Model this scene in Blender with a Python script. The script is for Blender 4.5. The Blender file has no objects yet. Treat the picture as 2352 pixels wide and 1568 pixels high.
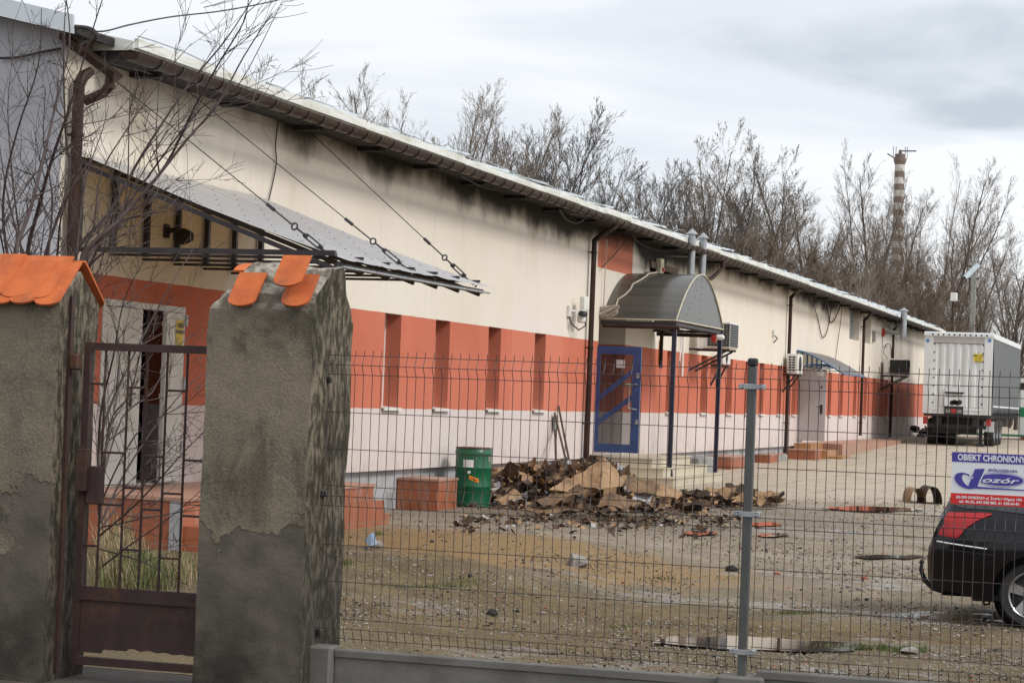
import bpy, math, random
from mathutils import Vector, Matrix, noise as mnoise
PI = math.pi
R = math.radians
sc = bpy.context.scene
COL = sc.collection

# ------------------------------------------------------------------ camera
CX, CY, FP = 1176.0, 784.0, 5160.0          # the photograph measured at 2352 x 1568
EYE = Vector((0, 0, 1.7))
CM = (Matrix.Rotation(R(17.02), 3, 'Z') @ Matrix.Rotation(PI / 2 + R(1.37), 3, 'X') @ Matrix.Rotation(R(2.2), 3, 'Z'))
cd = bpy.data.cameras.new('camera')
cd.sensor_width = 36.0
cd.lens = 36.0 * FP / 2352.0
cd.clip_start = 0.1
cd.clip_end = 4000
cam = bpy.data.objects.new('camera', cd)
COL.objects.link(cam)
cam.matrix_world = Matrix.Translation(EYE) @ CM.to_4x4()
sc.camera = cam

# ------------------------------------------------------------------ sky, sun, exposure
SUN_EL, SUN_AZ = 42.0, 104.0                 # azimuth clockwise from +Y
w = bpy.data.worlds.new('World')
sc.world = w
w.use_nodes = True
nt = w.node_tree
nt.nodes.clear()
def wn(t, **kw):
    n = nt.nodes.new(t)
    for k, v in kw.items():
        setattr(n, k, v)
    return n
sky = wn('ShaderNodeTexSky', sky_type='NISHITA', sun_disc=False, sun_elevation=R(SUN_EL), sun_rotation=R(SUN_AZ))
bg1 = wn('ShaderNodeBackground'); bg1.inputs[1].default_value = 0.10
nt.links.new(sky.outputs[0], bg1.inputs[0])
tc = wn('ShaderNodeTexCoord')
mp = wn('ShaderNodeMapping'); mp.inputs['Scale'].default_value = (3.0, 3.0, 13.0); mp.inputs['Location'].default_value = (4.15, 1.3, 0.62)
nt.links.new(tc.outputs['Generated'], mp.inputs[0])
n1 = wn('ShaderNodeTexNoise'); n1.inputs['Scale'].default_value = 1.15; n1.inputs['Detail'].default_value = 7; n1.inputs['Roughness'].default_value = 0.5
n1.inputs['Distortion'].default_value = 0.35
nt.links.new(mp.outputs[0], n1.inputs[0])
rp = wn('ShaderNodeValToRGB')
rp.color_ramp.interpolation = 'EASE'
els = rp.color_ramp.elements
els[0].position = 0.34; els[0].color = (0.58, 0.63, 0.70, 1)
els[1].position = 0.58; els[1].color = (1.0, 1.02, 1.05, 1)
e = els.new(0.46); e.color = (0.84, 0.88, 0.94, 1)
nt.links.new(n1.outputs[0], rp.inputs[0])
# the cloud deck is thinner and brighter on the side where the sun stands behind it
sd = Vector((math.sin(R(SUN_AZ)) * math.cos(R(SUN_EL)), math.cos(R(SUN_AZ)) * math.cos(R(SUN_EL)), math.sin(R(SUN_EL))))
dp = wn('ShaderNodeVectorMath', operation='DOT_PRODUCT'); dp.inputs[1].default_value = sd
nt.links.new(tc.outputs['Generated'], dp.inputs[0])
mr = wn('ShaderNodeMapRange'); mr.inputs[1].default_value = -0.6; mr.inputs[2].default_value = 1.0; mr.inputs[3].default_value = 0.86; mr.inputs[4].default_value = 1.22
nt.links.new(dp.outputs['Value'], mr.inputs[0])
bg2 = wn('ShaderNodeBackground')
nt.links.new(rp.outputs[0], bg2.inputs[0]); nt.links.new(mr.outputs[0], bg2.inputs[1])
mx = wn('ShaderNodeMixShader'); mx.inputs[0].default_value = 0.9
nt.links.new(bg1.outputs[0], mx.inputs[1]); nt.links.new(bg2.outputs[0], mx.inputs[2])
ow = wn('ShaderNodeOutputWorld')
nt.links.new(mx.outputs[0], ow.inputs[0])

sl = bpy.data.lights.new('sun', 'SUN')
sl.energy = 1.9
sl.angle = R(14)
sl.color = (1.0, 0.95, 0.88)
so = bpy.data.objects.new('sun', sl)
COL.objects.link(so)
so.rotation_euler = sd.to_track_quat('Z', 'Y').to_euler()
sc.view_settings.view_transform = 'Standard'
sc.view_settings.look = 'None'
sc.view_settings.exposure = 0.14
sc.view_settings.gamma = 1.0
sc.view_settings.use_curve_mapping = False
sc.cycles.max_bounces = 6
sc.cycles.transparent_max_bounces = 12

# ------------------------------------------------------------------ measuring: a pixel of the photograph onto a known plane
def ray(px, py): return CM @ Vector(((px - CX) / FP, (CY - py) / FP, -1.0))
def onx(px, py, x): d = ray(px, py); return EYE + d * (x / d.x)
def ony(px, py, y): d = ray(px, py); return EYE + d * (y / d.y)
def onz(px, py, z): d = ray(px, py); return EYE + d * ((z - EYE.z) / d.z)
def at(px, py, D): return EYE + ray(px, py) * D
GK = [(-50, 0.0), (11.7, 0.0), (12.6, -0.28), (17, -0.36), (23, -0.38), (33, -0.12), (50, 0.02), (66, 0.12), (76, 0.3), (86, 0.5), (97, 0.62), (140, 0.8), (3000, 0.8)]
def sstep(a, b, v): t = max(0.0, min(1.0, (v - a) / (b - a))); return t * t * (3 - 2 * t)
def gz(y, x=None):
    z = GK[-1][1]
    for (a, za), (b, zb) in zip(GK, GK[1:]):
        if y <= b:
            t = max(0.0, (y - a) / (b - a)); z = za + (zb - za) * t
            break
    if x is not None and y > 12:                               # the yard climbs towards the house and the wicket gate
        z += (-0.05 - z) * sstep(-5.2, -8.6, x) * sstep(36, 27, y) * (1 if z < -0.05 else 0)
    return z
def ong(px, py):
    z = 0.0
    p = onz(px, py, z)
    for _ in range(25):
        p = onz(px, py, z); z = 0.5 * z + 0.5 * gz(p.y, p.x)
    return Vector((p.x, p.y, gz(p.y, p.x)))

# ------------------------------------------------------------------ mesh builder
class MB:
    def __init__(s): s.v = []; s.f = []; s.m = []
    def add(s, vs, fs, mi=0):
        o = len(s.v)
        s.v.extend([tuple(v) for v in vs])
        s.f.extend([tuple(i + o for i in f) for f in fs])
        s.m.extend([mi] * len(fs))
    def box(s, x0, x1, y0, y1, z0, z1, mi=0):
        vs = [(x0, y0, z0), (x1, y0, z0), (x1, y1, z0), (x0, y1, z0), (x0, y0, z1), (x1, y0, z1), (x1, y1, z1), (x0, y1, z1)]
        s.add(vs, [(3, 2, 1, 0), (4, 5, 6, 7), (0, 1, 5, 4), (1, 2, 6, 5), (2, 3, 7, 6), (3, 0, 4, 7)], mi)
        return s
    def bbox(s, x0, x1, y0, y1, z0, z1, b=0.01, mi=0):       # box with chamfered edges
        cx, cy, cz = (x0 + x1) / 2, (y0 + y1) / 2, (z0 + z1) / 2
        hx, hy, hz = (x1 - x0) / 2, (y1 - y0) / 2, (z1 - z0) / 2
        b = min(b, hx * .9, hy * .9, hz * .9)
        vs = []; idx = {}
        for sx in (-1, 1):
            for sy in (-1, 1):
                for sz in (-1, 1):
                    for k in range(3):
                        p = [sx * hx, sy * hy, sz * hz]
                        for j in range(3):
                            if j != k: p[j] -= (sx, sy, sz)[j] * b
                        idx[(sx, sy, sz, k)] = len(vs); vs.append((cx + p[0], cy + p[1], cz + p[2]))
        fs = []
        for k in range(3):
            a, c = [(1, 2), (2, 0), (0, 1)][k]
            for sk in (-1, 1):
                q = []
                for (u, v2) in ((-1, -1), (1, -1), (1, 1), (-1, 1)):
                    t = [0, 0, 0]; t[k] = sk; t[a] = u; t[c] = v2
                    q.append(idx[(t[0], t[1], t[2], k)])
                fs.append(tuple(q) if sk > 0 else tuple(reversed(q)))
            for u in (-1, 1):
                for v2 in (-1, 1):
                    q = []
                    for sk, kk in ((-1, a), (1, a), (1, c), (-1, c)):
                        t = [0, 0, 0]; t[k] = sk; t[a] = u; t[c] = v2
                        q.append(idx[(t[0], t[1], t[2], kk)])
                    fs.append(tuple(q) if u * v2 > 0 else tuple(reversed(q)))
        for sx in (-1, 1):
            for sy in (-1, 1):
                for sz in (-1, 1):
                    q = [idx[(sx, sy, sz, k)] for k in range(3)]
                    fs.append(tuple(q) if sx * sy * sz > 0 else tuple(reversed(q)))
        s.add(vs, fs, mi)
        return s
    def bar(s, p, q, w_, h_=None, mi=0):                     # rectangular bar between two points
        p, q = Vector(p), Vector(q); h_ = h_ or w_
        d = (q - p).normalized()
        up = Vector((0, 0, 1)) if abs(d.z) < 0.9 else Vector((0, 1, 0))
        a = d.cross(up).normalized(); b = a.cross(d).normalized()
        vs = []
        for c in (p, q):
            for su, sv in ((-1, -1), (1, -1), (1, 1), (-1, 1)):
                vs.append(c + a * (su * w_ / 2) + b * (sv * h_ / 2))
        s.add(vs, [(0, 1, 2, 3), (7, 6, 5, 4), (0, 4, 5, 1), (1, 5, 6, 2), (2, 6, 7, 3), (3, 7, 4, 0)], mi)
        return s
    def tube(s, pts, rad, n=8, mi=0, caps=True):             # round tube along a polyline, radius a number or a list
        pts = [Vector(p) for p in pts]
        if not isinstance(rad, (list, tuple)): rad = [rad] * len(pts)
        vs = []; fs = []
        pa = None
        for i, p in enumerate(pts):
            if i == 0: d = pts[1] - p
            elif i == len(pts) - 1: d = p - pts[i - 1]
            else: d = (pts[i + 1] - p).normalized() + (p - pts[i - 1]).normalized()
            if d.length < 1e-9: d = Vector((0, 0, 1))
            d.normalize()
            if pa is None:
                up = Vector((0, 0, 1)) if abs(d.z) < 0.9 else Vector((1, 0, 0))
                a = d.cross(up).normalized()
            else:
                a = pa - d * pa.dot(d)
                a = a.normalized() if a.length > 1e-6 else d.cross(Vector((0.3, 0.5, 0.8))).normalized()
            pa = a
            b = d.cross(a)
            for k in range(n):
                t = 2 * PI * k / n
                vs.append(p + (a * math.cos(t) + b * math.sin(t)) * rad[i])
        for i in range(len(pts) - 1):
            for k in range(n):
                k2 = (k + 1) % n
                fs.append((i * n + k, i * n + k2, (i + 1) * n + k2, (i + 1) * n + k))
        if caps:
            fs.append(tuple(reversed(range(n))))
            fs.append(tuple(range((len(pts) - 1) * n, len(pts) * n)))
        s.add(vs, fs, mi)
        return s
    def prism(s, poly, axis, a, b, mi=0):                    # closed polygon in the two other axes, extruded along axis from a to b
        def P(u, v, t): return {'x': (t, u, v), 'y': (u, t, v), 'z': (u, v, t)}[axis]
        n = len(poly)
        vs = [P(u, v, a) for u, v in poly] + [P(u, v, b) for u, v in poly]
        fs = [tuple(range(n)), tuple(reversed(range(n, 2 * n)))]
        for i in range(n):
            j = (i + 1) % n
            fs.append((i, i + n, j + n, j))
        s.add(vs, fs, mi)
        return s
    def lathe(s, prof, c, n=32, axis='z', mi=0):             # profile (r, h) turned about an axis through c
        c = Vector(c); vs = []; fs = []
        for r_, h in prof:
            for k in range(n):
                t = 2 * PI * k / n
                q = {'z': (r_ * math.cos(t), r_ * math.sin(t), h), 'x': (h, r_ * math.cos(t), r_ * math.sin(t)), 'y': (r_ * math.sin(t), h, r_ * math.cos(t))}[axis]
                vs.append(c + Vector(q))
        for i in range(len(prof) - 1):
            for k in range(n):
                k2 = (k + 1) % n
                fs.append((i * n + k, i * n + k2, (i + 1) * n + k2, (i + 1) * n + k))
        s.add(vs, fs, mi)
        return s
    def quad(s, a, b, c, d, mi=0): s.add([a, b, c, d], [(0, 1, 2, 3)], mi); return s
    def grid(s, fn, nu, nv, mi=0):                            # fn(i, j) -> point
        vs = [fn(i, j) for j in range(nv + 1) for i in range(nu + 1)]
        fs = [(j * (nu + 1) + i, j * (nu + 1) + i + 1, (j + 1) * (nu + 1) + i + 1, (j + 1) * (nu + 1) + i) for j in range(nv) for i in range(nu)]
        s.add(vs, fs, mi)
        return s
    def build(s, name, mats, parent=None, smooth=False, label=None, origin=None):
        me = bpy.data.meshes.new(name)
        o0 = ORG.get(parent, Vector()) if parent is not None else (Vector(origin) if origin is not None else Vector())
        me.from_pydata([(x - o0.x, y - o0.y, z - o0.z) for x, y, z in s.v], [], s.f)
        if not isinstance(mats, (list, tuple)): mats = [mats]
        for m in mats: me.materials.append(m)
        if len(mats) > 1: me.polygons.foreach_set('material_index', s.m)
        if smooth: me.polygons.foreach_set('use_smooth', [True] * len(me.polygons))
        me.update()
        ob = bpy.data.objects.new(name, me)
        COL.objects.link(ob)
        if parent is not None: ob.parent = parent
        else: ob.location = o0
        ORG[ob] = o0
        if label: ob['label'] = label
        return ob
ORG = {}
def solid(ob, angle=40):                                      # smooth only the shallow edges
    me = ob.data
    me.polygons.foreach_set('use_smooth', [True] * len(me.polygons))
    try: me.set_sharp_from_angle(angle=R(angle))
    except Exception: pass
    return ob
def tag(o, label, cat, group=None, kind=None):
    o['label'] = label; o['category'] = cat
    if group: o['group'] = group
    if kind: o['kind'] = kind
    return o
def thing(name, label, cat, loc, group=None):
    o = bpy.data.objects.new(name, None)
    COL.objects.link(o); o.location = loc; o.empty_display_size = 0.2
    ORG[o] = Vector(loc)
    return tag(o, label, cat, group)
def struct(ob): ob['kind'] = 'structure'; return ob
KIDS = {}
def dup(root, loc, rz=0.0, scale=(1, 1, 1), label=None, group=None):
    def cp(o, par):
        c = o.copy(); COL.objects.link(c)
        if par is not None: c.parent = par
        for ch in o.children: cp(ch, c)
        return c
    c = cp(root, None)
    c.location = loc; c.rotation_euler = (0, 0, rz); c.scale = scale
    if label: c['label'] = label
    if group: c['group'] = group
    return c
def facebox(l, t, r, b, y0):                                  # the x and z ranges a face seen at these pixels has on the plane y = y0
    p = ony(l, t, y0); q = ony(r, b, y0)
    return p.x, q.x, q.z, p.z

# ------------------------------------------------------------------ materials
def mk(name):
    m = bpy.data.materials.new(name); m.use_nodes = True
    return m, m.node_tree, m.node_tree.nodes['Principled BSDF']
class NG:
    def __init__(s, t): s.t = t
    def n(s, typ, ins=None, **kw):
        x = s.t.nodes.new(typ)
        for k, v in kw.items(): setattr(x, k, v)
        for k, v in (ins or {}).items(): s.set(x.inputs[k], v)
        return x
    def set(s, sock, v):
        if isinstance(v, bpy.types.NodeSocket): s.t.links.new(v, sock)
        else:
            if isinstance(v, tuple) and len(v) == 3 and sock.type == 'RGBA': v = v + (1,)
            sock.default_value = v
    def obj(s): return s.n('ShaderNodeTexCoord').outputs['Object']
    def pos(s): return s.n('ShaderNodeNewGeometry').outputs['Position']
    def map(s, vec, scale=(1, 1, 1), loc=(0, 0, 0), rot=(0, 0, 0)): return s.n('ShaderNodeMapping', {'Vector': vec, 'Scale': scale, 'Location': loc, 'Rotation': rot}).outputs[0]
    def noise(s, vec, scale, detail=5, rough=0.55, dist=0.0): return s.n('ShaderNodeTexNoise', {'Vector': vec, 'Scale': scale, 'Detail': detail, 'Roughness': rough, 'Distortion': dist}).outputs[0]
    def vor(s, vec, scale, feature='F1', out=0): return s.n('ShaderNodeTexVoronoi', {'Vector': vec, 'Scale': scale}, feature=feature).outputs[out]
    def rng(s, v, a, b, c=0.0, d=1.0, smooth=True):
        return s.n('ShaderNodeMapRange', {0: v, 1: a, 2: b, 3: c, 4: d}, interpolation_type='SMOOTHSTEP' if smooth else 'LINEAR').outputs[0]
    def math(s, op, a, b=0.0): return s.n('ShaderNodeMath', {0: a, 1: b}, operation=op).outputs[0]
    def mix(s, f, a, b, mode='MIX'):
        x = s.n('ShaderNodeMix', None, data_type='RGBA', blend_type=mode)
        s.set(x.inputs[0], f); s.set(x.inputs[6], a); s.set(x.inputs[7], b)
        return x.outputs[2]
    def sep(s, v): x = s.n('ShaderNodeSeparateXYZ', {0: v}); return x.outputs
    def bump(s, h, strength=0.4, dist=0.01): return s.n('ShaderNodeBump', {'Height': h, 'Strength': strength, 'Distance': dist}).outputs[0]
def mat(name, c1, c2=None, scale=6.0, rough=0.6, bump=0.0, bscale=60.0, bdist=0.004, metal=0.0, dirt=None, dirt_amt=0.5, stretch=(1, 1, 1), coat=0.0, spec=None):
    m, t, b = mk(name); g = NG(t)
    v = g.map(g.obj(), stretch)
    c2 = c2 or tuple(x * 0.78 for x in c1)
    col = g.mix(g.rng(g.noise(v, scale, 6, 0.6), 0.35, 0.68), c1, c2)
    if dirt:
        col = g.mix(g.math('MULTIPLY', g.rng(g.noise(v, scale * 0.45 + 0.3, 9, 0.7, 0.4), 0.48, 0.72), dirt_amt), col, dirt)
    g.set(b.inputs['Base Color'], col)
    rr = g.rng(g.noise(v, scale * 2.3, 3), 0.3, 0.7, max(0.02, rough - 0.08), min(1, rough + 0.08))
    g.set(b.inputs['Roughness'], rr)
    b.inputs['Metallic'].default_value = metal
    if coat: b.inputs['Coat Weight'].default_value = coat
    if spec is not None: b.inputs['Specular IOR Level'].default_value = spec
    if bump: g.set(b.inputs['Normal'], g.bump(g.noise(v, bscale, 4, 0.6), bump, bdist))
    return m

M = {}
M['brown'] = mat('brown gutter plastic', (0.046, 0.026, 0.019), (0.030, 0.017, 0.013), 2.0, 0.42, spec=0.16)
M['steel_dark'] = mat('dark painted steel', (0.030, 0.024, 0.026), (0.018, 0.014, 0.016), 5, 0.5)
M['navy'] = mat('navy painted steel', (0.012, 0.015, 0.040), (0.008, 0.010, 0.026), 5, 0.4)
M['blue'] = mat('blue door frame paint', (0.026, 0.060, 0.18), (0.020, 0.045, 0.14), 4, 0.35)
M['cyanblue'] = mat('blue awning steel', (0.02, 0.10, 0.26), (0.02, 0.08, 0.2), 4, 0.4)
M['white'] = mat('white plastic', (0.72, 0.70, 0.66), (0.62, 0.60, 0.56), 5, 0.45)
M['white_sheet'] = mat('white roof sheet', (0.76, 0.77, 0.74), (0.60, 0.60, 0.52), 3, 0.5, dirt=(0.36, 0.32, 0.22), dirt_amt=0.6, stretch=(1, 0.6, 4))
M['pale_sheet'] = mat('pale blue roof sheet', (0.60, 0.68, 0.72), (0.48, 0.55, 0.60), 3, 0.4)
M['black'] = mat('black plastic', (0.012, 0.012, 0.013), (0.02, 0.02, 0.02), 8, 0.5)
M['char'] = mat('charred wood', (0.012, 0.010, 0.009), (0.03, 0.026, 0.022), 8, 0.85, bump=0.5, bscale=30)
M['galv'] = mat('galvanised steel', (0.42, 0.43, 0.44), (0.30, 0.31, 0.32), 7, 0.38, metal=0.7)
M['grey_paint'] = mat('grey fence paint', (0.082, 0.082, 0.080), (0.064, 0.064, 0.062), 4, 0.45)
M['wire'] = mat('dark coated wire', (0.050, 0.036, 0.034), (0.065, 0.038, 0.034), 3, 0.55)
M['door_white'] = mat('pale grey door paint', (0.62, 0.60, 0.55), (0.54, 0.52, 0.47), 2, 0.4, dirt=(0.25, 0.22, 0.18), dirt_amt=0.35)
M['door_grey'] = mat('grey steel door paint', (0.44, 0.41, 0.41), (0.40, 0.37, 0.37), 2, 0.45)
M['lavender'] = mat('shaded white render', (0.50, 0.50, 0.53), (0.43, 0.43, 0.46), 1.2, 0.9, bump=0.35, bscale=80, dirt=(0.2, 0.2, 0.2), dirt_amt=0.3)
M['fascia'] = mat('white fascia metal', (0.64, 0.69, 0.73), (0.56, 0.61, 0.65), 1.0, 0.4)
M['plinth'] = mat('grey plinth concrete', (0.40, 0.40, 0.41), (0.28, 0.28, 0.28), 2.5, 0.9, bump=0.5, bscale=40, dirt=(0.10, 0.095, 0.085), dirt_amt=0.7)
M['tan_tile'] = None
M['rust'] = mat('rusty brown paint', (0.050, 0.024, 0.020), (0.036, 0.018, 0.016), 7, 0.7, bump=0.4, bscale=70, dirt=(0.16, 0.065, 0.022), dirt_amt=0.55)
M['rock'] = mat('rubble stone', (0.30, 0.27, 0.24), (0.18, 0.16, 0.14), 9, 0.9, bump=0.7, bscale=50)
M['concrete'] = mat('weathered concrete', (0.30, 0.30, 0.28), (0.22, 0.22, 0.205), 3, 0.9, bump=0.4, bscale=60, dirt=(0.10, 0.10, 0.085), dirt_amt=0.6)
M['cable'] = mat('cable sheath', (0.025, 0.022, 0.022), (0.04, 0.03, 0.03), 4, 0.6)
M['rope'] = mat('pale rope', (0.46, 0.40, 0.33), (0.34, 0.29, 0.24), 20, 0.8)
M['wood'] = mat('old handle wood', (0.115, 0.075, 0.045), (0.05, 0.035, 0.025), 10, 0.8, stretch=(1, 1, 0.15))
M['red_paint'] = mat('red plastic', (0.45, 0.03, 0.02), (0.33, 0.025, 0.02), 5, 0.4)
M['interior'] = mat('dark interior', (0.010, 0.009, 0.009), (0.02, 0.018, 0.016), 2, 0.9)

def glass_mat(name, tint, rough=0.03, alpha=0.35):
    m, t, b = mk(name); g = NG(t)
    g.set(b.inputs['Base Color'], tint); b.inputs['Roughness'].default_value = rough
    b.inputs['Alpha'].default_value = alpha; b.inputs['Specular IOR Level'].default_value = 0.7
    return m
M['pane'] = mat('dark window glass', (0.02, 0.022, 0.026), (0.03, 0.03, 0.034), 2, 0.06, spec=0.7)
M['doorglass'] = glass_mat('clear door glass', (0.02, 0.025, 0.03), 0.02, 0.40)

# walls: cream, brick red band, pale base, with soot licking down from the eaves
ZB, ZR = 1.43, 2.86
def wall_material():
    m, t, b = mk('warehouse render'); g = NG(t)
    P = g.pos(); x, y, z = g.sep(P)
    fine = g.noise(g.map(P, (1, 1, 0.35)), 34, 5, 0.65)
    edge = g.math('MULTIPLY', g.math('SUBTRACT', g.noise(P, 3.0, 3), 0.5), 0.02)
    ze = g.math('ADD', z, edge)
    cloud = g.noise(P, 0.55, 5, 0.6)
    streak = g.noise(g.map(P, (2.2, 2.2, 0.12)), 2.6, 5, 0.6)
    cream = g.mix(g.rng(cloud, 0.35, 0.7), (0.735, 0.680, 0.595), (0.70, 0.635, 0.540))
    # renewed lighter patches of render
    def rect(y0, y1, z0, z1):
        a = g.math('MULTIPLY', g.math('GREATER_THAN', y, y0), g.math('LESS_THAN', y, y1))
        c = g.math('MULTIPLY', g.math('GREATER_THAN', z, z0), g.math('LESS_THAN', z, z1))
        return g.math('MULTIPLY', a, c)
    pt = rect(38.05, 43.6, 0.2, 4.55)
    pt2 = rect(41.4, 43.6, 2.0, 3.9)
    pt = g.math('MAXIMUM', g.math('SUBTRACT', pt, pt2), g.math('MULTIPLY', rect(37.9, 40.2, 3.55, 4.75), 0.6))
    cream = g.mix(g.math('MULTIPLY', pt, 0.85), cream, (0.72, 0.66, 0.60))
    yel = g.math('MULTIPLY', g.rng(g.noise(g.map(P, (1, 1, 0.25)), 0.8, 4), 0.5, 0.75), g.rng(z, 3.2, 4.8))
    cream = g.mix(g.math('MULTIPLY', yel, 0.28), cream, (0.50, 0.395, 0.20))
    red = g.mix(g.rng(cloud, 0.35, 0.7), (0.56, 0.170, 0.106), (0.50, 0.142, 0.085))
    red = g.mix(g.math('MULTIPLY', pt, 0.7), red, (0.60, 0.20, 0.13))
    pale = g.mix(g.rng(cloud, 0.35, 0.7), (0.64, 0.565, 0.54), (0.60, 0.515, 0.485))
    col = g.mix(g.math('GREATER_THAN', ze, ZR), red, cream)
    tall = g.math('MULTIPLY', rect(43.75, 46.65, 4.35, 6), 1.0)
    col = g.mix(tall, col, red)
    col = g.mix(g.math('GREATER_THAN', ze, ZB), pale, col)
    col = g.mix(g.math('MULTIPLY', g.rng(streak, 0.50, 0.78), 0.10), col, (0.25, 0.20, 0.15))
    # splashed dirt on the lowest half metre
    dz = g.rng(z, 0.35, 1.1, 1.0, 0.0)
    col = g.mix(g.math('MULTIPLY', dz, g.rng(g.noise(P, 1.7, 6, 0.65), 0.45, 0.75, 0, 0.55)), col, (0.22, 0.18, 0.14))
    # soot: a dark band under the eaves that billows down here and there
    s = g.math('SUBTRACT', 5.36, z)
    lick = g.noise(g.map(P, (0.0, 1.0, 0.12)), 0.55, 2, 0.5)
    frill = g.noise(g.map(P, (1, 1.0, 1.0)), 1.5, 5, 0.55)
    env = g.n('ShaderNodeValToRGB', {0: g.rng(y, 20, 100, 0, 1, False)})
    el = env.color_ramp.elements
    el[0].position = 0.0; el[0].color = (0.10, ) * 3 + (1,)
    el[1].position = 1.0; el[1].color = (0.15, ) * 3 + (1,)
    for yy, vv in ((25.5, 0.10), (27.0, 0.22), (27.8, 0.52), (29.2, 0.22), (31.2, 0.62), (33.2, 0.30), (34.6, 0.66), (37.5, 0.55), (40.2, 0.72), (43.2, 0.55), (45.0, 0.42), (46.9, 0.42), (47.6, 0.85), (50.5, 0.75), (56, 0.34), (66, 0.34), (72, 0.62), (76, 0.28)):
        q = el.new((yy - 20) / 80.0); q.color = (vv, ) * 3 + (1,)
    reach = g.math('MULTIPLY', env.outputs[0], g.math('ADD', g.math('MULTIPLY', lick, 1.1), 0.42))
    reach = g.math('ADD', g.math('MULTIPLY', reach, 0.82), g.math('MULTIPLY', g.math('SUBTRACT', frill, 0.5), 0.5))
    soot = g.rng(g.math('SUBTRACT', reach, s), -0.26, 0.16)
    halo = g.rng(g.math('SUBTRACT', reach, s), -1.15, 0.0)
    col = g.mix(g.math('MULTIPLY', halo, 0.26), col, (0.26, 0.19, 0.105))
    col = g.mix(g.math('MULTIPLY', soot, 0.96), col, (0.014, 0.011, 0.009))
    # soot by the far air conditioner
    f2 = g.math('MULTIPLY', g.rng(g.math('ABSOLUTE', g.math('SUBTRACT', y, 93.0)), 1.0, 7.0, 1, 0), g.rng(g.noise(P, 0.5, 4), 0.25, 0.7))
    col = g.mix(g.math('MULTIPLY', f2, 0.45), col, (0.06, 0.045, 0.035))
    col = g.mix(0.10, col, g.mix(fine, (0.1, 0.08, 0.06), (0.9, 0.85, 0.8)), 'OVERLAY')
    g.set(b.inputs['Base Color'], col)
    b.inputs['Roughness'].default_value = 0.92; b.inputs['Specular IOR Level'].default_value = 0.2
    g.set(b.inputs['Normal'], g.bump(g.noise(g.map(P, (1, 1, 0.4)), 55, 5, 0.7), 0.55, 0.012))
    return m
M['wall'] = wall_material()

def plaster_material():
    m, t, b = mk('old roughcast plaster'); g = NG(t)
    P = g.pos(); x, y, z = g.sep(P)
    base = g.mix(g.rng(g.noise(P, 2.0, 6, 0.6), 0.35, 0.66), (0.215, 0.180, 0.132), (0.128, 0.113, 0.090))
    spk = g.noise(P, 75, 3, 0.7)
    base = g.mix(g.rng(spk, 0.38, 0.7, 0, 0.6), base, (0.300, 0.250, 0.180))
    moss = g.rng(g.noise(g.map(P, (1, 1, 0.5)), 2.6, 8, 0.68, 0.5), 0.47, 0.64)
    base = g.mix(g.math('MULTIPLY', moss, 0.70), base, (0.060, 0.056, 0.042))
    # the coat has come off towards the foot: smooth grey render shows
    off = g.math('ADD', g.math('MULTIPLY', g.math('SUBTRACT', 1.06, z), 0.75), g.math('MULTIPLY', g.math('SUBTRACT', g.noise(P, 2.2, 7, 0.62, 0.2), 0.5), 1.6))
    offm = g.rng(off, 0.10, 0.14)
    base = g.mix(offm, base, g.mix(g.rng(g.noise(P, 5, 6), 0.35, 0.7), (0.135, 0.117, 0.093), (0.092, 0.081, 0.065)))
    # weathered ends: vertical dark runs
    nrm = g.n('ShaderNodeNewGeometry').outputs['Normal']; nx, ny, nz = g.sep(nrm)
    run = g.rng(g.noise(g.map(P, (1, 3.2, 1.3)), 7, 8, 0.72), 0.40, 0.56)
    wend = g.math('MULTIPLY', g.rng(nx, 0.45, 0.7), run)
    base = g.mix(g.math('MULTIPLY', wend, 0.85), base, (0.030, 0.028, 0.020))
    # patchy darkening towards the foot
    base = g.mix(g.math('MULTIPLY', g.rng(z, 0.05, 0.75, 1, 0), g.rng(g.noise(P, 3, 6), 0.3, 0.65)), base, (0.035, 0.030, 0.026))
    # pale mortar where the coping is lost
    top = g.math('MULTIPLY', g.rng(z, 2.10, 2.15), g.rng(nz, 0.1, 0.4))
    base = g.mix(g.math('MULTIPLY', top, 0.85), base, g.mix(g.rng(g.noise(P, 14, 6, 0.65), 0.4, 0.62), (0.46, 0.42, 0.36), (0.15, 0.135, 0.11)))
    g.set(b.inputs['Base Color'], base)
    b.inputs['Roughness'].default_value = 0.95; b.inputs['Specular IOR Level'].default_value = 0.15
    h = g.math('ADD', g.math('MULTIPLY', g.noise(P, 70, 4, 0.7), g.math('SUBTRACT', 1.0, g.math('MULTIPLY', offm, 0.65))), g.math('MULTIPLY', g.math('SUBTRACT', 1.0, offm), 0.7))
    h = g.math('ADD', h, g.math('MULTIPLY', g.noise(P, 12, 5, 0.6), g.math('ADD', 0.8, g.math('MULTIPLY', top, 3.0))))
    g.set(b.inputs['Normal'], g.bump(h, 0.75, 0.012))
    return m
M['plaster'] = plaster_material()

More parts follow.
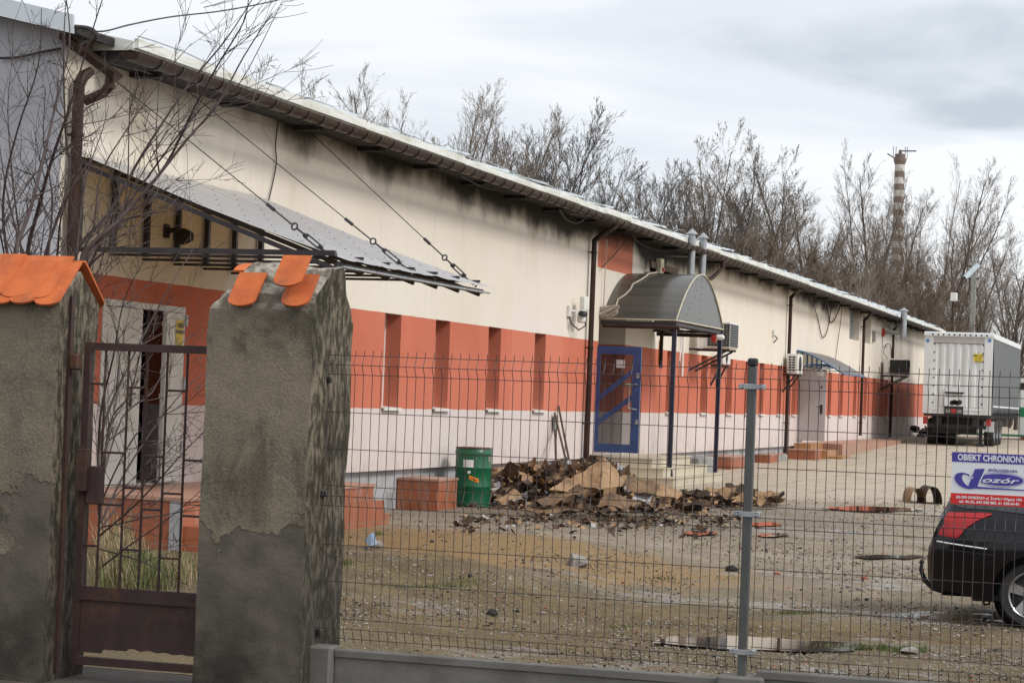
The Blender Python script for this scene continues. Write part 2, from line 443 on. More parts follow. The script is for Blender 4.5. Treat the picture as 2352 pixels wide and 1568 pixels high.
def tile_material(name, c1, c2, sx, sz, grout, dirt):
    m, t, b = mk(name); g = NG(t)
    P = g.pos(); x, y, z = g.sep(P)
    # joints on both face directions: use x+y for the horizontal run
    hcoord = g.math('ADD', x, y)
    bk = g.n('ShaderNodeTexBrick', {'Vector': g.n('ShaderNodeCombineXYZ', {0: hcoord, 1: z, 2: 0.0}).outputs[0], 'Color1': c1, 'Color2': c2, 'Mortar': grout,
             'Scale': 1.0, 'Mortar Size': 0.006, 'Brick Width': sx, 'Row Height': sz, 'Mortar Smooth': 0.2}, offset=0.0)
    col = bk.outputs[0]
    col = g.mix(g.rng(g.noise(g.map(P, (1, 1, 0.3)), 5, 7, 0.65), 0.50, 0.75, 0, 0.6), col, dirt)
    col = g.mix(g.rng(g.noise(P, 1.4, 4), 0.35, 0.7, 0, 0.4), col, tuple(q * 0.6 for q in c1))
    g.set(b.inputs['Base Color'], col); b.inputs['Roughness'].default_value = 0.45
    g.set(b.inputs['Normal'], g.bump(bk.outputs[1], -0.4, 0.004))
    return m
M['red_tile'] = tile_material('terracotta step tiles', (0.36, 0.105, 0.042), (0.30, 0.085, 0.036), 0.30, 0.30, (0.20, 0.16, 0.13), (0.42, 0.33, 0.27))
M['tan_tile'] = tile_material('sand coloured step tiles', (0.42, 0.22, 0.09), (0.38, 0.19, 0.075), 0.30, 0.18, (0.14, 0.10, 0.07), (0.5, 0.36, 0.22))
M['pink_tile'] = tile_material('worn pink landing tiles', (0.42, 0.23, 0.16), (0.38, 0.20, 0.14), 0.30, 0.30, (0.32, 0.26, 0.22), (0.5, 0.4, 0.33))
M['cream_tile'] = tile_material('cream step slabs', (0.56, 0.50, 0.38), (0.53, 0.47, 0.35), 1.2, 0.5, (0.10, 0.09, 0.07), (0.36, 0.30, 0.22))
M['orange_tile'] = mat('orange clay roof tile', (0.56, 0.135, 0.030), (0.44, 0.095, 0.024), 7, 0.8, bump=0.4, bscale=60, dirt=(0.13, 0.060, 0.034), dirt_amt=0.85)

def ground_material():
    m, t, b = mk('yard dirt and worn concrete'); g = NG(t)
    P = g.pos(); x, y, z = g.sep(P)
    Pf = g.map(P, (1, 1, 0))
    n_big = g.noise(Pf, 0.22, 6, 0.6, 0.3); n_mid = g.noise(Pf, 1.1, 7, 0.65); n_fine = g.noise(Pf, 9, 6, 0.7)
    dirt = g.mix(g.rng(n_mid, 0.35, 0.65), (0.200, 0.148, 0.080), (0.122, 0.092, 0.050))
    dirt = g.mix(g.rng(n_big, 0.42, 0.62, 0, 0.7), dirt, (0.155, 0.128, 0.085))
    worn = g.rng(g.math('ADD', y, g.math('MULTIPLY', g.math('SUBTRACT', n_big, 0.5), 14.0)), 20.5, 28.0)
    dirt = g.mix(worn, dirt, g.mix(g.rng(n_mid, 0.35, 0.65), (0.345, 0.292, 0.222), (0.240, 0.200, 0.148)))
    conc = g.mix(g.rng(n_mid, 0.3, 0.7), (0.55, 0.475, 0.375), (0.45, 0.385, 0.305))
    far = g.rng(g.math('ADD', y, g.math('MULTIPLY', g.math('SUBTRACT', n_big, 0.5), 16.0)), 37.0, 47.0)
    col = g.mix(far, dirt, conc)
    # joints between the old slabs
    bk = g.n('ShaderNodeTexBrick', {'Vector': g.math and g.n('ShaderNodeVectorMath', {0: g.map(P, (1, 1, 0), (0.4, 0.7, 0), (0, 0, 0.05)), 1: g.n('ShaderNodeVectorMath', {0: g.n('ShaderNodeTexNoise', {'Vector': Pf, 'Scale': 1.2}).outputs[1], 'Scale': 0.22}, operation='SCALE').outputs[0]}, operation='ADD').outputs[0],
             'Color1': (0, 0, 0), 'Color2': (0, 0, 0), 'Mortar': (1, 1, 1), 'Scale': 1.0, 'Mortar Size': 0.045, 'Brick Width': 3.0, 'Row Height': 3.0, 'Mortar Smooth': 0.6}, offset=0.5)
    jm = g.math('MULTIPLY', g.math('MULTIPLY', bk.outputs[0], far), g.rng(n_fine, 0.35, 0.6))
    col = g.mix(g.math('MULTIPLY', jm, 0.8), col, (0.05, 0.042, 0.033))
    # sand spilled near the steps
    sx = g.math('DIVIDE', g.math('ADD', x, 8.1), 3.6); sy = g.math('DIVIDE', g.math('SUBTRACT', y, 25.4), 2.3)
    rr = g.math('SQRT', g.math('ADD', g.math('MULTIPLY', sx, sx), g.math('MULTIPLY', sy, sy)))
    sand = g.rng(g.math('ADD', rr, g.math('MULTIPLY', g.math('SUBTRACT', n_mid, 0.5), 1.6)), 0.75, 1.05, 1, 0)
    col = g.mix(g.math('MULTIPLY', sand, 0.85), col, g.mix(n_fine, (0.36, 0.235, 0.110), (0.24, 0.155, 0.075)))
    # soot and ash trodden about the burnt pile
    ax = g.math('DIVIDE', g.math('ADD', x, 8.8), 4.2); ay = g.math('DIVIDE', g.math('SUBTRACT', y, 35.0), 5.5)
    ar = g.math('SQRT', g.math('ADD', g.math('MULTIPLY', ax, ax), g.math('MULTIPLY', ay, ay)))
    ash = g.rng(g.math('ADD', ar, g.math('MULTIPLY', g.math('SUBTRACT', n_mid, 0.5), 1.8)), 0.5, 1.15, 1, 0)
    col = g.mix(g.math('MULTIPLY', ash, 0.42), col, g.mix(n_fine, (0.05, 0.042, 0.036), (0.17, 0.15, 0.13)))
    # dark crumbs and pale grit, drawn small
    cr = g.rng(g.vor(Pf, 11.0), 0.10, 0.22, 1, 0); crm = g.math('MULTIPLY', cr, g.rng(n_mid, 0.48, 0.6))
    col = g.mix(g.math('MULTIPLY', crm, 0.8), col, (0.035, 0.03, 0.025))
    gr = g.math('MULTIPLY', g.rng(g.vor(g.map(Pf, (1, 1, 1), (3.3, 1.7, 0)), 17.0), 0.08, 0.18, 1, 0), g.rng(n_big, 0.4, 0.6))
    col = g.mix(g.math('MULTIPLY', gr, 0.75), col, (0.45, 0.41, 0.36))
    sp_ = g.noise(Pf, 30, 4, 0.75); col = g.mix(g.rng(sp_, 0.50, 0.70, 0, 0.55), col, (0.060, 0.048, 0.034)); col = g.mix(g.rng(sp_, 0.46, 0.30, 0, 0.5), col, (0.33, 0.265, 0.18))
    # a mossy skin in places
    ms = g.math('MULTIPLY', g.rng(g.noise(g.map(Pf, (1, 1, 1), (9, 4, 0)), 0.9, 7, 0.65), 0.60, 0.72), g.rng(y, 32, 22))
    col = g.mix(g.math('MULTIPLY', ms, 0.55), col, (0.055, 0.065, 0.022))
    # wet hollows
    wet = g.rng(g.math('ADD', g.noise(g.map(P, (0.55, 1.3, 0), (2.2, 7.1, 0)), 0.42, 7, 0.62, 0.2), g.math('MULTIPLY', g.rng(x, -9.5, -5.5), 0.07)), 0.590, 0.65)
    wet = g.math('MULTIPLY', wet, g.rng(g.noise(g.map(P, (1.0, 1.6, 0)), 1.6, 6, 0.65), 0.42, 0.60))
    wet = g.math('MULTIPLY', g.math('MULTIPLY', wet, g.rng(y, 46.0, 40.0)), g.rng(x, -9.0, -6.0))
    col = g.mix(g.math('MULTIPLY', wet, 0.45), col, (0.07, 0.060, 0.050))
    g.set(b.inputs['Base Color'], col)
    g.set(b.inputs['Roughness'], g.rng(wet, 0, 1, 0.95, 0.24, False))
    g.set(b.inputs['Specular IOR Level'], g.rng(wet, 0, 1, 0.10, 0.45, False))
    h = g.math('ADD', g.noise(Pf, 6, 8, 0.72), g.math('MULTIPLY', g.noise(Pf, 38, 3, 0.6), 0.35))
    bs = g.n('ShaderNodeBump', {'Height': h, 'Distance': 0.07})
    g.set(bs.inputs['Strength'], g.rng(wet, 0, 1, 0.75, 0.10, False))
    g.set(b.inputs['Normal'], bs.outputs[0])
    return m
M['ground'] = ground_material()
M['sidewalk'] = mat('worn pavement', (0.085, 0.070, 0.056), (0.052, 0.043, 0.035), 3, 0.9, bump=0.6, bscale=30, dirt=(0.035, 0.030, 0.026), dirt_amt=0.7)
def water_material():
    m, t, b = mk('puddle water'); g = NG(t)
    g.set(b.inputs['Base Color'], (0.045, 0.036, 0.028)); b.inputs['Roughness'].default_value = 0.03
    b.inputs['Specular IOR Level'].default_value = 0.6; b.inputs['IOR'].default_value = 1.33
    g.set(b.inputs['Normal'], g.bump(g.noise(g.obj(), 6, 2), 0.03, 0.01))
    return m
M['water'] = water_material()
M['bark'] = mat('grey brown bark', (0.085, 0.068, 0.055), (0.055, 0.044, 0.036), 4, 0.9)
M['twig'] = mat('brown twigs', (0.19, 0.15, 0.12), (0.14, 0.11, 0.088), 2, 0.9)
M['twig_dark'] = mat('dark twigs', (0.095, 0.078, 0.066), (0.07, 0.057, 0.05), 2, 0.9)
M['twig_brown'] = mat('russet twigs', (0.185, 0.140, 0.105), (0.130, 0.098, 0.074), 2, 0.9)
M['twig_pale'] = mat('pale grey twigs', (0.20, 0.17, 0.14), (0.14, 0.12, 0.10), 2, 0.9)
M['bark_pale'] = mat('pale birch bark', (0.34, 0.30, 0.25), (0.20, 0.17, 0.14), 3, 0.85)
M['catkin'] = mat('dry catkins', (0.15, 0.135, 0.10), (0.09, 0.08, 0.06), 3, 0.9)
M['shrub_twig'] = mat('reddish shrub bark', (0.050, 0.028, 0.026), (0.085, 0.066, 0.060), 5, 0.75)
M['card'] = mat('brown cardboard', (0.34, 0.215, 0.115), (0.25, 0.15, 0.078), 3, 0.85, dirt=(0.05, 0.033, 0.02), dirt_amt=0.55)
M['card_dark'] = mat('scorched cardboard', (0.095, 0.056, 0.030), (0.030, 0.020, 0.014), 3.5, 0.9, dirt=(0.010, 0.008, 0.007), dirt_amt=0.7)
M['card_mid'] = mat('smoked cardboard', (0.19, 0.115, 0.060), (0.11, 0.066, 0.036), 3.0, 0.88, dirt=(0.03, 0.02, 0.013), dirt_amt=0.6)
M['paper'] = mat('grey paper', (0.46, 0.44, 0.44), (0.33, 0.31, 0.32), 5, 0.8)
M['green'] = mat('green drum paint', (0.004, 0.105, 0.042), (0.003, 0.085, 0.034), 3, 0.35, dirt=(0.03, 0.06, 0.035), dirt_amt=0.3)

# ================================================================== THE SETTING
XW = -11.65                                                    # the long wall's plane
def spaced(a, b, step, far, ratio=1.16):
    out = [a]
    while out[-1] < b: out.append(out[-1] + step)
    s = step
    while out[-1] < far: s *= ratio; out.append(out[-1] + s)
    return out
ys = [12.05] + spaced(12.3, 46, 0.17, 2600, 1.12)
xs = sorted(set([round(-12.4 + .15 * k, 3) for k in range(104)] + [-12.4 - a for a in spaced(.3, 6, .6, 1800, 1.25)] + [3.2 + a for a in spaced(.2, 10, .4, 1800, 1.22)]))
def gpt(i, j):
    x, y = xs[i], ys[j]
    k = max(0.0, 1 - max(0, y - 40) / 30.0)
    dz = (mnoise.noise(Vector((x * 0.55, y * 0.35, 3.1))) * 0.014 + mnoise.noise(Vector((x * 1.7, y * 1.1, 8.0))) * 0.016 + mnoise.noise(Vector((x * 5.1, y * 3.3, 4.0))) * 0.012) * k
    if abs(x) > 200: dz = 0
    return (x, y, gz(y, x) + dz)
mb = MB(); mb.grid(gpt, len(xs) - 1, len(ys) - 1)
struct(mb.build('yard_ground', M['ground'], smooth=True))
mb = MB()
def spt(i, j):
    x = -1500 + 0 if i == 0 else (-14 + (i - 1) * 0.3 if i < 70 else 1500)
    y = [-400, 4, 7, 8, 9, 9.5, 10, 10.3, 10.6, 10.9, 11.2, 11.45, 11.7, 12.05][j]
    return (x, y, mnoise.noise(Vector((x * 1.5, y * 1.5, 0))) * 0.012 if -14 < x < 8 and y > 6 else 0.0)
mb.grid(spt, 70, 13)
struct(mb.build('pavement', M['sidewalk'], smooth=True))
mb = MB(); mb.quad((-1500, 12.05, 0), (1500, 12.05, 0), (1500, 12.05, -1), (-1500, 12.05, -1)); struct(mb.build('pavement_edge', M['sidewalk']))

# ------------------------------------------------------------------ the long warehouse
bld = thing('warehouse', 'long low warehouse with cream walls, brick red band, soot stained eaves and brown gutter', 'warehouse', (XW, 60, 0.5))
Y0, Y1, ZW = 21.4, 104.0, 5.42
WIN = [895, 1010, 1130, 1235, 1536, 1614, 1673, 1715, 1747, 1788, 1822, 1904, 1931, 1962, 1986, 2006, 2034]
WINY = [onx(p, 945, XW).y for p in WIN]
DOORA = (onx(236, 700, XW).y, onx(425, 700, XW).y, 0.52, 2.60)
DOORB = (onx(1370, 900, XW).y, onx(1432, 900, XW).y, 0.56, 3.55)
DOORC = (onx(1834, 900, XW).y, onx(1834, 900, XW).y + 1.0, 0.60, 2.78)
def winspec(pl, pr, pt, pb):
    a = onx(pl, pt, XW); c = onx(pr, pb, XW); return (a.y, c.y, c.z, a.z)
HIGH = [winspec(1953, 1973, 705, 783), winspec(1982, 1999, 722, 790), winspec(1493, 1552, 614, 640)]
holes = [(y - 0.36, y + 0.36, ZB, ZR, 0.30, 'w') for y in WINY]
holes += [DOORA + (0.5, 'a'), DOORB + (0.62, 'b'), DOORC + (0.3, 'c')]
holes += [h + (0.3, 'h') for h in HIGH]
yb = sorted(set([Y0, Y1] + [q for h in holes for q in h[:2]] + [Y0 + k * 2.0 for k in range(1, 41)]))
zb = sorted(set([0.5, ZB, ZR, ZW] + [q for h in holes for q in h[2:4]]))
mb = MB()
for a, c in zip(yb, yb[1:]):
    for p, q in zip(zb, zb[1:]):
        my, mz = (a + c) / 2, (p + q) / 2
        if any(h[0] < my < h[1] and h[2] < mz < h[3] for h in holes): continue
        mb.quad((XW, a, p), (XW, c, p), (XW, c, q), (XW, a, q))
for h in holes:
    a, c, p, q, d = h[:5]; xb = XW - d
    mb.quad((XW, a, p), (XW, a, q), (xb, a, q), (xb, a, p))
    mb.quad((XW, c, p), (xb, c, p), (xb, c, q), (XW, c, q))
    mb.quad((XW, a, q), (XW, c, q), (xb, c, q), (xb, a, q))
    mb.quad((XW, a, p), (xb, a, p), (xb, c, p), (XW, c, p))
mb.quad((XW, Y0, 0.5), (XW, Y1, 0.5), (XW - 0.12, Y1, 0.5), (XW - 0.12, Y0, 0.5))   # the render stops proud of the plinth
wall = mb.build('wall', M['wall'], bld)
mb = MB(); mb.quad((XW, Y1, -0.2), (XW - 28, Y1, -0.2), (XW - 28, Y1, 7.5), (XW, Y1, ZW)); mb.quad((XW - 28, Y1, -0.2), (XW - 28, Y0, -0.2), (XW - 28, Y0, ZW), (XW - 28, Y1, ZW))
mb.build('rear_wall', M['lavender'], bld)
mb = MB(); mb.box(XW - 0.5, XW - 0.10, Y0 + 0.02, Y1 - 0.02, -0.7, 0.495); mb.build('plinth', M['plinth'], bld)
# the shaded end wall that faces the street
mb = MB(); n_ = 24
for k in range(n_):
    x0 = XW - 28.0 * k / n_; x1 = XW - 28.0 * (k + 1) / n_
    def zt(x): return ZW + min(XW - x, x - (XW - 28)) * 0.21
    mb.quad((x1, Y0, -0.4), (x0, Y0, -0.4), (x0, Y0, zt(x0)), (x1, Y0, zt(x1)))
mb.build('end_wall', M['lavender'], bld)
# fascia of the gable, level with the photograph's white board
fp1 = ony(167, 77, Y0 - 0.35); fp0 = ony(0, 37, Y0 - 0.35); fq1 = ony(169, 34, Y0 - 0.35)
sl_ = (fp0.z - fp1.z) / (fp1.x - fp0.x); hb = fq1.z - fp1.z
mb = MB()
x2 = XW - 14
zz = lambda x: fp1.z + (fp1.x - x) * sl_
mb.add([(fp1.x, Y0 - 0.35, zz(fp1.x)), (x2, Y0 - 0.35, zz(x2)), (x2, Y0 - 0.35, zz(x2) + hb), (fp1.x, Y0 - 0.35, zz(fp1.x) + hb),
        (fp1.x, Y0 - 0.31, zz(fp1.x)), (x2, Y0 - 0.31, zz(x2)), (x2, Y0 - 0.31, zz(x2) + hb), (fp1.x, Y0 - 0.31, zz(fp1.x) + hb)],
       [(0, 3, 2, 1), (4, 5, 6, 7), (0, 4, 7, 3), (0, 1, 5, 4), (3, 7, 6, 2)])
mb.build('gable_fascia', M['fascia'], bld)
mb = MB()
mb.add([(fp1.x, Y0 - 0.31, zz(fp1.x) + 0.01), (x2, Y0 - 0.31, zz(x2) + 0.01), (x2, Y0 + 0.6, zz(x2) + 0.01), (fp1.x, Y0 + 0.6, zz(fp1.x) + 0.01),
        (fp1.x, Y0 - 0.31, zz(fp1.x) + 0.10), (x2, Y0 - 0.31, zz(x2) + 0.10), (x2, Y0 + 0.6, zz(x2) + 0.10), (fp1.x, Y0 + 0.6, zz(fp1.x) + 0.10)],
       [(0, 1, 2, 3), (7, 6, 5, 4), (0, 3, 7, 4)])
mb.build('verge_board', M['char'], bld)
# roof slab, eaves and gutter
XE = -11.14
ge = onx(640, 268, XE); ZG = ge.z                               # gutter's lower edge height
mb = MB()
def rz(x): return ZG + 0.30 + (XE - x) * 0.21
xs_r = [XE - 0.02, XW - 14]
mb.add([(XE - 0.02, Y0 + 0.6, rz(XE)), (XE - 0.02, Y1, rz(XE)), (XW - 14, Y1, rz(XW - 14)), (XW - 14, Y0 + 0.6, rz(XW - 14)), (XW - 28.5, Y1, rz(XE)), (XW - 28.5, Y0 + 0.6, rz(XE)),
        (XE - 0.02, Y0 + 0.6, rz(XE) - 0.1), (XE - 0.02, Y1, rz(XE) - 0.1), (XW - 28.5, Y1, rz(XE) - 0.1), (XW - 28.5, Y0 + 0.6, rz(XE) - 0.1)],
       [(0, 1, 2, 3), (3, 2, 4, 5), (0, 6, 7, 1), (0, 3, 5, 9, 6), (1, 7, 8, 4, 2)])
mb.build('roof', M['white_sheet'], bld)
mb = MB(); mb.box(XW - 0.3, XE - 0.06, Y0 + 0.62, Y1 - 0.01, ZG + 0.10, ZG + 0.19); mb.build('soffit', M['char'], bld)
r0_ = None
for k in range(34):                                             # one rafter end, then copies
    yv = k * 2.4
    if r0_ is None:
        mb = MB(); mb.box(XW - 0.1, XE - 0.14, Y0 + 1.5, Y0 + 1.66, ZG + 0.04, ZG + 0.098); r0_ = mb.build('rafter_end', M['char'], bld); rb_ = r0_.location.copy()
    else:
        c = r0_.copy(); COL.objects.link(c); c.parent = bld; c.location = rb_ + Vector((0, yv, 0))
# white flashing over the gutter, its lower edge uneven
mb = MB(); yy = Y0 + .62; k = 0
rnd = random.Random(5)
while yy < Y1:
    L_ = 1.9 + rnd.random() * 0.6
    dz = rnd.uniform(-0.008, 0.012)
    mb.box(XE - 0.02, XE + 0.035 + (k % 2) * 0.006, yy, min(Y1, yy + L_), ZG + 0.215 + dz, ZG + 0.315 + dz * 2)
    yy += L_; k += 1
mb.build('eaves_flashing', M['white_sheet'], bld)
mb = MB(); yy = Y0 + 3.0; k = 0
while yy < Y1 - 2:                                              # loose corrugated sheets along the edge, curling up at their ends
    L_ = rnd.uniform(1.6, 2.3); h0 = rnd.uniform(0.31, 0.335); h1 = h0 + rnd.uniform(0.02, 0.075)
    x0 = XE - 0.06
    mb.add([(x0, yy, ZG + h0), (x0, yy + L_, ZG + h1 + 0.02), (x0 - 0.7, yy + L_, ZG + h1 + 0.16), (x0 - 0.7, yy, ZG + h0 + 0.15),
            (x0, yy, ZG + h0 + 0.035), (x0, yy + L_, ZG + h1 + 0.055), (x0 - 0.7, yy + L_, ZG + h1 + 0.2), (x0 - 0.7, yy, ZG + h0 + 0.19)],
           [(3, 2, 1, 0), (4, 5, 6, 7), (0, 1, 5, 4), (1, 2, 6, 5), (3, 0, 4, 7), (2, 3, 7, 6)])
    yy += L_ + rnd.uniform(0.15, 0.7)
mb.build('loose_roof_sheet', M['pale_sheet'], bld)
def half_pipe(mb, x, y0, y1, z, r_, th=0.006, n=8):
    vs = []; fs = []
    for yv in (y0, y1):
        for rr in (r_, r_ - th):
            for k in range(n + 1):
                t = PI + PI * k / n
                vs.append((x + rr * math.cos(t), yv, z + rr * math.sin(t)))
    N = n + 1
    for k in range(n):
        fs.append((k, k + 1, 2 * N + k + 1, 2 * N + k)); fs.append((N + k + 1, N + k, 3 * N + k, 3 * N + k + 1))
        fs.append((k, N + k, N + k + 1, k + 1)); fs.append((2 * N + k + 1, 3 * N + k + 1, 3 * N + k, 2 * N + k))
    fs.append((0, 2 * N, 3 * N, N)); fs.append((n, N + n, 3 * N + n, 2 * N + n))
    mb.add(vs, fs)
XG = XE + 0.135; RG = 0.105
YG0 = onx(300, 121, XG).y
mb = MB(); half_pipe(mb, XG, YG0, Y1 - 0.2, ZG + RG + 0.02, RG)
mb.quad((XG - RG, YG0 + .01, ZG + RG + 0.02), (XG + RG, YG0 + .01, ZG + RG + .02), (XG + RG * .7, YG0 + .01, ZG + .04), (XG - RG * .7, YG0 + .01, ZG + .04))
gut = mb.build('gutter', M['brown'], bld); solid(gut)
mb = MB(); half_pipe(mb, XG, 0, 0.035, ZG + RG + 0.02, RG + 0.014, 0.012)
mb.box(XE - 0.02, XG - RG, 0, 0.035, ZG + RG + 0.015, ZG + RG + 0.045)
first = None
yv = YG0 + 0.55; cnt = 0
rest = MB()
while yv < Y1 - .3:
    if cnt >= 100:
        half_pipe(rest, XG, yv, yv + 0.035, ZG + RG + 0.02, RG + 0.014, 0.012)
    elif first is None:
        first = mb.build('gutter_bracket', M['steel_dark'], gut); base_o = first.location.copy()
    else:
        c = first.copy(); COL.objects.link(c); c.parent = gut; c.location = base_o + Vector((0, yv, 0))
    if cnt == 0: y_first = yv
    yv += 0.53; cnt += 1
rest.build('gutter_bracket', M['steel_dark'], gut)['kind'] = 'stuff'
first.location = base_o + Vector((0, y_first, 0))

def pipe_part(pts, r_=0.05, name='downpipe', m='brown', parent=bld, clips=()):
    mb = MB(); mb.tube(pts, r_, 12)
    for z in clips:
        x, y = pts[-1][0], pts[-1][1]
        mb.tube([(x, y, z - 0.02), (x, y, z + 0.02)], r_ * 1.22, 12); mb.box(XW, x - r_ * .8, y - 0.015, y + 0.015, z - 0.012, z + 0.012)
    return solid(mb.build(name, M[m], parent))
XP = XW + 0.11
# nearest downpipe, broken off, with the gutter piece hanging over it
p0 = onx(179, 205, XP); p1 = onx(164, 604, XP); py_ = p1.y
pipe_part([(XP, py_, p0.z + 0.06), (XP, py_, 0.3)], 0.062, clips=(1.2, 2.9, 4.3))
mb = MB(); ptop = Vector((XP, py_, p0.z + 0.05))
mb.tube([ptop, ptop + Vector((0.02, 0.05, 0.10)), ptop + Vector((0.05, 0.16, 0.17))], [0.066, 0.066, 0.05], 10); solid(mb.build('broken_pipe_top', M['brown'], bld))
# hanging gutter piece: runs out from the corner of the gable, tilted
ga = ony(150, 78, Y0 - 0.2); gb = ony(274, 170, Y0 - 0.2)
mb = MB()
d = (gb - ga); ux = d.normalized(); side = Vector((0, 1, 0)); dn = ux.cross(side).normalized()
if dn.z > 0: dn = -dn
vs = []; fs = []; nn = 8
for c in (ga, gb):
    for rr in (0.10, 0.092):
        for k in range(nn + 1):
            t = PI * k / nn
            vs.append(c + side * (rr * math.cos(t)) + dn * (rr * math.sin(t)))
N = nn + 1
for k in range(nn):
    fs.append((k, k + 1, 2 * N + k + 1, 2 * N + k)); fs.append((N + k + 1, N + k, 3 * N + k, 3 * N + k + 1)); fs.append((2 * N + k + 1, 3 * N + k + 1, 3 * N + k, 2 * N + k))
fs.append((0, 2 * N, 3 * N, N)); fs.append((n_ and nn, N + nn, 3 * N + nn, 2 * N + nn))
mb.add(vs, fs)
q0 = ony(254, 172, Y0 - .2); q1 = ony(251, 200, Y0 - .2); q2 = ony(238, 214, Y0 - .2); q3 = ony(196, 232, Y0 - .2)
mb.tube([q0, q1, q2, q3], 0.055, 12)
mb.tube([q1 + Vector((0, 0, .02)), q1 - Vector((0, 0, .02))], 0.066, 12)
solid(mb.build('hanging_gutter', M['brown'], bld))

def downpipe(pt, pe, pb):                                       # gutter outlet, elbow at the wall, foot
    o = onx(pt[0], pt[1], XG); e_ = onx(pe[0], pe[1], XP); f_ = onx(pb[0], pb[1], XP)
    y = (e_.y + f_.y) / 2
    return pipe_part([(XG, o.y, ZG + 0.05), (XG, o.y, o.z), (XG - 0.03, o.y - 0.04, o.z - 0.05), (XP + 0.06, y + 0.05, e_.z + 0.05), (XP, y, e_.z - 0.02), (XP, y, f_.z)], 0.055, clips=(1.2, 2.7, e_.z - 0.25))
downpipe((1414, 518), (1370, 552), (1342, 1053))
downpipe((1842, 660), (1818, 682), (1803, 1042))
dp_ = downpipe((2010, 713), (1986, 735), (1975, 1000))
downpipe((2066, 738), (2052, 756), (2045, 1003))
mb = MB(); s0 = onx(1660, 597, XG); mb.tube([(XG, s0.y, ZG + .05), (XG, s0.y, ZG - 0.15), (XG - 0.15, s0.y - 0.5, ZG - 0.42), (XG - 0.3, s0.y - 1.3, ZG - 0.52)], 0.05, 10)
solid(mb.build('downpipe', M['brown'], bld))

# windows in the niches: frame, pane and white sill
for i, y in enumerate(WINY):
    xb = XW - 0.295
    mb = MB()
    for a, c, p, q in ((y - .36, y - .31, ZB, ZR), (y + .31, y + .36, ZB, ZR), (y - .31, y + .31, ZB, ZB + .06), (y - .31, y + .31, ZR - .06, ZR), (y - .31, y + .31, 2.12, 2.17)):
        mb.box(xb, xb + 0.05, a, c, p, q)
    wf = mb.build('window', M['white'], bld)
    mb = MB(); mb.box(xb + 0.012, xb + 0.03, y - .31, y + .31, ZB + .06, 2.12); mb.box(xb + 0.012, xb + 0.03, y - .31, y + .31, 2.17, ZR - .06)
    mb.build('pane', M['pane'], wf)
    mb = MB(); mb.prism([(XW - 0.28, ZB + 0.035), (XW + 0.06, ZB + 0.012), (XW + 0.06, ZB - 0.028), (XW + 0.045, ZB - 0.028), (XW + 0.04, ZB + 0.002), (XW - 0.28, ZB + 0.004)], 'y', y - 0.39, y + 0.39)
    for v in range(len(mb.v)): pass
    mb.build('sill', M['white'], wf)
for h in HIGH:
    a, c, p, q = h
    mb = MB(); mb.box(XW - 0.29, XW - 0.25, a, c, p, q)
    wf = mb.build('window', mat('glass blocks', (0.30, 0.34, 0.38), (0.18, 0.2, 0.24), 14, 0.25), bld)
    if h is not HIGH[2]:
        mb = MB()
        for k in range(1, 5): zv = p + (q - p) * k / 5; mb.box(XW - 0.25, XW - 0.235, a, c, zv - .015, zv + .015)
        mb.build('glazing_bars', M['concrete'], wf)
    else:
        mb = MB(); mb.box(XW - 0.25, XW + 0.04, a - 0.05, c + 0.05, q, q + 0.14); mb.build('lintel', M['wood'], wf)
# rooms behind the doorways
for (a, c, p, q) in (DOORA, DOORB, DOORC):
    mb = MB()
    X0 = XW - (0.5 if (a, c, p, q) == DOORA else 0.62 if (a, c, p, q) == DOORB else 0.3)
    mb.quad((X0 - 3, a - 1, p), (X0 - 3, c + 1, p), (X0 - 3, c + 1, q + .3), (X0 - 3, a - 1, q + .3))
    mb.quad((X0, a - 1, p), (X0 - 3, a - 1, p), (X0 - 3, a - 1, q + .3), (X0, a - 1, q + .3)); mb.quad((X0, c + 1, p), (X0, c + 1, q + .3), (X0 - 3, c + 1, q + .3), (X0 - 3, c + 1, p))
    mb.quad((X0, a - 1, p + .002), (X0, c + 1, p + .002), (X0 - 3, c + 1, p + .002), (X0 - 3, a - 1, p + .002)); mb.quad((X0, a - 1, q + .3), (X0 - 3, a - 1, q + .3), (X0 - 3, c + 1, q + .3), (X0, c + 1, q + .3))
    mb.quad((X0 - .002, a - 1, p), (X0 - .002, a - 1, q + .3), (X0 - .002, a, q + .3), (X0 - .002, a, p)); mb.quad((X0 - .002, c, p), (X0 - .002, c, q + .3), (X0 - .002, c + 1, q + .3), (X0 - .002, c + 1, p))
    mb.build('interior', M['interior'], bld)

def text_mesh(body, size, shear=0.0, off=0.0, align='CENTER', sx=1.0):
    cu = bpy.data.curves.new('t', 'FONT'); cu.body = body; cu.size = size; cu.shear = shear; cu.offset = off
    cu.align_x = align; cu.resolution_u = 3
    ob = bpy.data.objects.new('t', cu); COL.objects.link(ob)
    dg = bpy.context.evaluated_depsgraph_get(); dg.update()
    me = ob.evaluated_get(dg).to_mesh()
    vs = [(v.co.x * sx, v.co.y) for v in me.vertices]; fs = [tuple(p.vertices) for p in me.polygons]
    ob.evaluated_get(dg).to_mesh_clear()
    bpy.data.objects.remove(ob); bpy.data.curves.remove(cu)
    return vs, fs
def put_text(mb, body, size, o, u, v, shear=0.0, off=0.0, align='CENTER', sx=1.0, mi=0, fit=None):
    vs, fs = text_mesh(body, size, shear, off, align, sx)
    if fit:
        w0 = max(a for a, b in vs) - min(a for a, b in vs); k = fit / w0
        vs = [(a * k, b) for a, b in vs]
    o, u, v = Vector(o), Vector(u), Vector(v)
    mb.add([o + u * a + v * b for a, b in vs], fs, mi)

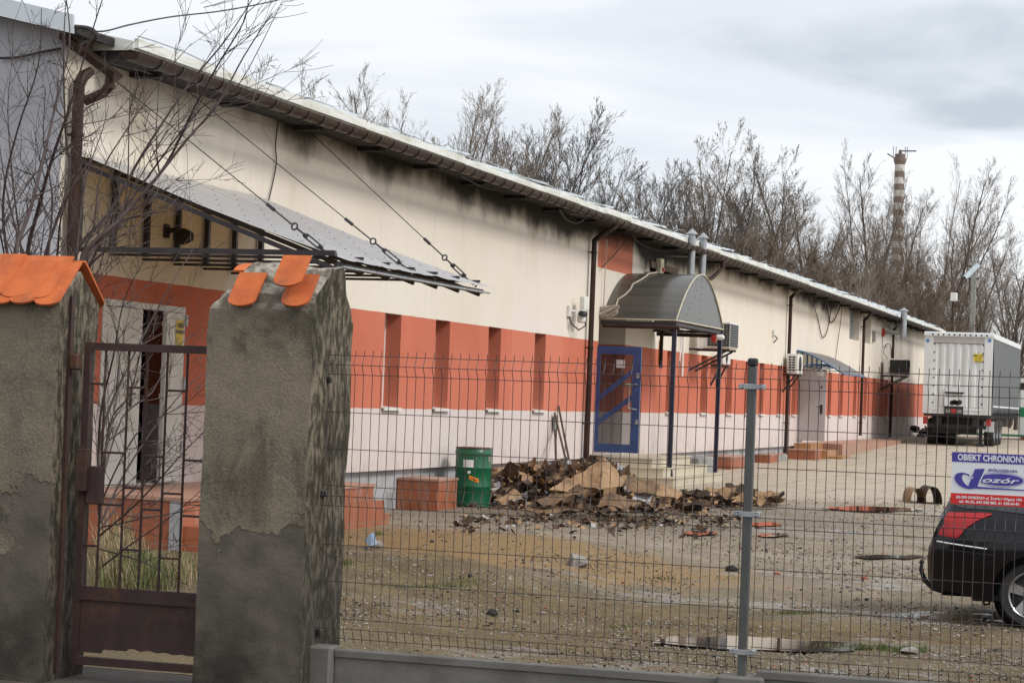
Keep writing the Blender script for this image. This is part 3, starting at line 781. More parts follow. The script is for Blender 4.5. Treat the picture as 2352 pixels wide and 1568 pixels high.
# left doorway: frame, two pale leaves, one ajar
fr = MB(); a, c, p, q = DOORA
for (s0, s1, r0, r1) in ((a, a + .06, p, q), (c - .06, c, p, q), (a + .06, c - .06, q - .07, q)): fr.box(XW - .14, XW + .012, s0, s1, r0, r1)
dfr = fr.build('double_door', M['door_white'], bld)
def leaf(mb, hinge, ang, wd, z0, z1, th=0.05):                   # leaf swung about a hinge; ang = direction of the leaf in the ground plane
    dx, dy = math.cos(ang), math.sin(ang); nx, ny = -dy * th, dx * th
    h = Vector(hinge)
    c_ = [h, h + Vector((dx * wd, dy * wd, 0)), h + Vector((dx * wd + nx, dy * wd + ny, 0)), h + Vector((nx, ny, 0))]
    mb.add([v + Vector((0, 0, z0)) for v in c_] + [v + Vector((0, 0, z1)) for v in c_], [(3, 2, 1, 0), (4, 5, 6, 7), (0, 1, 5, 4), (1, 2, 6, 5), (2, 3, 7, 6), (3, 0, 4, 7)])
    return c_
yl = onx(304, 900, XW).y
mb = MB(); leaf(mb, (XW - 0.02, a + .06, 0), R(82), yl - a - .04, p + .01, q - .08); lf = mb.build('door_leaf', M['door_white'], dfr)
yr = onx(354, 900, XW).y
mb = MB(); cc = leaf(mb, (XW - 0.02, c - .06, 0), R(-82), c - .06 - yr, p + .01, q - .08)
for k in range(7): zz_ = p + 0.15 + k * 0.28; mb.box(cc[1].x - .01, cc[1].x + .02, cc[1].y - .012, cc[1].y - .004, zz_, zz_ + .05)
rf = mb.build('door_leaf', M['door_white'], dfr)
# notices on the right hand leaf
M['yellow'] = mat('yellow notice', (0.72, 0.56, 0.04), (0.66, 0.5, 0.04), 3, 0.6)
M['ink'] = mat('black print', (0.02, 0.02, 0.02), (0.03, 0.03, 0.03), 3, 0.6)
M['paper_white'] = mat('white notice', (0.75, 0.73, 0.7), (0.7, 0.68, 0.66), 3, 0.6)
M['blue_print'] = mat('blue print', (0.055, 0.045, 0.30), (0.05, 0.04, 0.27), 3, 0.4)
M['red_print'] = mat('red print', (0.62, 0.018, 0.015), (0.56, 0.018, 0.015), 3, 0.4)
M['white_print'] = mat('white print', (0.74, 0.74, 0.76), (0.70, 0.70, 0.73), 3, 0.4)
M['orange_label'] = mat('orange label', (0.85, 0.26, 0.01), (0.8, 0.23, 0.01), 3, 0.5)
dl = (cc[0] - cc[1]).normalized(); nl = Vector((dl.y, -dl.x, 0))
if nl.x < 0: nl = -nl
face0 = cc[1] if (cc[1] - cc[2]).dot(nl) > 0 else cc[2]
def on_leaf(s, z, e=0.004): return face0 + dl * s + nl * e + Vector((0, 0, z))
WL = c - .06 - yr
mb = MB(); s0, s1 = WL * .50, WL * .93; mb.quad(on_leaf(s0, q - .46), on_leaf(s1, q - .46), on_leaf(s1, q - .16), on_leaf(s0, q - .16)); mb.build('notice', M['yellow'], rf)
mb = MB(); put_text(mb, 'OBIEKT', 0.075, on_leaf(WL * .77, q - .25, .008), dl, (0, 0, 1), off=0.002); put_text(mb, 'CHRONIONY', 0.06, on_leaf(WL * .73, q - .32, .008), dl, (0, 0, 1), off=0.002)
put_text(mb, '(', 0.08, on_leaf(WL * .58, q - .42, .008), dl, (0, 0, 1), off=0.004)
mb.build('notice_print', M['ink'], rf)
mb = MB(); s0, s1 = WL * .16, WL * .40; mb.quad(on_leaf(s0, q - .42), on_leaf(s1, q - .42), on_leaf(s1, q - .18), on_leaf(s0, q - .18)); mb.build('notice', M['paper_white'], rf)
for k in range(3): mb = MB(); mb.tube([on_leaf(WL + .02, p + .35 + k * .75, .02), on_leaf(WL + .02, p + .49 + k * .75, .02)], 0.018, 8); mb.build('hinge', M['galv'], rf)
mb = MB(); hp = Vector((XW + .1, yl - .16, 1.52)); mb.bbox(XW + .045, XW + .075, yl - .19, yl - .14, 1.40, 1.62, .005); mb.tube([(XW + .07, yl - .16, 1.55), (XW + .12, yl - .16, 1.55), (XW + .12, yl - .30, 1.55)], .011, 8); mb.build('handle', M['black'], lf)

# blue glazed door standing open at right angles to the wall
yd = DOORB[0]
bl = ony(1362, 1038, yd); br = ony(1468, 1041, yd); tl = ony(1370, 797, yd); tr = ony(1473, 797, yd)
x0, x1 = XW + 0.0, (br.x + tr.x) / 2; z0, z1 = br.z, tr.z
mb = MB(); T = 0.06
def pz(px, py): v = ony(px, py, yd); return v.x, v.z
mb.box(x0, x0 + .07, yd - T, yd, z0, z1); mb.box(x1 - .16, x1, yd - T, yd, z0, z1)
mb.box(x0 + .07, x1 - .16, yd - T, yd, z1 - .16, z1); mb.box(x0 + .07, x1 - .16, yd - T, yd, z0, z0 + .17)
for (pl, pr_) in (((1372, 917), (1462, 847)), ((1366, 976), (1462, 905))):
    u0, w0 = pz(*pl); u1, w1 = pz(*pr_)
    k = (w1 - w0) / (u1 - u0); ua, ub = x0 + .07, x1 - .16; wa, wb = w0 + (ua - u0) * k, w0 + (ub - u0) * k
    mb.prism([(ua, wa - .06), (ub, wb - .06), (ub, wb + .06), (ua, wa + .06)], 'y', yd - T + .006, yd - .006)
bd = mb.build('glazed_door', M['blue'], bld)
mb = MB(); mb.box(x0 + .07, x1 - .16, yd - .034, yd - .026, z0 + .17, z1 - .16); mb.build('pane', M['doorglass'], bd)
mb = MB(); hx = x1 - .2; ht, hbm = z0 + 1.38, z0 + .88
mb.tube([(x1 - .06, yd - T, ht), (x1 - .06, yd - T - .07, ht), (hx, yd - T - .08, ht - .02), (hx, yd - T - .08, hbm + .02), (x1 - .06, yd - T - .07, hbm), (x1 - .06, yd - T, hbm)], .018, 8); solid(mb.build('handle', M['galv'], bd))
mb = MB(); g0 = pz(1437, 880); g1 = pz(1456, 886); mb.box(g0[0], g1[0], yd - .042, yd - .036, g1[1], g0[1]); mb.build('exit_sign', mat('green exit sign', (0.0, 0.2, 0.08), (0.0, 0.17, 0.07), 3, 0.5), bd)
mb = MB(); mb.box(g0[0] + .02, g0[0] + .13, yd - .046, yd - .043, (g0[1] + g1[1]) / 2 - .012, (g0[1] + g1[1]) / 2 + .012); mb.build('exit_sign_print', M['white_print'], bd)
mb = MB(); g0 = pz(1417, 826); g1 = pz(1436, 845); mb.box(g0[0], g1[0], yd - .042, yd - .036, g1[1], g0[1]); mb.build('notice', M['paper'], bd)
for (pa, pb) in (((1464, 857), (1470, 868)), ((1461, 963), (1467, 975))):
    g0 = pz(*pa); g1 = pz(*pb); mb = MB(); mb.box(g0[0], g1[0], yd - T - .006, yd - T, g1[1], g0[1]); mb.build('lock_plate', M['galv'], bd)
# grey steel door, open at right angles too
yg = DOORC[0]; gl = ony(1830, 1012, yg); gr_ = ony(1894, 1013, yg); gt = ony(1896, 850, yg)
mb = MB(); mb.bbox(XW + .01, gr_.x, yg - .06, yg, gr_.z, gt.z, .006); gd = mb.build('steel_door', M['door_grey'], bld)
mb = MB(); h0 = ony(1887, 940, yg); mb.box(h0.x - .035, h0.x + .035, yg - .075, yg - .061, h0.z - .14, h0.z + .14); mb.tube([(h0.x, yg - .07, h0.z + .08), (h0.x, yg - .13, h0.z + .08), (h0.x - .14, yg - .13, h0.z + .08)], .012, 8)
mb.build('handle', M['black'], gd)
h1 = ony(1888, 889, yg); mb = MB(); mb.lathe([(0, 0), (.03, 0), (.03, .02), (0, .02)], (h1.x, yg - .085, h1.z), 12, 'y'); mb.build('lock', M['black'], gd)
mb = MB(); h2 = ony(1886, 858, yg); mb.box(h2.x - .1, h2.x + .1, yg - .066, yg - .061, h2.z - .07, h2.z + .06); mb.build('notice', M['paper_white'], gd)

# ================================================================== ON THE WALL
# ---- the big sloping awning over the left doorway
def sheet_mat(name, top, through, a=0.5):
    m, t, b = mk(name); g = NG(t)
    v = g.map(g.pos(), (0.15, 6, 0.15))
    col = g.mix(g.rng(g.noise(v, 1.4, 5), 0.35, 0.7), top, tuple(x * 0.72 for x in top))
    g.set(b.inputs['Base Color'], col); b.inputs['Roughness'].default_value = 0.3
    tr = g.n('ShaderNodeBsdfTranslucent', {0: through})
    ms = g.n('ShaderNodeMixShader', {0: a, 1: b.outputs[0], 2: tr.outputs[0]})
    t.links.new(ms.outputs[0], t.nodes['Material Output'].inputs[0])
    return m
M['awning_sheet'] = sheet_mat('weathered polycarbonate', (0.68, 0.68, 0.69), (0.36, 0.22, 0.05), 0.32)
wa = onx(183, 362, XW + .03); wb_ = onx(600, 458, XW + .03); zt_ = (wa.z + wb_.z) / 2
ya_, yb_ = wa.y, wb_.y
zf = ony(770, 598, ya_); xo, zo = zf.x, zf.z + 0.01           # outer edge, from the near corner of the sheet
aw = thing('awning', 'large grey polycarbonate awning on black trusses tied to the wall over the left doorway', 'awning', (XW, (ya_ + yb_) / 2, 3.3))
yfar = ony(1140, 660, yb_)
mb = MB(); NS = 40
def aws(i, j, up):
    y = ya_ + (yb_ + .10 - ya_) * i / NS; k = j / 10.0
    rib = 0.007 if (i % 5) in (2, 3) else 0.0
    sag = -0.03 * math.sin(k * PI) + (0.012 * mnoise.noise(Vector((y * 1.2, k * 3, 1))))
    return (XW + .03 + (xo + .12 - XW) * k, y, zt_ + (zo - .04 - zt_) * k + rib + sag + up)
mb.grid(lambda i, j: aws(i, j, 0.03), NS, 10)
mbs = mb; rs = random.Random(3)
for j in range(1, 10):
    for i in range(2, NS, 5):
        p = aws(i, j, 0.036); mbs.lathe([(0.008, 0), (0.008, 0.005), (0, 0.007)], p, 6, mi=1)
sheet = mbs.build('roof_panel', [M['awning_sheet'], M['black']], aw)
zbm = ony(180, 572, ya_).z; NT = 7
for k in range(NT):
    y = ya_ + (yb_ - ya_) * k / (NT - 1)
    mb = MB()
    tk = .055 if k == 0 else .03
    mb.bar((XW + .02, y, zbm), (xo, y, zbm + .01), tk, tk)
    mb.bar((XW + .03, y, zt_ - .075), (xo, y, zo - .10), .05, .05)
    mb.bar((XW + .055, y, zbm + .03), (XW + .055, y, zt_ - .05), .06, .06)
    mb.build('truss', M['steel_dark'], aw)
mb = MB(); mb.bar((xo + .02, ya_ - .03, zo - .06), (xo + .02, yb_ + .03, zo - .06), .045, .05); mb.build('front_beam', M['steel_dark'], aw)
mb = MB(); mb.bar((xo + .10, ya_ - .02, zo - .075), (xo + .10, yb_ + .1, zo - .075), .03, .02); mb.build('drip_edge', M['galv'], aw)
mb = MB(); mb.bar((XW + .03, ya_ - .03, zt_ - .02), (XW + .03, yb_ + .03, zt_ - .02), .05, .05); mb.build('wall_rail', M['steel_dark'], aw)
def tie(pw, pl, k):
    y = ya_ + (yb_ - ya_) * k
    a = onx(pw[0], pw[1], XW + .02)
    e_ = Vector((xo - .06, y, zo + .02))
    d = (e_ - a); L_ = d.length; ux = d / L_
    mb = MB(); mb.tube([a, a + ux * (L_ - 1.05)], 0.006, 6)
    s0 = a + ux * (L_ - 1.05)
    mb.tube([s0, s0 + ux * .12], .02, 6); mb.tube([s0 + ux * .12, s0 + ux * .40], .009, 6)
    rg = s0 + ux * .44; b_ = ux.cross(Vector((0, 1, 0))).normalized()
    mb.tube([rg + ux * (.035 * math.cos(t)) + b_ * (.035 * math.sin(t)) for t in [2 * PI * q / 12 for q in range(13)]], .01, 6)
    mb.tube([rg + ux * .04, rg + ux * .18], .011, 6)
    for sg in (-1, 1): mb.tube([rg + ux * .18 + b_ * (.022 * sg), rg + ux * .40 + b_ * (.022 * sg)], .009, 6)
    mb.bar(rg + ux * .16, rg + ux * .19, .06, .04); mb.bar(rg + ux * .39, rg + ux * .42, .06, .04)
    mb.tube([rg + ux * .42, e_], .011, 6)
    mb.tube([e_, e_ + Vector((.03, 0, .05)), e_ + Vector((.05, 0, 0)), e_ + Vector((.02, 0, -.03))], .011, 6)
    mb.build('tie_rod', M['steel_dark'], aw)
tie((264, 185), None, 0.02); tie((426, 205), None, 0.52); tie((690, 283), None, 0.985)
# burnt lamp under the awning
L0 = onx(398, 531, XW + .1)
t_ = thing('wall_lamp', 'small burnt black lamp fixed to the wall under the big awning', 'lamp', (XW, L0.y, L0.z))
mb = MB(); mb.tube([(XW + .01, L0.y, L0.z), (XW + .16, L0.y, L0.z + .02)], .03, 8); mb.bbox(XW - 0.0, XW + .03, L0.y - .07, L0.y + .07, L0.z - .08, L0.z + .08); mb.build('arm', M['char'], t_)
mb = MB(); mb.lathe([(0.02, -.02), (.08, .0), (.10, .10), (.06, .20), (0, .22)], (XW + .14, L0.y, L0.z - .06), 12, 'x'); solid(mb.build('lamp_head', M['char'], t_))

# ---- barrel canopy over the blue door
XO = -10.08
e0 = onx(1553, 745, XO); e1 = onx(1662, 748, XO); tp = onx(1618, 632, XO)
yA, yB, zS = e0.y, e1.y, (e0.z + e1.z) / 2; zT = tp.z
bc = thing('door_canopy', 'smoky grey barrel vaulted canopy on navy posts over the blue door', 'canopy', (XO, (yA + yB) / 2, 0))
M['smoke'] = sheet_mat('smoky polycarbonate', (0.105, 0.098, 0.082), (0.05, 0.045, 0.035), 0.2)
for n_ in M['smoke'].node_tree.nodes:
    if n_.type == 'BSDF_PRINCIPLED': n_.inputs['Roughness'].default_value = 0.22; n_.inputs['Specular IOR Level'].default_value = 0.7
yc, hw, hh = (yA + yB) / 2, (yB - yA) / 2, zT - zS
def arch(k, n, r=1.0):
    t = PI * k / n
    u = -math.cos(t); return (u * hw * r, (1 - abs(u) ** 1.9) * hh * r)
NA = 28
mb = MB(); mb.grid(lambda i, j: (XW + .02 + (XO - XW - .02) * j / 8, yc + arch(i, NA)[0], zS + arch(i, NA)[1]), NA, 8)
shell = mb.build('shell', M['smoke'], bc, smooth=True)
mb = MB()
c0 = [(XO - .012, yc + arch(k, NA)[0] * .995, zS + arch(k, NA)[1] * .99) for k in range(NA + 1)]
mb.add(c0, [tuple(range(NA + 1))])
_n0 = len(mb.f)
for k in range(2, NA - 1, 2):
    u, v = arch(k, NA); mb.lathe([(.010, 0), (.010, .006), (0, .008)], (XO - .01, yc + u * .93, zS + v * .93), 6, 'x')
for q in range(7): mb.lathe([(.010, 0), (.010, .006), (0, .008)], (XO - .01, yc, zS + hh * (.1 + q * .13)), 6, 'x')
for q in range(5): mb.lathe([(.010, 0), (.010, .006), (0, .008)], (XO - .01, yc - hw * (.2 + .1 * q), zS + hh * (.66 - q * .13)), 6, 'x')
for q in range(8): mb.lathe([(.014, -.004), (.014, .01)], (XW + .15 + q * .19, yA - .004, zS + .10), 6, 'y')
mb.m = [0 if k < _n0 else 1 for k in range(len(mb.f))]
endp = mb.build('end_panel', [M['smoke'], M['black']], bc)
M['cream_edge'] = mat('cream edge strip', (0.55, 0.50, 0.36), (0.45, 0.40, 0.28), 4, 0.5)
mb = MB(); mb.tube([(XO, yc + arch(k, NA)[0], zS + arch(k, NA)[1]) for k in range(NA + 1)], .014, 6); mb.tube([(XO, yA, zS), (XO, yB, zS)], .016, 6); mb.tube([(XO, yA, zS), (XW, yA, zS)], .014, 6); mb.build('edge_strip', M['cream_edge'], bc)
mb = MB()
for y in (yA + .05, yB - .05): mb.bar((XW, y, zS - .07), (XO, y, zS - .07), .06, .06)
mb.bar((XO - .06, yA + .05, zS - .07), (XO - .06, yB - .05, zS - .07), .06, .06)
for k in range(1, 4): xx = XW + (XO - XW) * k / 4; mb.bar((xx, yA + .05, zS - .07), (xx, yB - .05, zS - .07), .03, .03)
mb.build('frame', M['steel_dark'], bc)
mb = MB(); half_pipe(mb, 0, 0, 1, 0, .05)
def gut_x(y):
    mb = MB(); mb.tube([(XW + .05, y, zS - .14), (XO + .08, y, zS - .15)], .045, 10); return solid(mb.build('side_gutter', M['brown'], bc))
gut_x(yA - .03); gut_x(yB + .05)
pf = ong(1546, 1114)
mb = MB(); mb.bar((XO - .05, yA + .1, zS - .1), (XO - .05, yA + .1, gz(44) + .42), .085); mb.bar((XO - .05, yA + .1, gz(44) + .42), (XO + .02, yA + .1, gz(44) - .05), .085); mb.build('post', M['navy'], bc)
mb = MB(); mb.bar((XO - .05, yB - .1, zS - .1), (XO - .05, yB - .1, gz(48) - .05), .085); mb.build('post', M['navy'], bc)
pm = onx(1459, 780, XW + .2)
mb = MB(); mb.bar((XW + .2, yB - .1, zS - .1), (XW + .2, yB - .1, zS - .9), .07); mb.build('post', M['brown'], bc)
# rope thrown over the canopy with its coil
rp_ = thing('rope', 'pale rope slung over the barrel canopy, its coil hanging by the downpipe', 'rope', (XW, yA, zS))
mb = MB()
pts = [(XW + .30 - .12 * 0, yc + arch(14, NA)[0], zS + arch(14, NA)[1] + .02)] + [(XW + .62 - .05 * (14 - k) + (.06 if k % 3 else 0), yc + arch(k, NA)[0] * 1.012, zS + arch(k, NA)[1] * 1.015 + .01) for k in range(13, 0, -1)] + [(XW + .1, yA - .04, zS + .18)]
mb.tube(pts, .018, 6); mb.tube([(XW + .06, yA - .05, zS + .18), (XW + .08, yA - .06, zS + 1.6)], .012, 6); mb.build('strand', M['rope'], rp_)
mb = MB(); rs = random.Random(9)
for k in range(6):
    ra = .17 + rs.uniform(-.03, .05); mb.tube([(XW + .16 + ra * 1.2 * math.cos(t), yA - .08 - .02 * k, zS + .14 + ra * .6 * math.sin(t + .3 * k)) for t in [2 * PI * q / 16 for q in range(17)]], .014, 6)
mb.build('coil', M['rope'], rp_)
# red warning lamp on the canopy's outer post
w0 = onx(1643, 772, XO)
wl = thing('warning_lamp', 'small red lamp with a clear end on the farther canopy post', 'lamp', (XO, w0.y, w0.z))
mb = MB(); mb.bbox(XO - .08, XO + .04, w0.y - .1, w0.y + .02, w0.z - .14, w0.z + .02, .02); mb.build('housing', M['red_paint'], wl)
mb = MB(); mb.lathe([(.06, 0), (.06, .12), (.03, .16), (0, .17)], (XO + .05, w0.y - .04, w0.z - .02), 12, 'x'); solid(mb.build('lens', M['white'], wl))

# ---- security camera, alarm boxes
c1_ = onx(1330, 715, XW + .15)
sc_ = thing('security_camera', 'white camera cluster with dangling black cable beside the middle downpipe', 'camera', (XW, c1_.y, c1_.z))
mb = MB(); mb.bbox(XW, XW + .06, c1_.y - .35, c1_.y - .15, c1_.z - .12, c1_.z + .10, .01); mb.bar((XW + .04, c1_.y - .25, c1_.z), (XW + .28, c1_.y + .05, c1_.z + .02), .035); mb.build('bracket', M['white'], sc_)
mb = MB(); mb.bbox(XW + .16, XW + .27, c1_.y - .02, c1_.y + .28, c1_.z + .02, c1_.z + .30, .02); mb.build('transmitter', M['white'], sc_)
mb = MB(); mb.bbox(XW + .12, XW + .24, c1_.y - .05, c1_.y + .2, c1_.z - .22, c1_.z - .02, .03); mb.build('junction_box', M['white'], sc_)
mb = MB(); mb.lathe([(0, -.14), (.055, -.14), (.06, .14), (.045, .14), (.04, .12), (0, .12)], (XW + .26, c1_.y - .12, c1_.z - .05), 14, 'y'); solid(mb.build('camera_body', M['black'], sc_))
mb = MB(); mb.tube([(XW + .03, c1_.y - .3, c1_.z - .1), (XW + .08, c1_.y - .28, c1_.z - .25), (XW + .16, c1_.y, c1_.z - .36), (XW + .2, c1_.y + .35, c1_.z - .26), (XW + .1, c1_.y + .5, c1_.z)], .014, 6); mb.build('cable', M['cable'], sc_)
a0 = onx(1509, 612, XW)
al = thing('alarm_box', 'narrow cream alarm sounder with red lens above the barrel canopy', 'alarm', (XW, a0.y, a0.z))
fx = facebox(1501, 594, 1524, 629, a0.y)
mb = MB(); mb.bbox(XW + .005, XW + .13, a0.y - .15, a0.y + .15, fx[2] + .02, fx[3], .01); mb.build('casing', M['cream_edge'], al)
mb = MB(); mb.lathe([(.05, 0), (.05, .04), (0, .06)], (XW + .13, a0.y, fx[2] + .09), 12, 'x'); mb.build('lens', M['red_paint'], al)
v0 = onx(1516, 808, XW)
vg = thing('wall_vent', 'small ochre framed vent grille on the red band beside the blue door', 'vent', (XW, v0.y, v0.z))
mb = MB()
hz = .26
for a, c, p, q in ((-.16, -.11, -hz, hz), (.11, .16, -hz, hz), (-.11, .11, -hz, -hz + .05), (-.11, .11, hz - .05, hz)): mb.box(XW + .001, XW + .03, v0.y + a, v0.y + c, v0.z + p, v0.z + q)
mb.build('frame', mat('ochre paint', (0.36, 0.19, 0.05), None, 4, 0.6), vg)
mb = MB(); mb.box(XW + .002, XW + .008, v0.y - .11, v0.y + .11, v0.z - hz + .05, v0.z + hz - .05)
for k in range(7): zz_ = v0.z - hz + .08 + k * .06; mb.box(XW + .008, XW + .02, v0.y - .11, v0.y + .11, zz_, zz_ + .02)
mb.build('slats', M['steel_dark'], vg)
b0 = onx(1775, 770, XW)
jb = thing('junction_box', 'small white junction box alone on the cream wall left of the third downpipe', 'junction box', (XW, b0.y, b0.z))
mb = MB(); mb.bbox(XW + .001, XW + .07, b0.y - .12, b0.y + .12, b0.z - .02, b0.z + .16, .01); mb.build('casing', M['white'], jb)
mb = MB(); mb.tube([(XW + .05, b0.y, b0.z), (XW + .12, b0.y + .1, b0.z - .08), (XW + .04, b0.y, b0.z - .2)], .02, 6); mb.build('cable', M['cable'], jb)
b1 = onx(2005, 772, XW)
t_ = MB(); t_.bbox(XW + .001, XW + .10, b1.y - .18, b1.y + .18, b1.z - .2, b1.z + .2, .015); tag(t_.build('meter_box', M['concrete'], origin=(XW, b1.y, b1.z)), 'small grey box on the cream wall right of the far window', 'box')

# ---- air conditioners on brackets
def ac(label, l, t, r, b, gap, depth, dark, fanside=True):
    y0 = onx(l, t, XW + gap).y
    xa, xb, za, zb_ = facebox(l, t, r, b, y0)
    o = thing('air_conditioner', label, 'air conditioner', ((xa + xb) / 2, y0 + depth / 2, za))
    body = MB(); body.bbox(xa, xb, y0, y0 + depth, za, zb_, .015)
    cs = body.build('casing', M['white'], o)
    gm = MB(); n_ = 9 if dark else 6
    w_ = xb - xa; h_ = zb_ - za
    x0 = xa + (w_ * .28 if (dark and w_ > .5 and depth > .9) else w_ * .06)
    if dark:
        gm.box(x0, xb - .02, y0 - .012, y0 - .001, za + .04, zb_ - .04)
        gm.box(xb + .001, xb + .012, y0 + .03, y0 + depth - .03, za + .04, zb_ - .04)
        gm.build('coil', M['black'], cs)
        gm = MB()
        for k in range(n_ + 1): zz_ = za + .04 + (h_ - .09) * k / n_; gm.box(x0, xb + .018, y0 - .02, y0 - .013, zz_, zz_ + .008); gm.box(xb + .013, xb + .02, y0 - .012, y0 + depth - .03, zz_, zz_ + .008)
        for k in range(8): xx = x0 + (xb - x0 - .01) * k / 7; gm.box(xx, xx + .008, y0 - .026, y0 - .021, za + .04, zb_ - .04)
        gm.build('grille', M['steel_dark'] if w_ > .75 else M['galv'], cs)
    else:
        gm.box(xa + w_ * .12, xb - w_ * .25, y0 - .006, y0 - .001, za + .06, zb_ - .05)
        gm.build('coil', M['black'], cs)
        gm = MB()
        for k in range(n_ + 1): zz_ = za + .05 + (h_ - .12) * k / n_; gm.box(xa + w_ * .1, xb - w_ * .22, y0 - .016, y0 - .007, zz_, zz_ + .022)
        for k in range(3): xx = xa + w_ * .1 + w_ * .65 * k / 2; gm.box(xx, xx + .016, y0 - .018, y0 - .0165, za + .05, zb_ - .05)
        gm.build('grille', M['white'], cs)
        gm = MB(); gm.lathe([(0, .002), (h_ * .36, .002), (h_ * .38, .012), (h_ * .4, .002)], (xb, y0 + depth * .42, (za + zb_) / 2), 20, 'x'); gm.build('fan_guard', M['steel_dark'], cs)
    br_ = MB()
    for yy in (y0 + .1, y0 + depth - .1):
        br_ = MB()
        br_.bar((XW, yy, za - .04), (xb - .02, yy, za - .04), .05); br_.bar((XW, yy, za - .55), (xb - .1, yy, za - .06), .045)
        br_.build('bracket', M['steel_dark'], o)
    return o
ac('large air conditioner with dark coil sides beyond the barrel canopy', 1607, 738, 1676, 800, .25, .95, True)
ac('small white air conditioner below the large dark one', 1646, 808, 1662, 836, .15, .85, False)
ac('white slatted air conditioner fixed beside the third downpipe', 1808, 812, 1832, 858, .12, .85, False)
ac('black coil air conditioner by the far flue, close to the trailer', 2030, 823, 2082, 862, .12, .95, True)
# ---- flue pipes
def flue(label, px, ptop, pbot, out, horiz=None, r_=.09):
    p = onx(px, pbot, XW + out); q = onx(px, ptop, XW + out)
    o = thing('flue_pipe', label, 'flue', (p.x, p.y, p.z))
    mb = MB(); mb.tube([(p.x, p.y, p.z), (p.x, p.y, q.z)], r_, 16); solid(mb.build('pipe', M['galv'], o))
    mb = MB(); mb.lathe([(r_ * .9, 0), (r_ * .9, .05), (r_ * 1.7, .06), (0, .2)], (p.x, p.y, q.z), 16); solid(mb.build('cap', M['galv'], o))
    if horiz:
        h = onx(px, horiz, XW + out); mb = MB(); mb.tube([(p.x, p.y, h.z), (XW + .12, p.y, h.z)], .08, 12); solid(mb.build('wall_spigot', M['concrete'], o))
        mb = MB(); mb.lathe([(0.08, 0), (.17, .0), (.15, .1), (.08, .12)], (XW + .002, p.y, h.z), 14, 'x'); solid(mb.build('wall_collar', M['red_paint'], o))
    else:
        mb = MB(); mb.bar((XW, p.y, p.z + .5), (p.x, p.y, p.z + .5), .03); mb.build('wall_clamp', M['galv'], o)
    return o
flue('left of two galvanised flue pipes rising past the eaves behind the barrel canopy', 1586, 543, 640, .62, None, .085)
flue('right of two galvanised flue pipes rising past the eaves behind the barrel canopy', 1612, 552, 640, .62, None, .085)
flue('stubby far flue on a red wall collar above the black air conditioner', 2074, 717, 780, .8, 764, .12)
# white conduits near the canopy
c0_ = onx(1570, 765, XW + .05); c1b = onx(1565, 940, XW + .05)
mb = MB(); mb.tube([(XW + .05, c0_.y, c0_.z + .9), (XW + .05, c0_.y, 2.3)], .03, 8); mb.tube([(XW + .05, c0_.y - .22, c0_.z + .9), (XW + .05, c0_.y - .22, 3.0), (XW + .05, c0_.y - .35, 2.5)], .02, 8)
tag(mb.build('conduit', M['white'], origin=(XW, c0_.y, 3)), 'pair of thin white conduits running down the wall beyond the barrel canopy', 'conduit')
# ---- blue ribbed awning at the grey door
q0 = onx(1832, 805, XW + .03); yq = q0.y
bl_ = thing('awning', 'curved blue steel awning with a clear sheet over the grey steel door', 'awning', (XW, yq, q0.z))
oq = ony(1890, 845, yq)
Lq = 4.6; oxq, ozq = XW + 1.4, q0.z - .66
def cq(k): return XW + .03 + 1.4 * k, q0.z - .66 * k ** 1.35
M['clear_sheet'] = sheet_mat('clear awning sheet', (0.34, 0.38, 0.40), (0.5, 0.5, 0.45), 0.5)
mb = MB(); mb.grid(lambda i, j: (cq(i / 8)[0], yq + Lq * j / 8, cq(i / 8)[1] + .02), 8, 8); mb.build('sheet', M['clear_sheet'], bl_, smooth=True)
for j in range(6):
    y = yq + Lq * j / 5
    mb = MB(); mb.tube([(cq(i / 8)[0], y, cq(i / 8)[1]) for i in range(9)], .022, 6); mb.tube([(XW + .03, y, ozq + .16), (XW + .45, y, ozq + .26), (XW + .9, y, cq(.64)[1] - .02)], .018, 6); mb.bar((XW + .03, y, ozq + .2), (XW + .03, y, q0.z), .035)
    mb.build('rib', M['cyanblue'], bl_)
mb = MB(); mb.bar((cq(1)[0], yq, cq(1)[1]), (cq(1)[0], yq + Lq, cq(1)[1]), .04); mb.bar((XW + .03, yq, q0.z), (XW + .03, yq + Lq, q0.z), .04); mb.build('rail', M['cyanblue'], bl_)
# ---- loose cables
def cable(label, pts, r_=.01, m='cable'):
    mb = MB()
    P = [Vector(p) for p in pts]; out = []
    for i in range(len(P) - 1):
        p0, p1, p2, p3 = P[max(0, i - 1)], P[i], P[i + 1], P[min(len(P) - 1, i + 2)]
        for k in range(6):
            t = k / 6.0
            out.append(0.5 * ((2 * p1) + (p2 - p0) * t + (2 * p0 - 5 * p1 + 4 * p2 - p3) * t * t + (3 * p1 - p0 - 3 * p2 + p3) * t ** 3))
    out.append(P[-1]); mb.tube(out, r_, 6)
    return tag(mb.build('loose_cable', M[m], origin=P[0]), label, 'cable')
W_ = lambda px, py, o=.03: onx(px, py, XW + o)
cable('thin black cable hanging from the eaves down to the big awning', [W_(640, 272), W_(633, 330), W_(634, 380), W_(617, 462)], .009)
cable('slack cable drooping under the gutter above the left cream wall', [onx(780, 285, XW + .4), onx(830, 318, XW + .3), onx(880, 334, XW + .3), onx(930, 335, XW + .45)], .011)
cable('slack cable drooping under the gutter above the sooty middle wall', [onx(1060, 405, XW + .4), onx(1110, 430, XW + .3), onx(1150, 436, XW + .3), onx(1190, 430, XW + .45)], .012)
cable('tangled cable loop under the gutter just left of the middle downpipe', [onx(1285, 480, XW + .4), onx(1300, 503, XW + .3), onx(1325, 513, XW + .3), onx(1345, 498, XW + .4), onx(1310, 492, XW + .4)], .011)
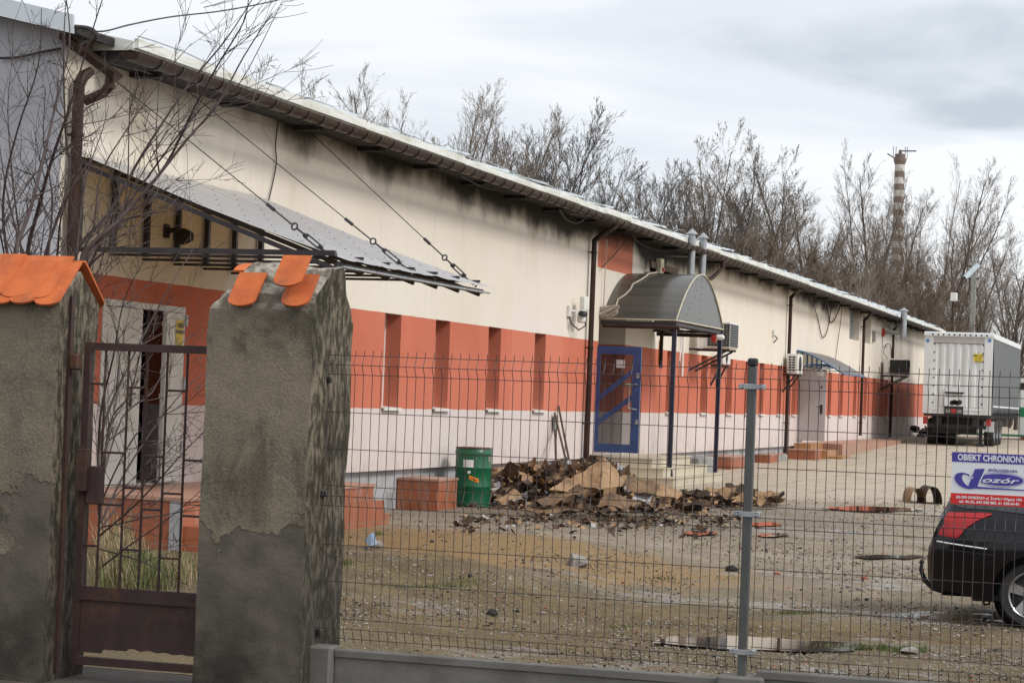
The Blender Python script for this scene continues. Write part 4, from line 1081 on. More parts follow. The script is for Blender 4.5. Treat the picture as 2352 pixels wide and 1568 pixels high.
cable('thin cable swinging across the red panel above the barrel canopy', [onx(1452, 540, XW + .3), onx(1480, 565, XW + .1), onx(1530, 577, XW + .1), onx(1580, 568, XW + .1), onx(1640, 535, XW + .4)], .011)
cable('dark cable falling from the gutter outlet across the red panel', [onx(1478, 500, XW + .4), onx(1450, 535, XW + .2), onx(1420, 575, XW + .1), onx(1385, 612, XW + .1)], .011)
cable('pair of dangling wires on the cream wall right of the third downpipe', [onx(1862, 682, XW + .2), onx(1878, 730, XW + .05), onx(1888, 772, XW + .05), onx(1900, 760, XW + .05), onx(1912, 690, XW + .05)], .016)
cable('dark looped cable below the eaves left of the far windows', [onx(1900, 690, XW + .1), onx(1905, 735, XW + .05), onx(1916, 735, XW + .05), onx(1935, 690, XW + .1)], .02)
cable('thin wire falling down the cream wall to the blue awning', [onx(1936, 690, XW + .1), onx(1930, 745, XW + .05), onx(1922, 800, XW + .05), onx(1918, 835, XW + .05)], .012)
cable('curly wire above the black air conditioner', [onx(2047, 822, XW + .1), onx(2046, 795, XW + .1), onx(2036, 790, XW + .1), onx(2030, 810, XW + .1), onx(2040, 825, XW + .1)], .014)
# loose wire running along the roof edge, rearing up here and there
rs = random.Random(12); pts = []
y = 22.2
while y < 103:
    pts.append((XE - .05 + rs.uniform(-.06, .03), y, ZG + .36 + abs(rs.gauss(0, .03)) + (.07 if rs.random() < .25 and y > 32 else 0))); y += rs.uniform(.35, .8)
mb = MB(); mb.tube(pts, .008, 5); tag(mb.build('loose_cable', M['galv'], origin=pts[0]), 'loose lightning wire straggling along the whole white roof edge', 'cable')
# overhead line to the gable corner
gcn = ony(170, 82, Y0 - .2)
far_ = at(652, -3, 30)
pts = [gcn + Vector((.1, 0, .05)), ony(240, 72, Y0 - .6), at(300, 57, 24), at(395, 39, 25.5), at(520, 24, 27.5), far_, at(760, -40, 32)]
cable('black overhead line coming in to the gable corner', pts, .009)
pts = [ony(172, 62, Y0 - .3), ony(205, 66, Y0 - .35), ony(221, 80, Y0 - .35), ony(212, 94, Y0 - .3), ony(190, 100, Y0 - .25)]
cable('thick black cable loop at the gable corner', pts, .025)
pts = [ony(0, 134, Y0 - .05), ony(40, 132, Y0 - .05), ony(90, 121, Y0 - .05), ony(140, 112, Y0 - .05)]
cable('black cable sagging across the shaded end wall', pts, .014)

# ================================================================== STEPS AND LOW BLOCKS AT THE WALL'S FOOT
ld_ = thing('door_steps', 'long terracotta tiled landing and steps below the left double door', 'steps', (XW + .8, 24, -.3))
XL = -10.11
mb = MB(); mb.box(XW + .002, XL, Y0 + .1, 27.2, -.6, .46); mb.build('landing_base', M['red_tile'], ld_)
mb = MB(); mb.box(XW + .002, XL + .02, Y0 + .08, 27.22, .46, .50); mb.build('landing_top', M['pink_tile'], ld_)
for k, (ya2, yb2, zt) in enumerate(((27.2, 27.62, .27), (27.62, 27.86, .09))):   # steps down at the far end
    mb = MB(); mb.box(XW + .5, XL - .01 * k, ya2 + .001, yb2, -.6, zt); mb.build('step', M['red_tile'], ld_)
mb = MB(); mb.box(XL + .001, XL + .32, Y0 + .14, Y0 + 2.6, -.6, .20); mb.build('step', M['red_tile'], ld_)
mb = MB(); mb.box(XL - .14, XL + .006, Y0 + .088, Y0 + .098, -.1, .455); mb.build('bare_patch', M['plinth'], ld_)
rs = random.Random(4)
_t = (1 + 5 ** .5) / 2
ICO_V = [Vector(v).normalized() for v in ((-1, _t, 0), (1, _t, 0), (-1, -_t, 0), (1, -_t, 0), (0, -1, _t), (0, 1, _t), (0, -1, -_t), (0, 1, -_t), (_t, 0, -1), (_t, 0, 1), (-_t, 0, -1), (-_t, 0, 1))]
ICO_F = [(0, 11, 5), (0, 5, 1), (0, 1, 7), (0, 7, 10), (0, 10, 11), (1, 5, 9), (5, 11, 4), (11, 10, 2), (10, 7, 6), (7, 1, 8), (3, 9, 4), (3, 4, 2), (3, 2, 6), (3, 6, 8), (3, 8, 9), (4, 9, 5), (2, 4, 11), (6, 2, 10), (8, 6, 7), (9, 8, 1)]
def chunk(mb, c, s, rs, mi=0, flat=.7):                        # an uneven angular lump
    kx, ky, kz = rs.uniform(.7, 1.3), rs.uniform(.6, 1.1), flat * rs.uniform(.6, 1.1); a = rs.random() * 6.28; ca, sa = math.cos(a), math.sin(a)
    vs = []
    for v in ICO_V:
        r_ = s * rs.uniform(.72, 1.12); x, y, z = v.x * kx * r_, v.y * ky * r_, v.z * kz * r_
        vs.append((c[0] + x * ca - y * sa, c[1] + x * sa + y * ca, c[2] + z))
    mb.add(vs, ICO_F, mi)
def tiled_box(label, l, t, r, b, depth, m='red_tile', cap=True, gap=0.0):
    y0 = onx(l, t, XW + gap).y
    xa, xb, za, zb_ = facebox(l, t, r, b, y0)
    za = gz(y0) - .25
    o = thing('tiled_block', label, 'block', ((xa + xb) / 2, y0 + depth / 2, za))
    mb = MB(); mb.box(XW - .08, xb, y0, y0 + depth, za, zb_ - .035); mb.build('body', M[m], o)
    mb = MB(); mb.box(XW - .08, xb + .015, y0 - .015, y0 + depth + .015, zb_ - .035, zb_); mb.build('cover_slab', M['pink_tile'] if m == 'red_tile' else M['concrete'], o)
    return o, xb, y0, zb_
tiled_box('dark terracotta tiled block against the wall left of the green drum', 925, 1096, 1003, 1170, .95)
tiled_box('low terracotta tiled block half buried behind the burnt cardboard heap', 1130, 1074, 1166, 1105, .9)
tiled_box('broken terracotta tiled block on the wall foot just beyond the canopy posts', 1632, 1046, 1678, 1074, 2.2)
tiled_box('terracotta tiled block with grey mortared end seen beside the fence post', 1742, 1042, 1768, 1064, 2.4)
tiled_box('crumbling tiled block in front of the sand coloured steps', 1806, 1030, 1872, 1052, 1.3)
# grey blocks
def block(label, l, t, r, b, y0, depth, m='plinth'):
    xa, xb, za, zb_ = facebox(l, t, r, b, y0)
    mb = MB(); mb.bbox(xa, xb, y0, y0 + depth, gz(y0) - .05, zb_, .03)
    return tag(mb.build('concrete_block', M[m], origin=((xa + xb) / 2, y0, gz(y0))), label, 'block')
block('rough grey concrete block behind the cream entrance steps', 1556, 1048, 1606, 1080, 48.6, 1.6, 'concrete')
block('flat grey concrete slab lying left of the cream steps at the foot of the downpipe', 1330, 1066, 1420, 1085, 43.0, .5, 'concrete')
block('grey mortared block standing next to the tiled block behind the fence post', 1769, 1044, 1790, 1063, 63.2, 1.4, 'concrete')
t_ = MB(); bb = onx(1346, 1045, XW); t_.bbox(XW, XW + .35, 43.35, 43.75, .22, .55, .02); tag(t_.build('drain_box', M['black'], origin=(XW, 43.5, .2)), 'black drain box at the foot of the middle downpipe', 'box')
# cream steps at the blue door
cs_ = thing('door_steps', 'cream slab steps in three tiers below the blue glazed door', 'steps', (XW + .8, 46, 0))
yend = onx(1640, 1080, XO).y
x3 = ony(1498, 1052, yd - .35).x; x2 = ony(1523, 1085, yd - .5).x; x1_ = ony(1547, 1105, yd - .65).x
for (xx, ys_, zt, zb0) in ((x1_, yd - .65, .19, -.2), (x2, yd - .5, .37, .19), (x3, yd - .35, .555, .37)):
    mb = MB(); mb.box(XW + .003, xx, ys_, yend - (1.2 if zt > .4 else .7 if zt > .3 else 0.1), zb0, zt - .02); mb.box(XW + .003, xx + .025, ys_ - .025, yend - (1.18 if zt > .4 else .68 if zt > .3 else .08), zt - .02, zt)
    mb.build('step', M['cream_tile'], cs_)
# sand coloured steps and pink ramp at the grey door
sg = thing('door_steps', 'sand coloured tiled steps with a pink ramp at the grey steel door', 'steps', (XW + .6, 69, .1))
yS = yg - .5
mb = MB(); mb.box(XW + .003, ony(1862, 1020, yS).x, yS, yS + 5.0, -.2, .585); mb.build('landing', M['tan_tile'], sg)
for k, (px, zt) in enumerate(((1900, .40), (1932, .23))):
    mb = MB(); mb.box(ony(1861, 1020, yS).x + .004 if k == 0 else ony(1899, 1020, yS).x, ony(px, 1030, yS).x, yS + .25 * k + .02, yS + 2.2, -.2, zt); mb.build('step', M['tan_tile'], sg)
mb = MB(); ra = ony(1935, 1030, yS + 2.3).x
mb.add([(XW + .004, yS + 2.3, -.2), (ra, yS + 2.3, -.2), (ra, 86, .3), (XW + .004, 86, .3), (XW + .004, yS + 2.3, .59), (ra, yS + 2.3, .57), (ra, 86, .58), (XW + .004, 86, .6)],
       [(4, 5, 6, 7), (0, 1, 5, 4), (1, 2, 6, 5), (2, 3, 7, 6), (3, 0, 4, 7)]); mb.build('ramp', M['pink_tile'], sg)

# ================================================================== IN THE YARD
# ---- green drum
dg_ = ong(1084, 1161); dr = thing('oil_drum', 'open green steel drum with paper labels at the wall', 'drum', (dg_.x, dg_.y, dg_.z))
Hd = .93; Rd = .29
mb = MB()
prof = [(0, .02), (Rd - .02, .02), (Rd - .005, 0), (Rd + .006, .01), (Rd, .03), (Rd, .30), (Rd + .005, .31), (Rd + .005, .325), (Rd, .335), (Rd, .60), (Rd + .005, .61), (Rd + .005, .625), (Rd, .635), (Rd, Hd - .10), (Rd + .012, Hd - .095), (Rd + .012, Hd - .04), (Rd + .002, Hd - .03), (Rd + .002, Hd), (Rd - .012, Hd), (Rd - .012, .05), (0, .05)]
mb.lathe(prof, dg_, 48); solid(mb.build('body', M['green'], dr), 50)
mb = MB(); mb.lathe([(Rd + .002, Hd - .004), (Rd + .014, Hd), (Rd + .008, Hd + .012), (Rd - .010, Hd + .008)], dg_, 48); solid(mb.build('rim', mat('dull red rim', (0.12, 0.02, 0.02), None, 5, .5), dr))
def on_drum(px0, px1, pz0, pz1, name, m, tilt=0.0, e_=.004):
    view = math.atan2(-dg_.y, -dg_.x)                           # towards the camera
    cxp, _, D = 1086, 0, (dg_ - EYE).length
    k = 5160 / D
    mb = MB()
    def P(u, v):
        s = (u - 1085) / k; a = math.asin(max(-.98, min(.98, s / Rd)))
        ang = view + a
        return (dg_.x + (Rd + e_) * math.cos(ang), dg_.y + (Rd + e_) * math.sin(ang), dg_.z + (1161 - v + tilt * (u - px0)) / k)
    mb.grid(lambda i, j: P(px0 + (px1 - px0) * i / 6, pz1 + (pz0 - pz1) * j / 2), 6, 2)
    return mb.build(name, m, dr), P
on_drum(1062, 1085, 1055, 1073, 'label', M['paper_white'])
on_drum(1072, 1079, 1080, 1086, 'label', M['paper_white'])
_, P_ = on_drum(1076, 1098, 1090, 1099, 'orange_label', M['orange_label'], -.35)
mb = MB(); vs, fs = text_mesh('1370007', 1.0, 0, .01)
mxw = max(v[0] for v in vs)
mb.add([Vector(P_(1087 + v[0] / mxw * 9, 1097 - v[1] * 5.5)) + (Vector((0, -1, 0)) * .004) for v in vs], fs); mb.build('label_print', M['ink'], dr)
M['scratch'] = mat('scraped paint', (0.25, 0.24, 0.17), None, 8, .7)
on_drum(1118, 1123, 1045, 1058, 'scrape', M['scratch']); on_drum(1090, 1093, 1050, 1054, 'scrape', M['scratch'])
# ---- poles leaning on the wall
def leaning(label, pt, pb, cat='shovel', blade=None):
    a = onx(pt[0], pt[1], XW + .05); b = ong(pb[0], pb[1]); b.y = a.y - .3; b = Vector((onx(pb[0], pb[1], XW + .6).x, onx(pb[0], pb[1], XW + .6).y, onx(pb[0], pb[1], XW + .6).z - .1))
    o = thing('shovel', label, cat, b)
    mb = MB(); mb.tube([a, b], .022, 8); mb.build('handle', M['wood'], o)
    if blade:
        d = (a - b).normalized(); mb = MB(); mb.bbox(a.x - .02, a.x + .03, a.y - .09, a.y + .09, a.z - .02, a.z + .26, .01); mb.build('blade', M['concrete'], o)
    return o
leaning('dark pole leaning on the white wall base with its top farthest right', (1283, 933), (1312, 1066))
leaning('thick dark pole leaning left of the slimmer one at the wall', (1274, 948), (1306, 1068))
leaning('short pale topped tool standing upright beside the leaning poles', (1275, 985), (1278, 1062), 'tool', True)

# ---- the heap of burnt cardboard
pc = ong(1312, 1157)
RT = Vector((math.cos(R(17)), math.sin(R(17)), 0)); FW = Vector((-math.sin(R(17)), math.cos(R(17)), 0))
def heap_h(u, v):
    r2 = (u / 1.85) ** 2 + (v / 2.0) ** 2
    h = .50 * max(0, 1 - r2 * r2) ** .9 * (1 if u < .6 else max(.25, 1 - (u - .6) * .75)) + .14 * math.exp(-(((u - .45) / .45) ** 2 + ((v - .2) / .8) ** 2))
    return h * (1 + .25 * mnoise.noise(Vector((u * 2.2, v * 2.2, 5))))
def hp_(u, v, dz=0.0): p = pc + RT * u + FW * v; return Vector((p.x, p.y, gz(p.y) + heap_h(u, v) + dz))
hp = MB()
hp.grid(lambda i, j: hp_(-1.85 + 3.7 * i / 44, -2.1 + 4.2 * j / 44, -.05 + .05 * mnoise.noise(Vector((i * .6, j * .6, 0)))), 44, 44, 1)
def sheet_into(mb, c, n, L_, W2, curl, rs, mi, crumple=.03, yaw=None, nu=6, nv=4):
    n = n.normalized(); t = n.cross(Vector((math.cos(yaw or 0), math.sin(yaw or 0), .1))).normalized(); b = n.cross(t)
    sd_ = rs.uniform(0, 99); rag = [.95 + .22 * mnoise.noise(Vector((j * 3.1 / nv + sd_, 0, 0))) for j in range(nv + 1)]; rag2 = [.95 + .25 * mnoise.noise(Vector((i * 3.1 / nu, sd_, 7))) + (.05 * mnoise.noise(Vector((i * 1.7, sd_, 3)))) for i in range(nu + 1)]
    def P(i, j):
        u = (i / nu - .5) * L_ * rag[j]; v = (j / nv - .5) * W2 * rag2[i]
        k = curl; 
        z = (u * u / L_) * k * 2 + crumple * mnoise.noise(Vector((u * 6 + sd_, v * 6, 0))) + v * v * .4 * mnoise.noise(Vector((sd_, 0, 0)))
        return c + t * u + b * v + n * z
    mb.grid(P, nu, nv, mi)
rs = random.Random(21)
for k in range(1900):
    r_ = math.sqrt(rs.random()) * 1.04; a = rs.random() * 2 * PI
    u, v = 1.88 * r_ * math.cos(a), 2.1 * r_ * math.sin(a)
    s = rs.choice((.04, .05, .07, .10, .15, .22)) * rs.uniform(.7, 1.25)
    n = Vector((rs.gauss(0, .5), rs.gauss(-.15, .55), 1))
    q_ = rs.random(); mi = 0 if q_ < .36 else 3 if q_ < .70 else 1 if q_ < .90 else 2
    sheet_into(hp, hp_(u, v, rs.uniform(-.03, .07)), n, s * rs.uniform(.9, 1.9), s, rs.uniform(-.5, .9), rs, mi, .05, rs.random() * 6.3)
for k in range(420):                                             # ash and scraps trodden about its foot
    a = rs.random() * 2 * PI; r_ = 1.0 + abs(rs.gauss(0, .22))
    u, v = 1.85 * r_ * math.cos(a), 2.2 * r_ * math.sin(a); p = pc + RT * u + FW * v
    if p.x < XW + .15: continue
    s = rs.uniform(.03, .13)
    sheet_into(hp, Vector((p.x, p.y, gz(p.y) + .035)), Vector((rs.gauss(0, .3), rs.gauss(0, .3), 1)), s * 1.6, s, rs.uniform(-.3, .8), rs, 1 if rs.random() < .7 else 0 if rs.random() < .7 else 2, .02, rs.random() * 6.3, 3, 2)
for k in range(330):
    c = ong(rs.uniform(1520, 1775), 1158 + rs.gauss(0, 6)); s = rs.choice((.04, .06, .09, .14, .2)) * rs.uniform(.8, 1.3)
    sheet_into(hp, c + Vector((0, 0, .04 + rs.random() * .07)), Vector((rs.gauss(0, .25), rs.gauss(-.1, .25), 1)), s * 1.7, s, rs.uniform(-.4, .8), rs, 0 if rs.random() < .4 else 1, .04, rs.random() * 6.3)
for k in range(500):
    c = ong(rs.uniform(1050, 1700), 1188 + abs(rs.gauss(0, 16))); s = rs.uniform(.02, .09)
    sheet_into(hp, c + Vector((0, 0, .03)), Vector((rs.gauss(0, .3), rs.gauss(0, .3), 1)), s * 1.7, s, rs.uniform(-.3, .8), rs, 1 if rs.random() < .75 else 0 if rs.random() < .7 else 2, .02, rs.random() * 6.3, 3, 2)
ph = hp.build('burnt_cardboard_heap', [M['card'], M['card_dark'], M['paper'], M['card_mid']], origin=pc)
tag(ph, 'heap of burnt and scorched cardboard scraps in front of the blue door', 'cardboard heap', kind='stuff')
M['cardb'] = M['card']
def big_sheet(label, px, py, lift, L_, W2, n, yaw, curl, m='card', seed=0, group='large cardboard sheets'):
    rs = random.Random(seed)
    p = at(px, py, 36.2)
    # drop it onto the heap or the ground along the line of sight
    best = None
    for q in range(300):
        D = 30 + q * .05; c = at(px, py, D); rel = c - pc; u, v = rel.dot(RT), rel.dot(FW)
        hgt = gz(c.y, c.x) + (heap_h(u, v) if abs(u) < 1.8 and abs(v) < 2.2 else 0)
        if c.z <= hgt + lift: best = c; break
    c = best or p
    mb = MB(); sheet_into(mb, Vector((0, 0, 0)), Vector(n), L_, W2, curl, rs, 0, .05, yaw, 14, 9)
    vs0 = list(mb.v); nrm = Vector(n).normalized() * .006; nF = list(mb.f)
    mb2 = MB(); mb2.add([Vector(v) + c + nrm for v in vs0], nF); mb2.add([Vector(v) + c - nrm for v in vs0], [tuple(reversed(f)) for f in nF])
    o = mb2.build('cardboard_sheet', M[m], origin=c, smooth=True)
    return tag(o, label, 'cardboard', group)
def folded(label, A, B, C, E_, m='card', seed=0):               # a sheet folded along the line A-C: two crumpled facets
    P4 = [at(*q) for q in (A, B, C, E_)]; mb = MB(); sd_ = seed * 7.3
    def tri(a, b, c):
        def P(i, j, o=0.0):
            u, v = i / 10, j / 10; q = a.lerp(b.lerp(c, v), u)
            n = (b - a).cross(c - a).normalized()
            return q + n * (.05 * mnoise.noise(Vector((q.x * 4, q.y * 4, q.z * 5 + sd_))) + .02 * mnoise.noise(q * 13) + o) + (c - b) * (.06 * mnoise.noise(Vector((u * 5, v * 9, sd_)))) * u
        mb.grid(P, 10, 10); mb.grid(lambda i, j: P(i, j, -.01), 10, 10)
    tri(P4[0], P4[1], P4[2]); tri(P4[0], P4[2], P4[3])
    return tag(mb.build('cardboard_sheet', M[m], origin=P4[0]), label, 'cardboard', 'large cardboard sheets')
folded('tall tent shaped brown cardboard sheet at the peak of the heap', (1388, 1047, 34.9), (1300, 1108, 34.5), (1378, 1124, 34.0), (1442, 1112, 34.6), 'card', 1)
folded('pale brown cardboard sheet sliding down the right flank of the heap', (1440, 1088, 34.9), (1438, 1120, 34.2), (1500, 1135, 34.0), (1520, 1112, 34.6), 'card_mid', 2)
folded('long tan sheet reaching from the heap towards the canopy post', (1492, 1100, 35.0), (1490, 1128, 34.3), (1555, 1146, 34.2), (1568, 1136, 34.8), 'card', 3)
folded('rolled tan cardboard tongue across the middle of the heap', (1330, 1112, 34.2), (1225, 1152, 33.8), (1250, 1160, 33.5), (1345, 1130, 33.9), 'card_mid', 4)
folded('curled tan sheet low on the front of the heap', (1290, 1158, 33.9), (1190, 1172, 33.6), (1250, 1180, 33.3), (1345, 1172, 33.6), 'card_mid', 5)
folded('brown cardboard flap in the upper left of the heap', (1300, 1098, 34.6), (1262, 1124, 34.0), (1330, 1132, 33.9), (1345, 1112, 34.4), 'card', 6)
folded('brown sheet wedged next to the green drum', (1180, 1126, 34.3), (1134, 1146, 33.9), (1160, 1152, 33.8), (1200, 1140, 34.2), 'card', 7)
folded('brown flap at the middle right of the heap', (1400, 1128, 34.1), (1370, 1158, 33.6), (1440, 1166, 33.4), (1462, 1150, 33.8), 'card_mid', 8)
folded('grey paper sheet showing on the right of the heap', (1462, 1128, 34.4), (1452, 1150, 34.0), (1492, 1156, 33.9), (1500, 1138, 34.3), 'paper', 9)
def flat_sheet(label, px, py, L_, W2, n, yaw, curl, m, seed):
    c = ong(px, py) + Vector((0, 0, .06)); mb = MB(); sheet_into(mb, c, Vector(n), L_, W2, curl, random.Random(seed), 0, .07, yaw, 12, 8)
    o0 = list(mb.v); mb.add([(x, y, z - .008) for x, y, z in o0], list(mb.f))
    return tag(mb.build('cardboard_sheet', M[m], origin=c), label, 'cardboard', 'large cardboard sheets')
flat_sheet('flat brown sheet at the right foot of the heap', 1555, 1160, .8, .7, (.1, -.10, 1), .3, .1, 'card', 8)
flat_sheet('scorched roll beside the flat sheets right of the heap', 1610, 1158, .9, .6, (0, -.12, 1), .15, .3, 'card_dark', 9)
flat_sheet('tan sheet with curled edge between the heap and the fence post', 1655, 1156, .9, .6, (.05, -.15, 1), .2, .35, 'card', 10)
flat_sheet('long dark cardboard strip just left of the fence post', 1700, 1150, 1.0, .5, (.1, -.12, 1), .3, .35, 'card_dark', 11)
flat_sheet('tan cardboard scrap just right of the fence post', 1768, 1158, .55, .5, (.1, -.15, 1), .3, .5, 'card', 12)
flat_sheet('small scorched scrap in front of the fence post', 1590, 1178, .45, .35, (.1, -.1, 1), .2, .5, 'card_dark', 13)
# curled cardboard by the sign
cp_ = ong(2127, 1157); k_ = (cp_ - EYE).length / 5160
cc_ = thing('curled_cardboard', 'rolled brown cardboard standing on edge in the yard below the trailer', 'cardboard', cp_)
for sgn, w_, h_ in ((-1, 33, 33), (1, 36, 38)):
    mb = MB()
    def P(i, j, sgn=sgn, w_=w_, h_=h_):
        t = PI * i / 16; u = sgn * w_ / 2 * k_ + math.cos(t) * w_ / 2 * k_ * (1.05)
        return cp_ + RT * u + FW * (j * .22 + .1 * math.sin(t)) + Vector((0, 0, math.sin(t) ** .8 * h_ * k_ + .01))
    mb.grid(P, 16, 4); mb.grid(lambda i, j: P(i, j) * 1.0 - RT * .008 + Vector((0, 0, -.008)), 16, 4)
    mb.build('cardboard_curl', M['card_dark'] if sgn > 0 else M['card'], cc_, smooth=True)

# ---- rubble, bricks, grit strewn about (uncountable), and a few stones and brick bits large enough to single out
rs = random.Random(33); gm_ = MB()
OCT = ((1, 0, 0), (0, 1, 0), (-1, 0, 0), (0, -1, 0), (0, 0, 1), (0, 0, -1)); OCF = ((0, 1, 4), (1, 2, 4), (2, 3, 4), (3, 0, 4), (1, 0, 5), (2, 1, 5), (3, 2, 5), (0, 3, 5))
for k in range(34000):
    px = rs.uniform(720, 2356); py = 1120 + (rs.random() ** .72) * 440
    p = onz(px, py, -.2); p = onz(px, py, gz(p.y, p.x)); p.z = gz(p.y, p.x)
    if p.y < 12.4 or p.x < XW + .2 or p.x > 6 or p.y > 44: continue
    if mnoise.noise(Vector((p.x * .5, p.y * .35, 2))) < rs.uniform(-.75, .30): continue
    s = rs.choice((.006, .008, .010, .012, .016)) * rs.uniform(.7, 1.2) * (0.55 + p.y / 45) * (2.2 if rs.random() < .012 else 1)
    q = rs.random(); mi = 0 if q < .30 else 1 if q < .32 else 2 if q < .50 else 3 if q < .60 else 4
    if s > .022: chunk(gm_, (p.x, p.y, p.z + s * .2), s, rs, mi); continue
    gm_.add([(p.x + v[0] * s * rs.uniform(.6, 1.3), p.y + v[1] * s * rs.uniform(.6, 1.2), p.z + s * .25 + v[2] * s * rs.uniform(.4, .9)) for v in OCT], OCF, mi)
M['brickbit'] = mat('broken brick', (0.30, 0.085, 0.045), (0.22, 0.06, 0.035), 10, .9)
M['palestone'] = mat('pale stone chips', (0.36, 0.32, 0.26), (0.28, 0.25, 0.20), 10, .9)
M['tanstone'] = mat('tan clods', (0.21, 0.16, 0.095), (0.13, 0.10, 0.06), 10, .9)
gv = gm_.build('rubble_grit', [M['rock'], M['brickbit'], M['char'], M['palestone'], M['tanstone']], origin=(-4, 20, -.3)); tag(gv, 'fine rubble, brick crumbs and charred bits strewn over the yard', 'rubble', kind='stuff')
def stone(label, px, py, s, m='rock', cat='stone', name='stone', seed=0):
    rs = random.Random(seed + 100); p = ong(px, py); mb = MB()
    chunk(mb, (p.x, p.y, p.z + s * .3), s, rs); return tag(mb.build(name, M[m], origin=p), label, cat)
stone('red brick piece on the dirt left of the tow hitch', 1985, 1333, .06, 'brickbit', 'brick', 'brick_piece', 1)
stone('dark broken brick on the dirt right of the fence post', 1785, 1320, .055, 'brickbit', 'brick', 'brick_piece', 2)
stone('grey stone chunk on the sand near the terracotta steps', 866, 1258, .10, 'rock', 'stone', 'stone', 3)
stone('flat grey stone on the sand below the tiled block', 1330, 1300, .16, 'rock', 'stone', 'stone', 4)
stone('dark clod on the dirt left of the fence post', 1680, 1312, .09, 'char', 'clod', 'clod', 5)
stone('rounded grey stone in front of the car', 2090, 1500, .085, 'rock', 'stone', 'stone', 6)
stone('black clod right below the sand strip', 1132, 1413, .07, 'char', 'clod', 'clod', 7)
p = ong(852, 1262); mb = MB(); sheet_into(mb, p + Vector((0, 0, .07)), Vector((-.4, -.6, .6)), .2, .14, .6, random.Random(2), 0, .06, .3)
M['bluebag'] = mat('pale blue plastic', (0.35, 0.52, 0.72), (0.5, 0.62, 0.75), 8, .4); tag(mb.build('plastic_scrap', M['bluebag'], origin=p), 'crumpled pale blue plastic scrap on the sand', 'litter')

# ---- puddles
def puddle(pts, seed):
    c = [ong(*p) for p in pts]; ctr = sum(c, Vector()) / len(c)
    out = []
    for i in range(len(c)):
        a, b = c[i], c[(i + 1) % len(c)]
        for k in range(8):
            q = a.lerp(b, k / 8); nz_ = mnoise.noise(Vector((q.x * 3.1, q.y * 3.1, seed))) * .14 + mnoise.noise(Vector((q.x * 11, q.y * 11, seed))) * .05
            q = q + (q - ctr).normalized() * nz_; out.append((q.x, q.y, gz(ctr.y, ctr.x) * .4 + gz(q.y, q.x) * .6 + .021))
    mb = MB(); mb.add(out, [tuple(range(len(out)))])
    o = mb.build('puddle', M['water']); o['kind'] = 'structure'
puddle([(1490, 1480), (1560, 1466), (1680, 1464), (1780, 1468), (1850, 1476), (1960, 1480), (2010, 1492), (1930, 1502), (1800, 1500), (1650, 1494)], 1)
puddle([(1890, 1168), (1960, 1163), (2070, 1167), (2120, 1174), (2040, 1177), (1950, 1175)], 2)
puddle([(1960, 1281), (2030, 1277), (2110, 1277), (2130, 1281), (2100, 1285), (2000, 1286)], 3)
puddle([(1700, 1205), (1770, 1200), (1800, 1208), (1740, 1212)], 4)
puddle([(1735, 1228), (1800, 1226), (1815, 1232), (1750, 1236)], 5)
puddle([(1560, 1225), (1620, 1221), (1660, 1228), (1600, 1233)], 6)

# ================================================================== THE STREET FRONT
# ---- old plastered wall with tile coping, and the freestanding pillar
def rough_prism(prof, x0, x1, nx, amp, seed, hip=0.0, zhip=2.1):
    """A (y, z) profile carried along x with a roughened skin, closed at both ends."""
    pts = []
    for i in range(len(prof)):
        a, b = Vector((*prof[i], 0)), Vector((*prof[(i + 1) % len(prof)], 0)); n = max(1, int((b - a).length / .035))
        for k in range(n): q = a.lerp(b, k / n); pts.append((q.x, q.y))
    cy = sum(p[0] for p in prof) / len(prof); n = len(pts)
    vs = []; fs = []
    def dis(x, y, z):
        f = mnoise.noise(Vector((x * 2.1, y * 2.1, z * 2.1 + seed))) * amp + mnoise.noise(Vector((x * 9, y * 9, z * 9 + seed))) * amp * .45
        ft = 1.0 + (2.6 if z > zhip + .02 and hip else 0)
        return f * ft
    for i in range(nx + 1):
        x = x0 + (x1 - x0) * i / nx
        for (y, z) in pts:
            xx = x
            if hip and z > zhip: k = (z - zhip) / .26; xx = x + (1 - i / nx) * hip * k
            d = dis(x, y, z); d2 = dis(x + 7, y + 3, z)
            e_ = 1.0 if i in (0, nx) else 0.0
            vs.append((xx + e_ * d2 * (1 if i == nx else -1), y + (d if y > cy else -d) * (0.6 if .05 < z else 0.2), z + (d * .9 if z > zhip else 0)))
    for i in range(nx):
        for k in range(n):
            k2 = (k + 1) % n; fs.append((i * n + k, (i + 1) * n + k, (i + 1) * n + k2, i * n + k2))
    mb = MB(); mb.add(vs, fs)
    for i, sgn in ((0, -1), (nx, 1)):                            # end faces as a fine roughened fan of rings
        ring = vs[i * n:(i + 1) * n]; c = Vector((0, 0, 0))
        for v in ring: c += Vector(v)
        c /= n; c.y = cy
        rings = [ring]
        for q in range(1, 9):
            s = 1 - q / 9
            rr = []
            for v in ring:
                w_ = Vector((c.x, c.y + (v[1] - c.y) * s, v[2] if False else c.z + (v[2] - c.z) * s)); d = dis(w_.x + 7, w_.y + 3, w_.z)
                k = (v[0] - c.x) * s
                w_.x = (x1 if i else x0) + ((hip * max(0, (w_.z - zhip)) / .26) if (i == 0 and hip) else 0) + d * sgn
                rr.append(tuple(w_))
            rings.append(rr)
        vv = [v for r_ in rings for v in r_]; ff = []
        for q in range(8):
            for k in range(n):
                k2 = (k + 1) % n; f = (q * n + k, q * n + k2, (q + 1) * n + k2, (q + 1) * n + k); ff.append(f if sgn < 0 else tuple(reversed(f)))
        f = tuple(8 * n + k for k in range(n)); ff.append(f if sgn < 0 else tuple(reversed(f)))
        mb.add(vv, ff)
    return mb
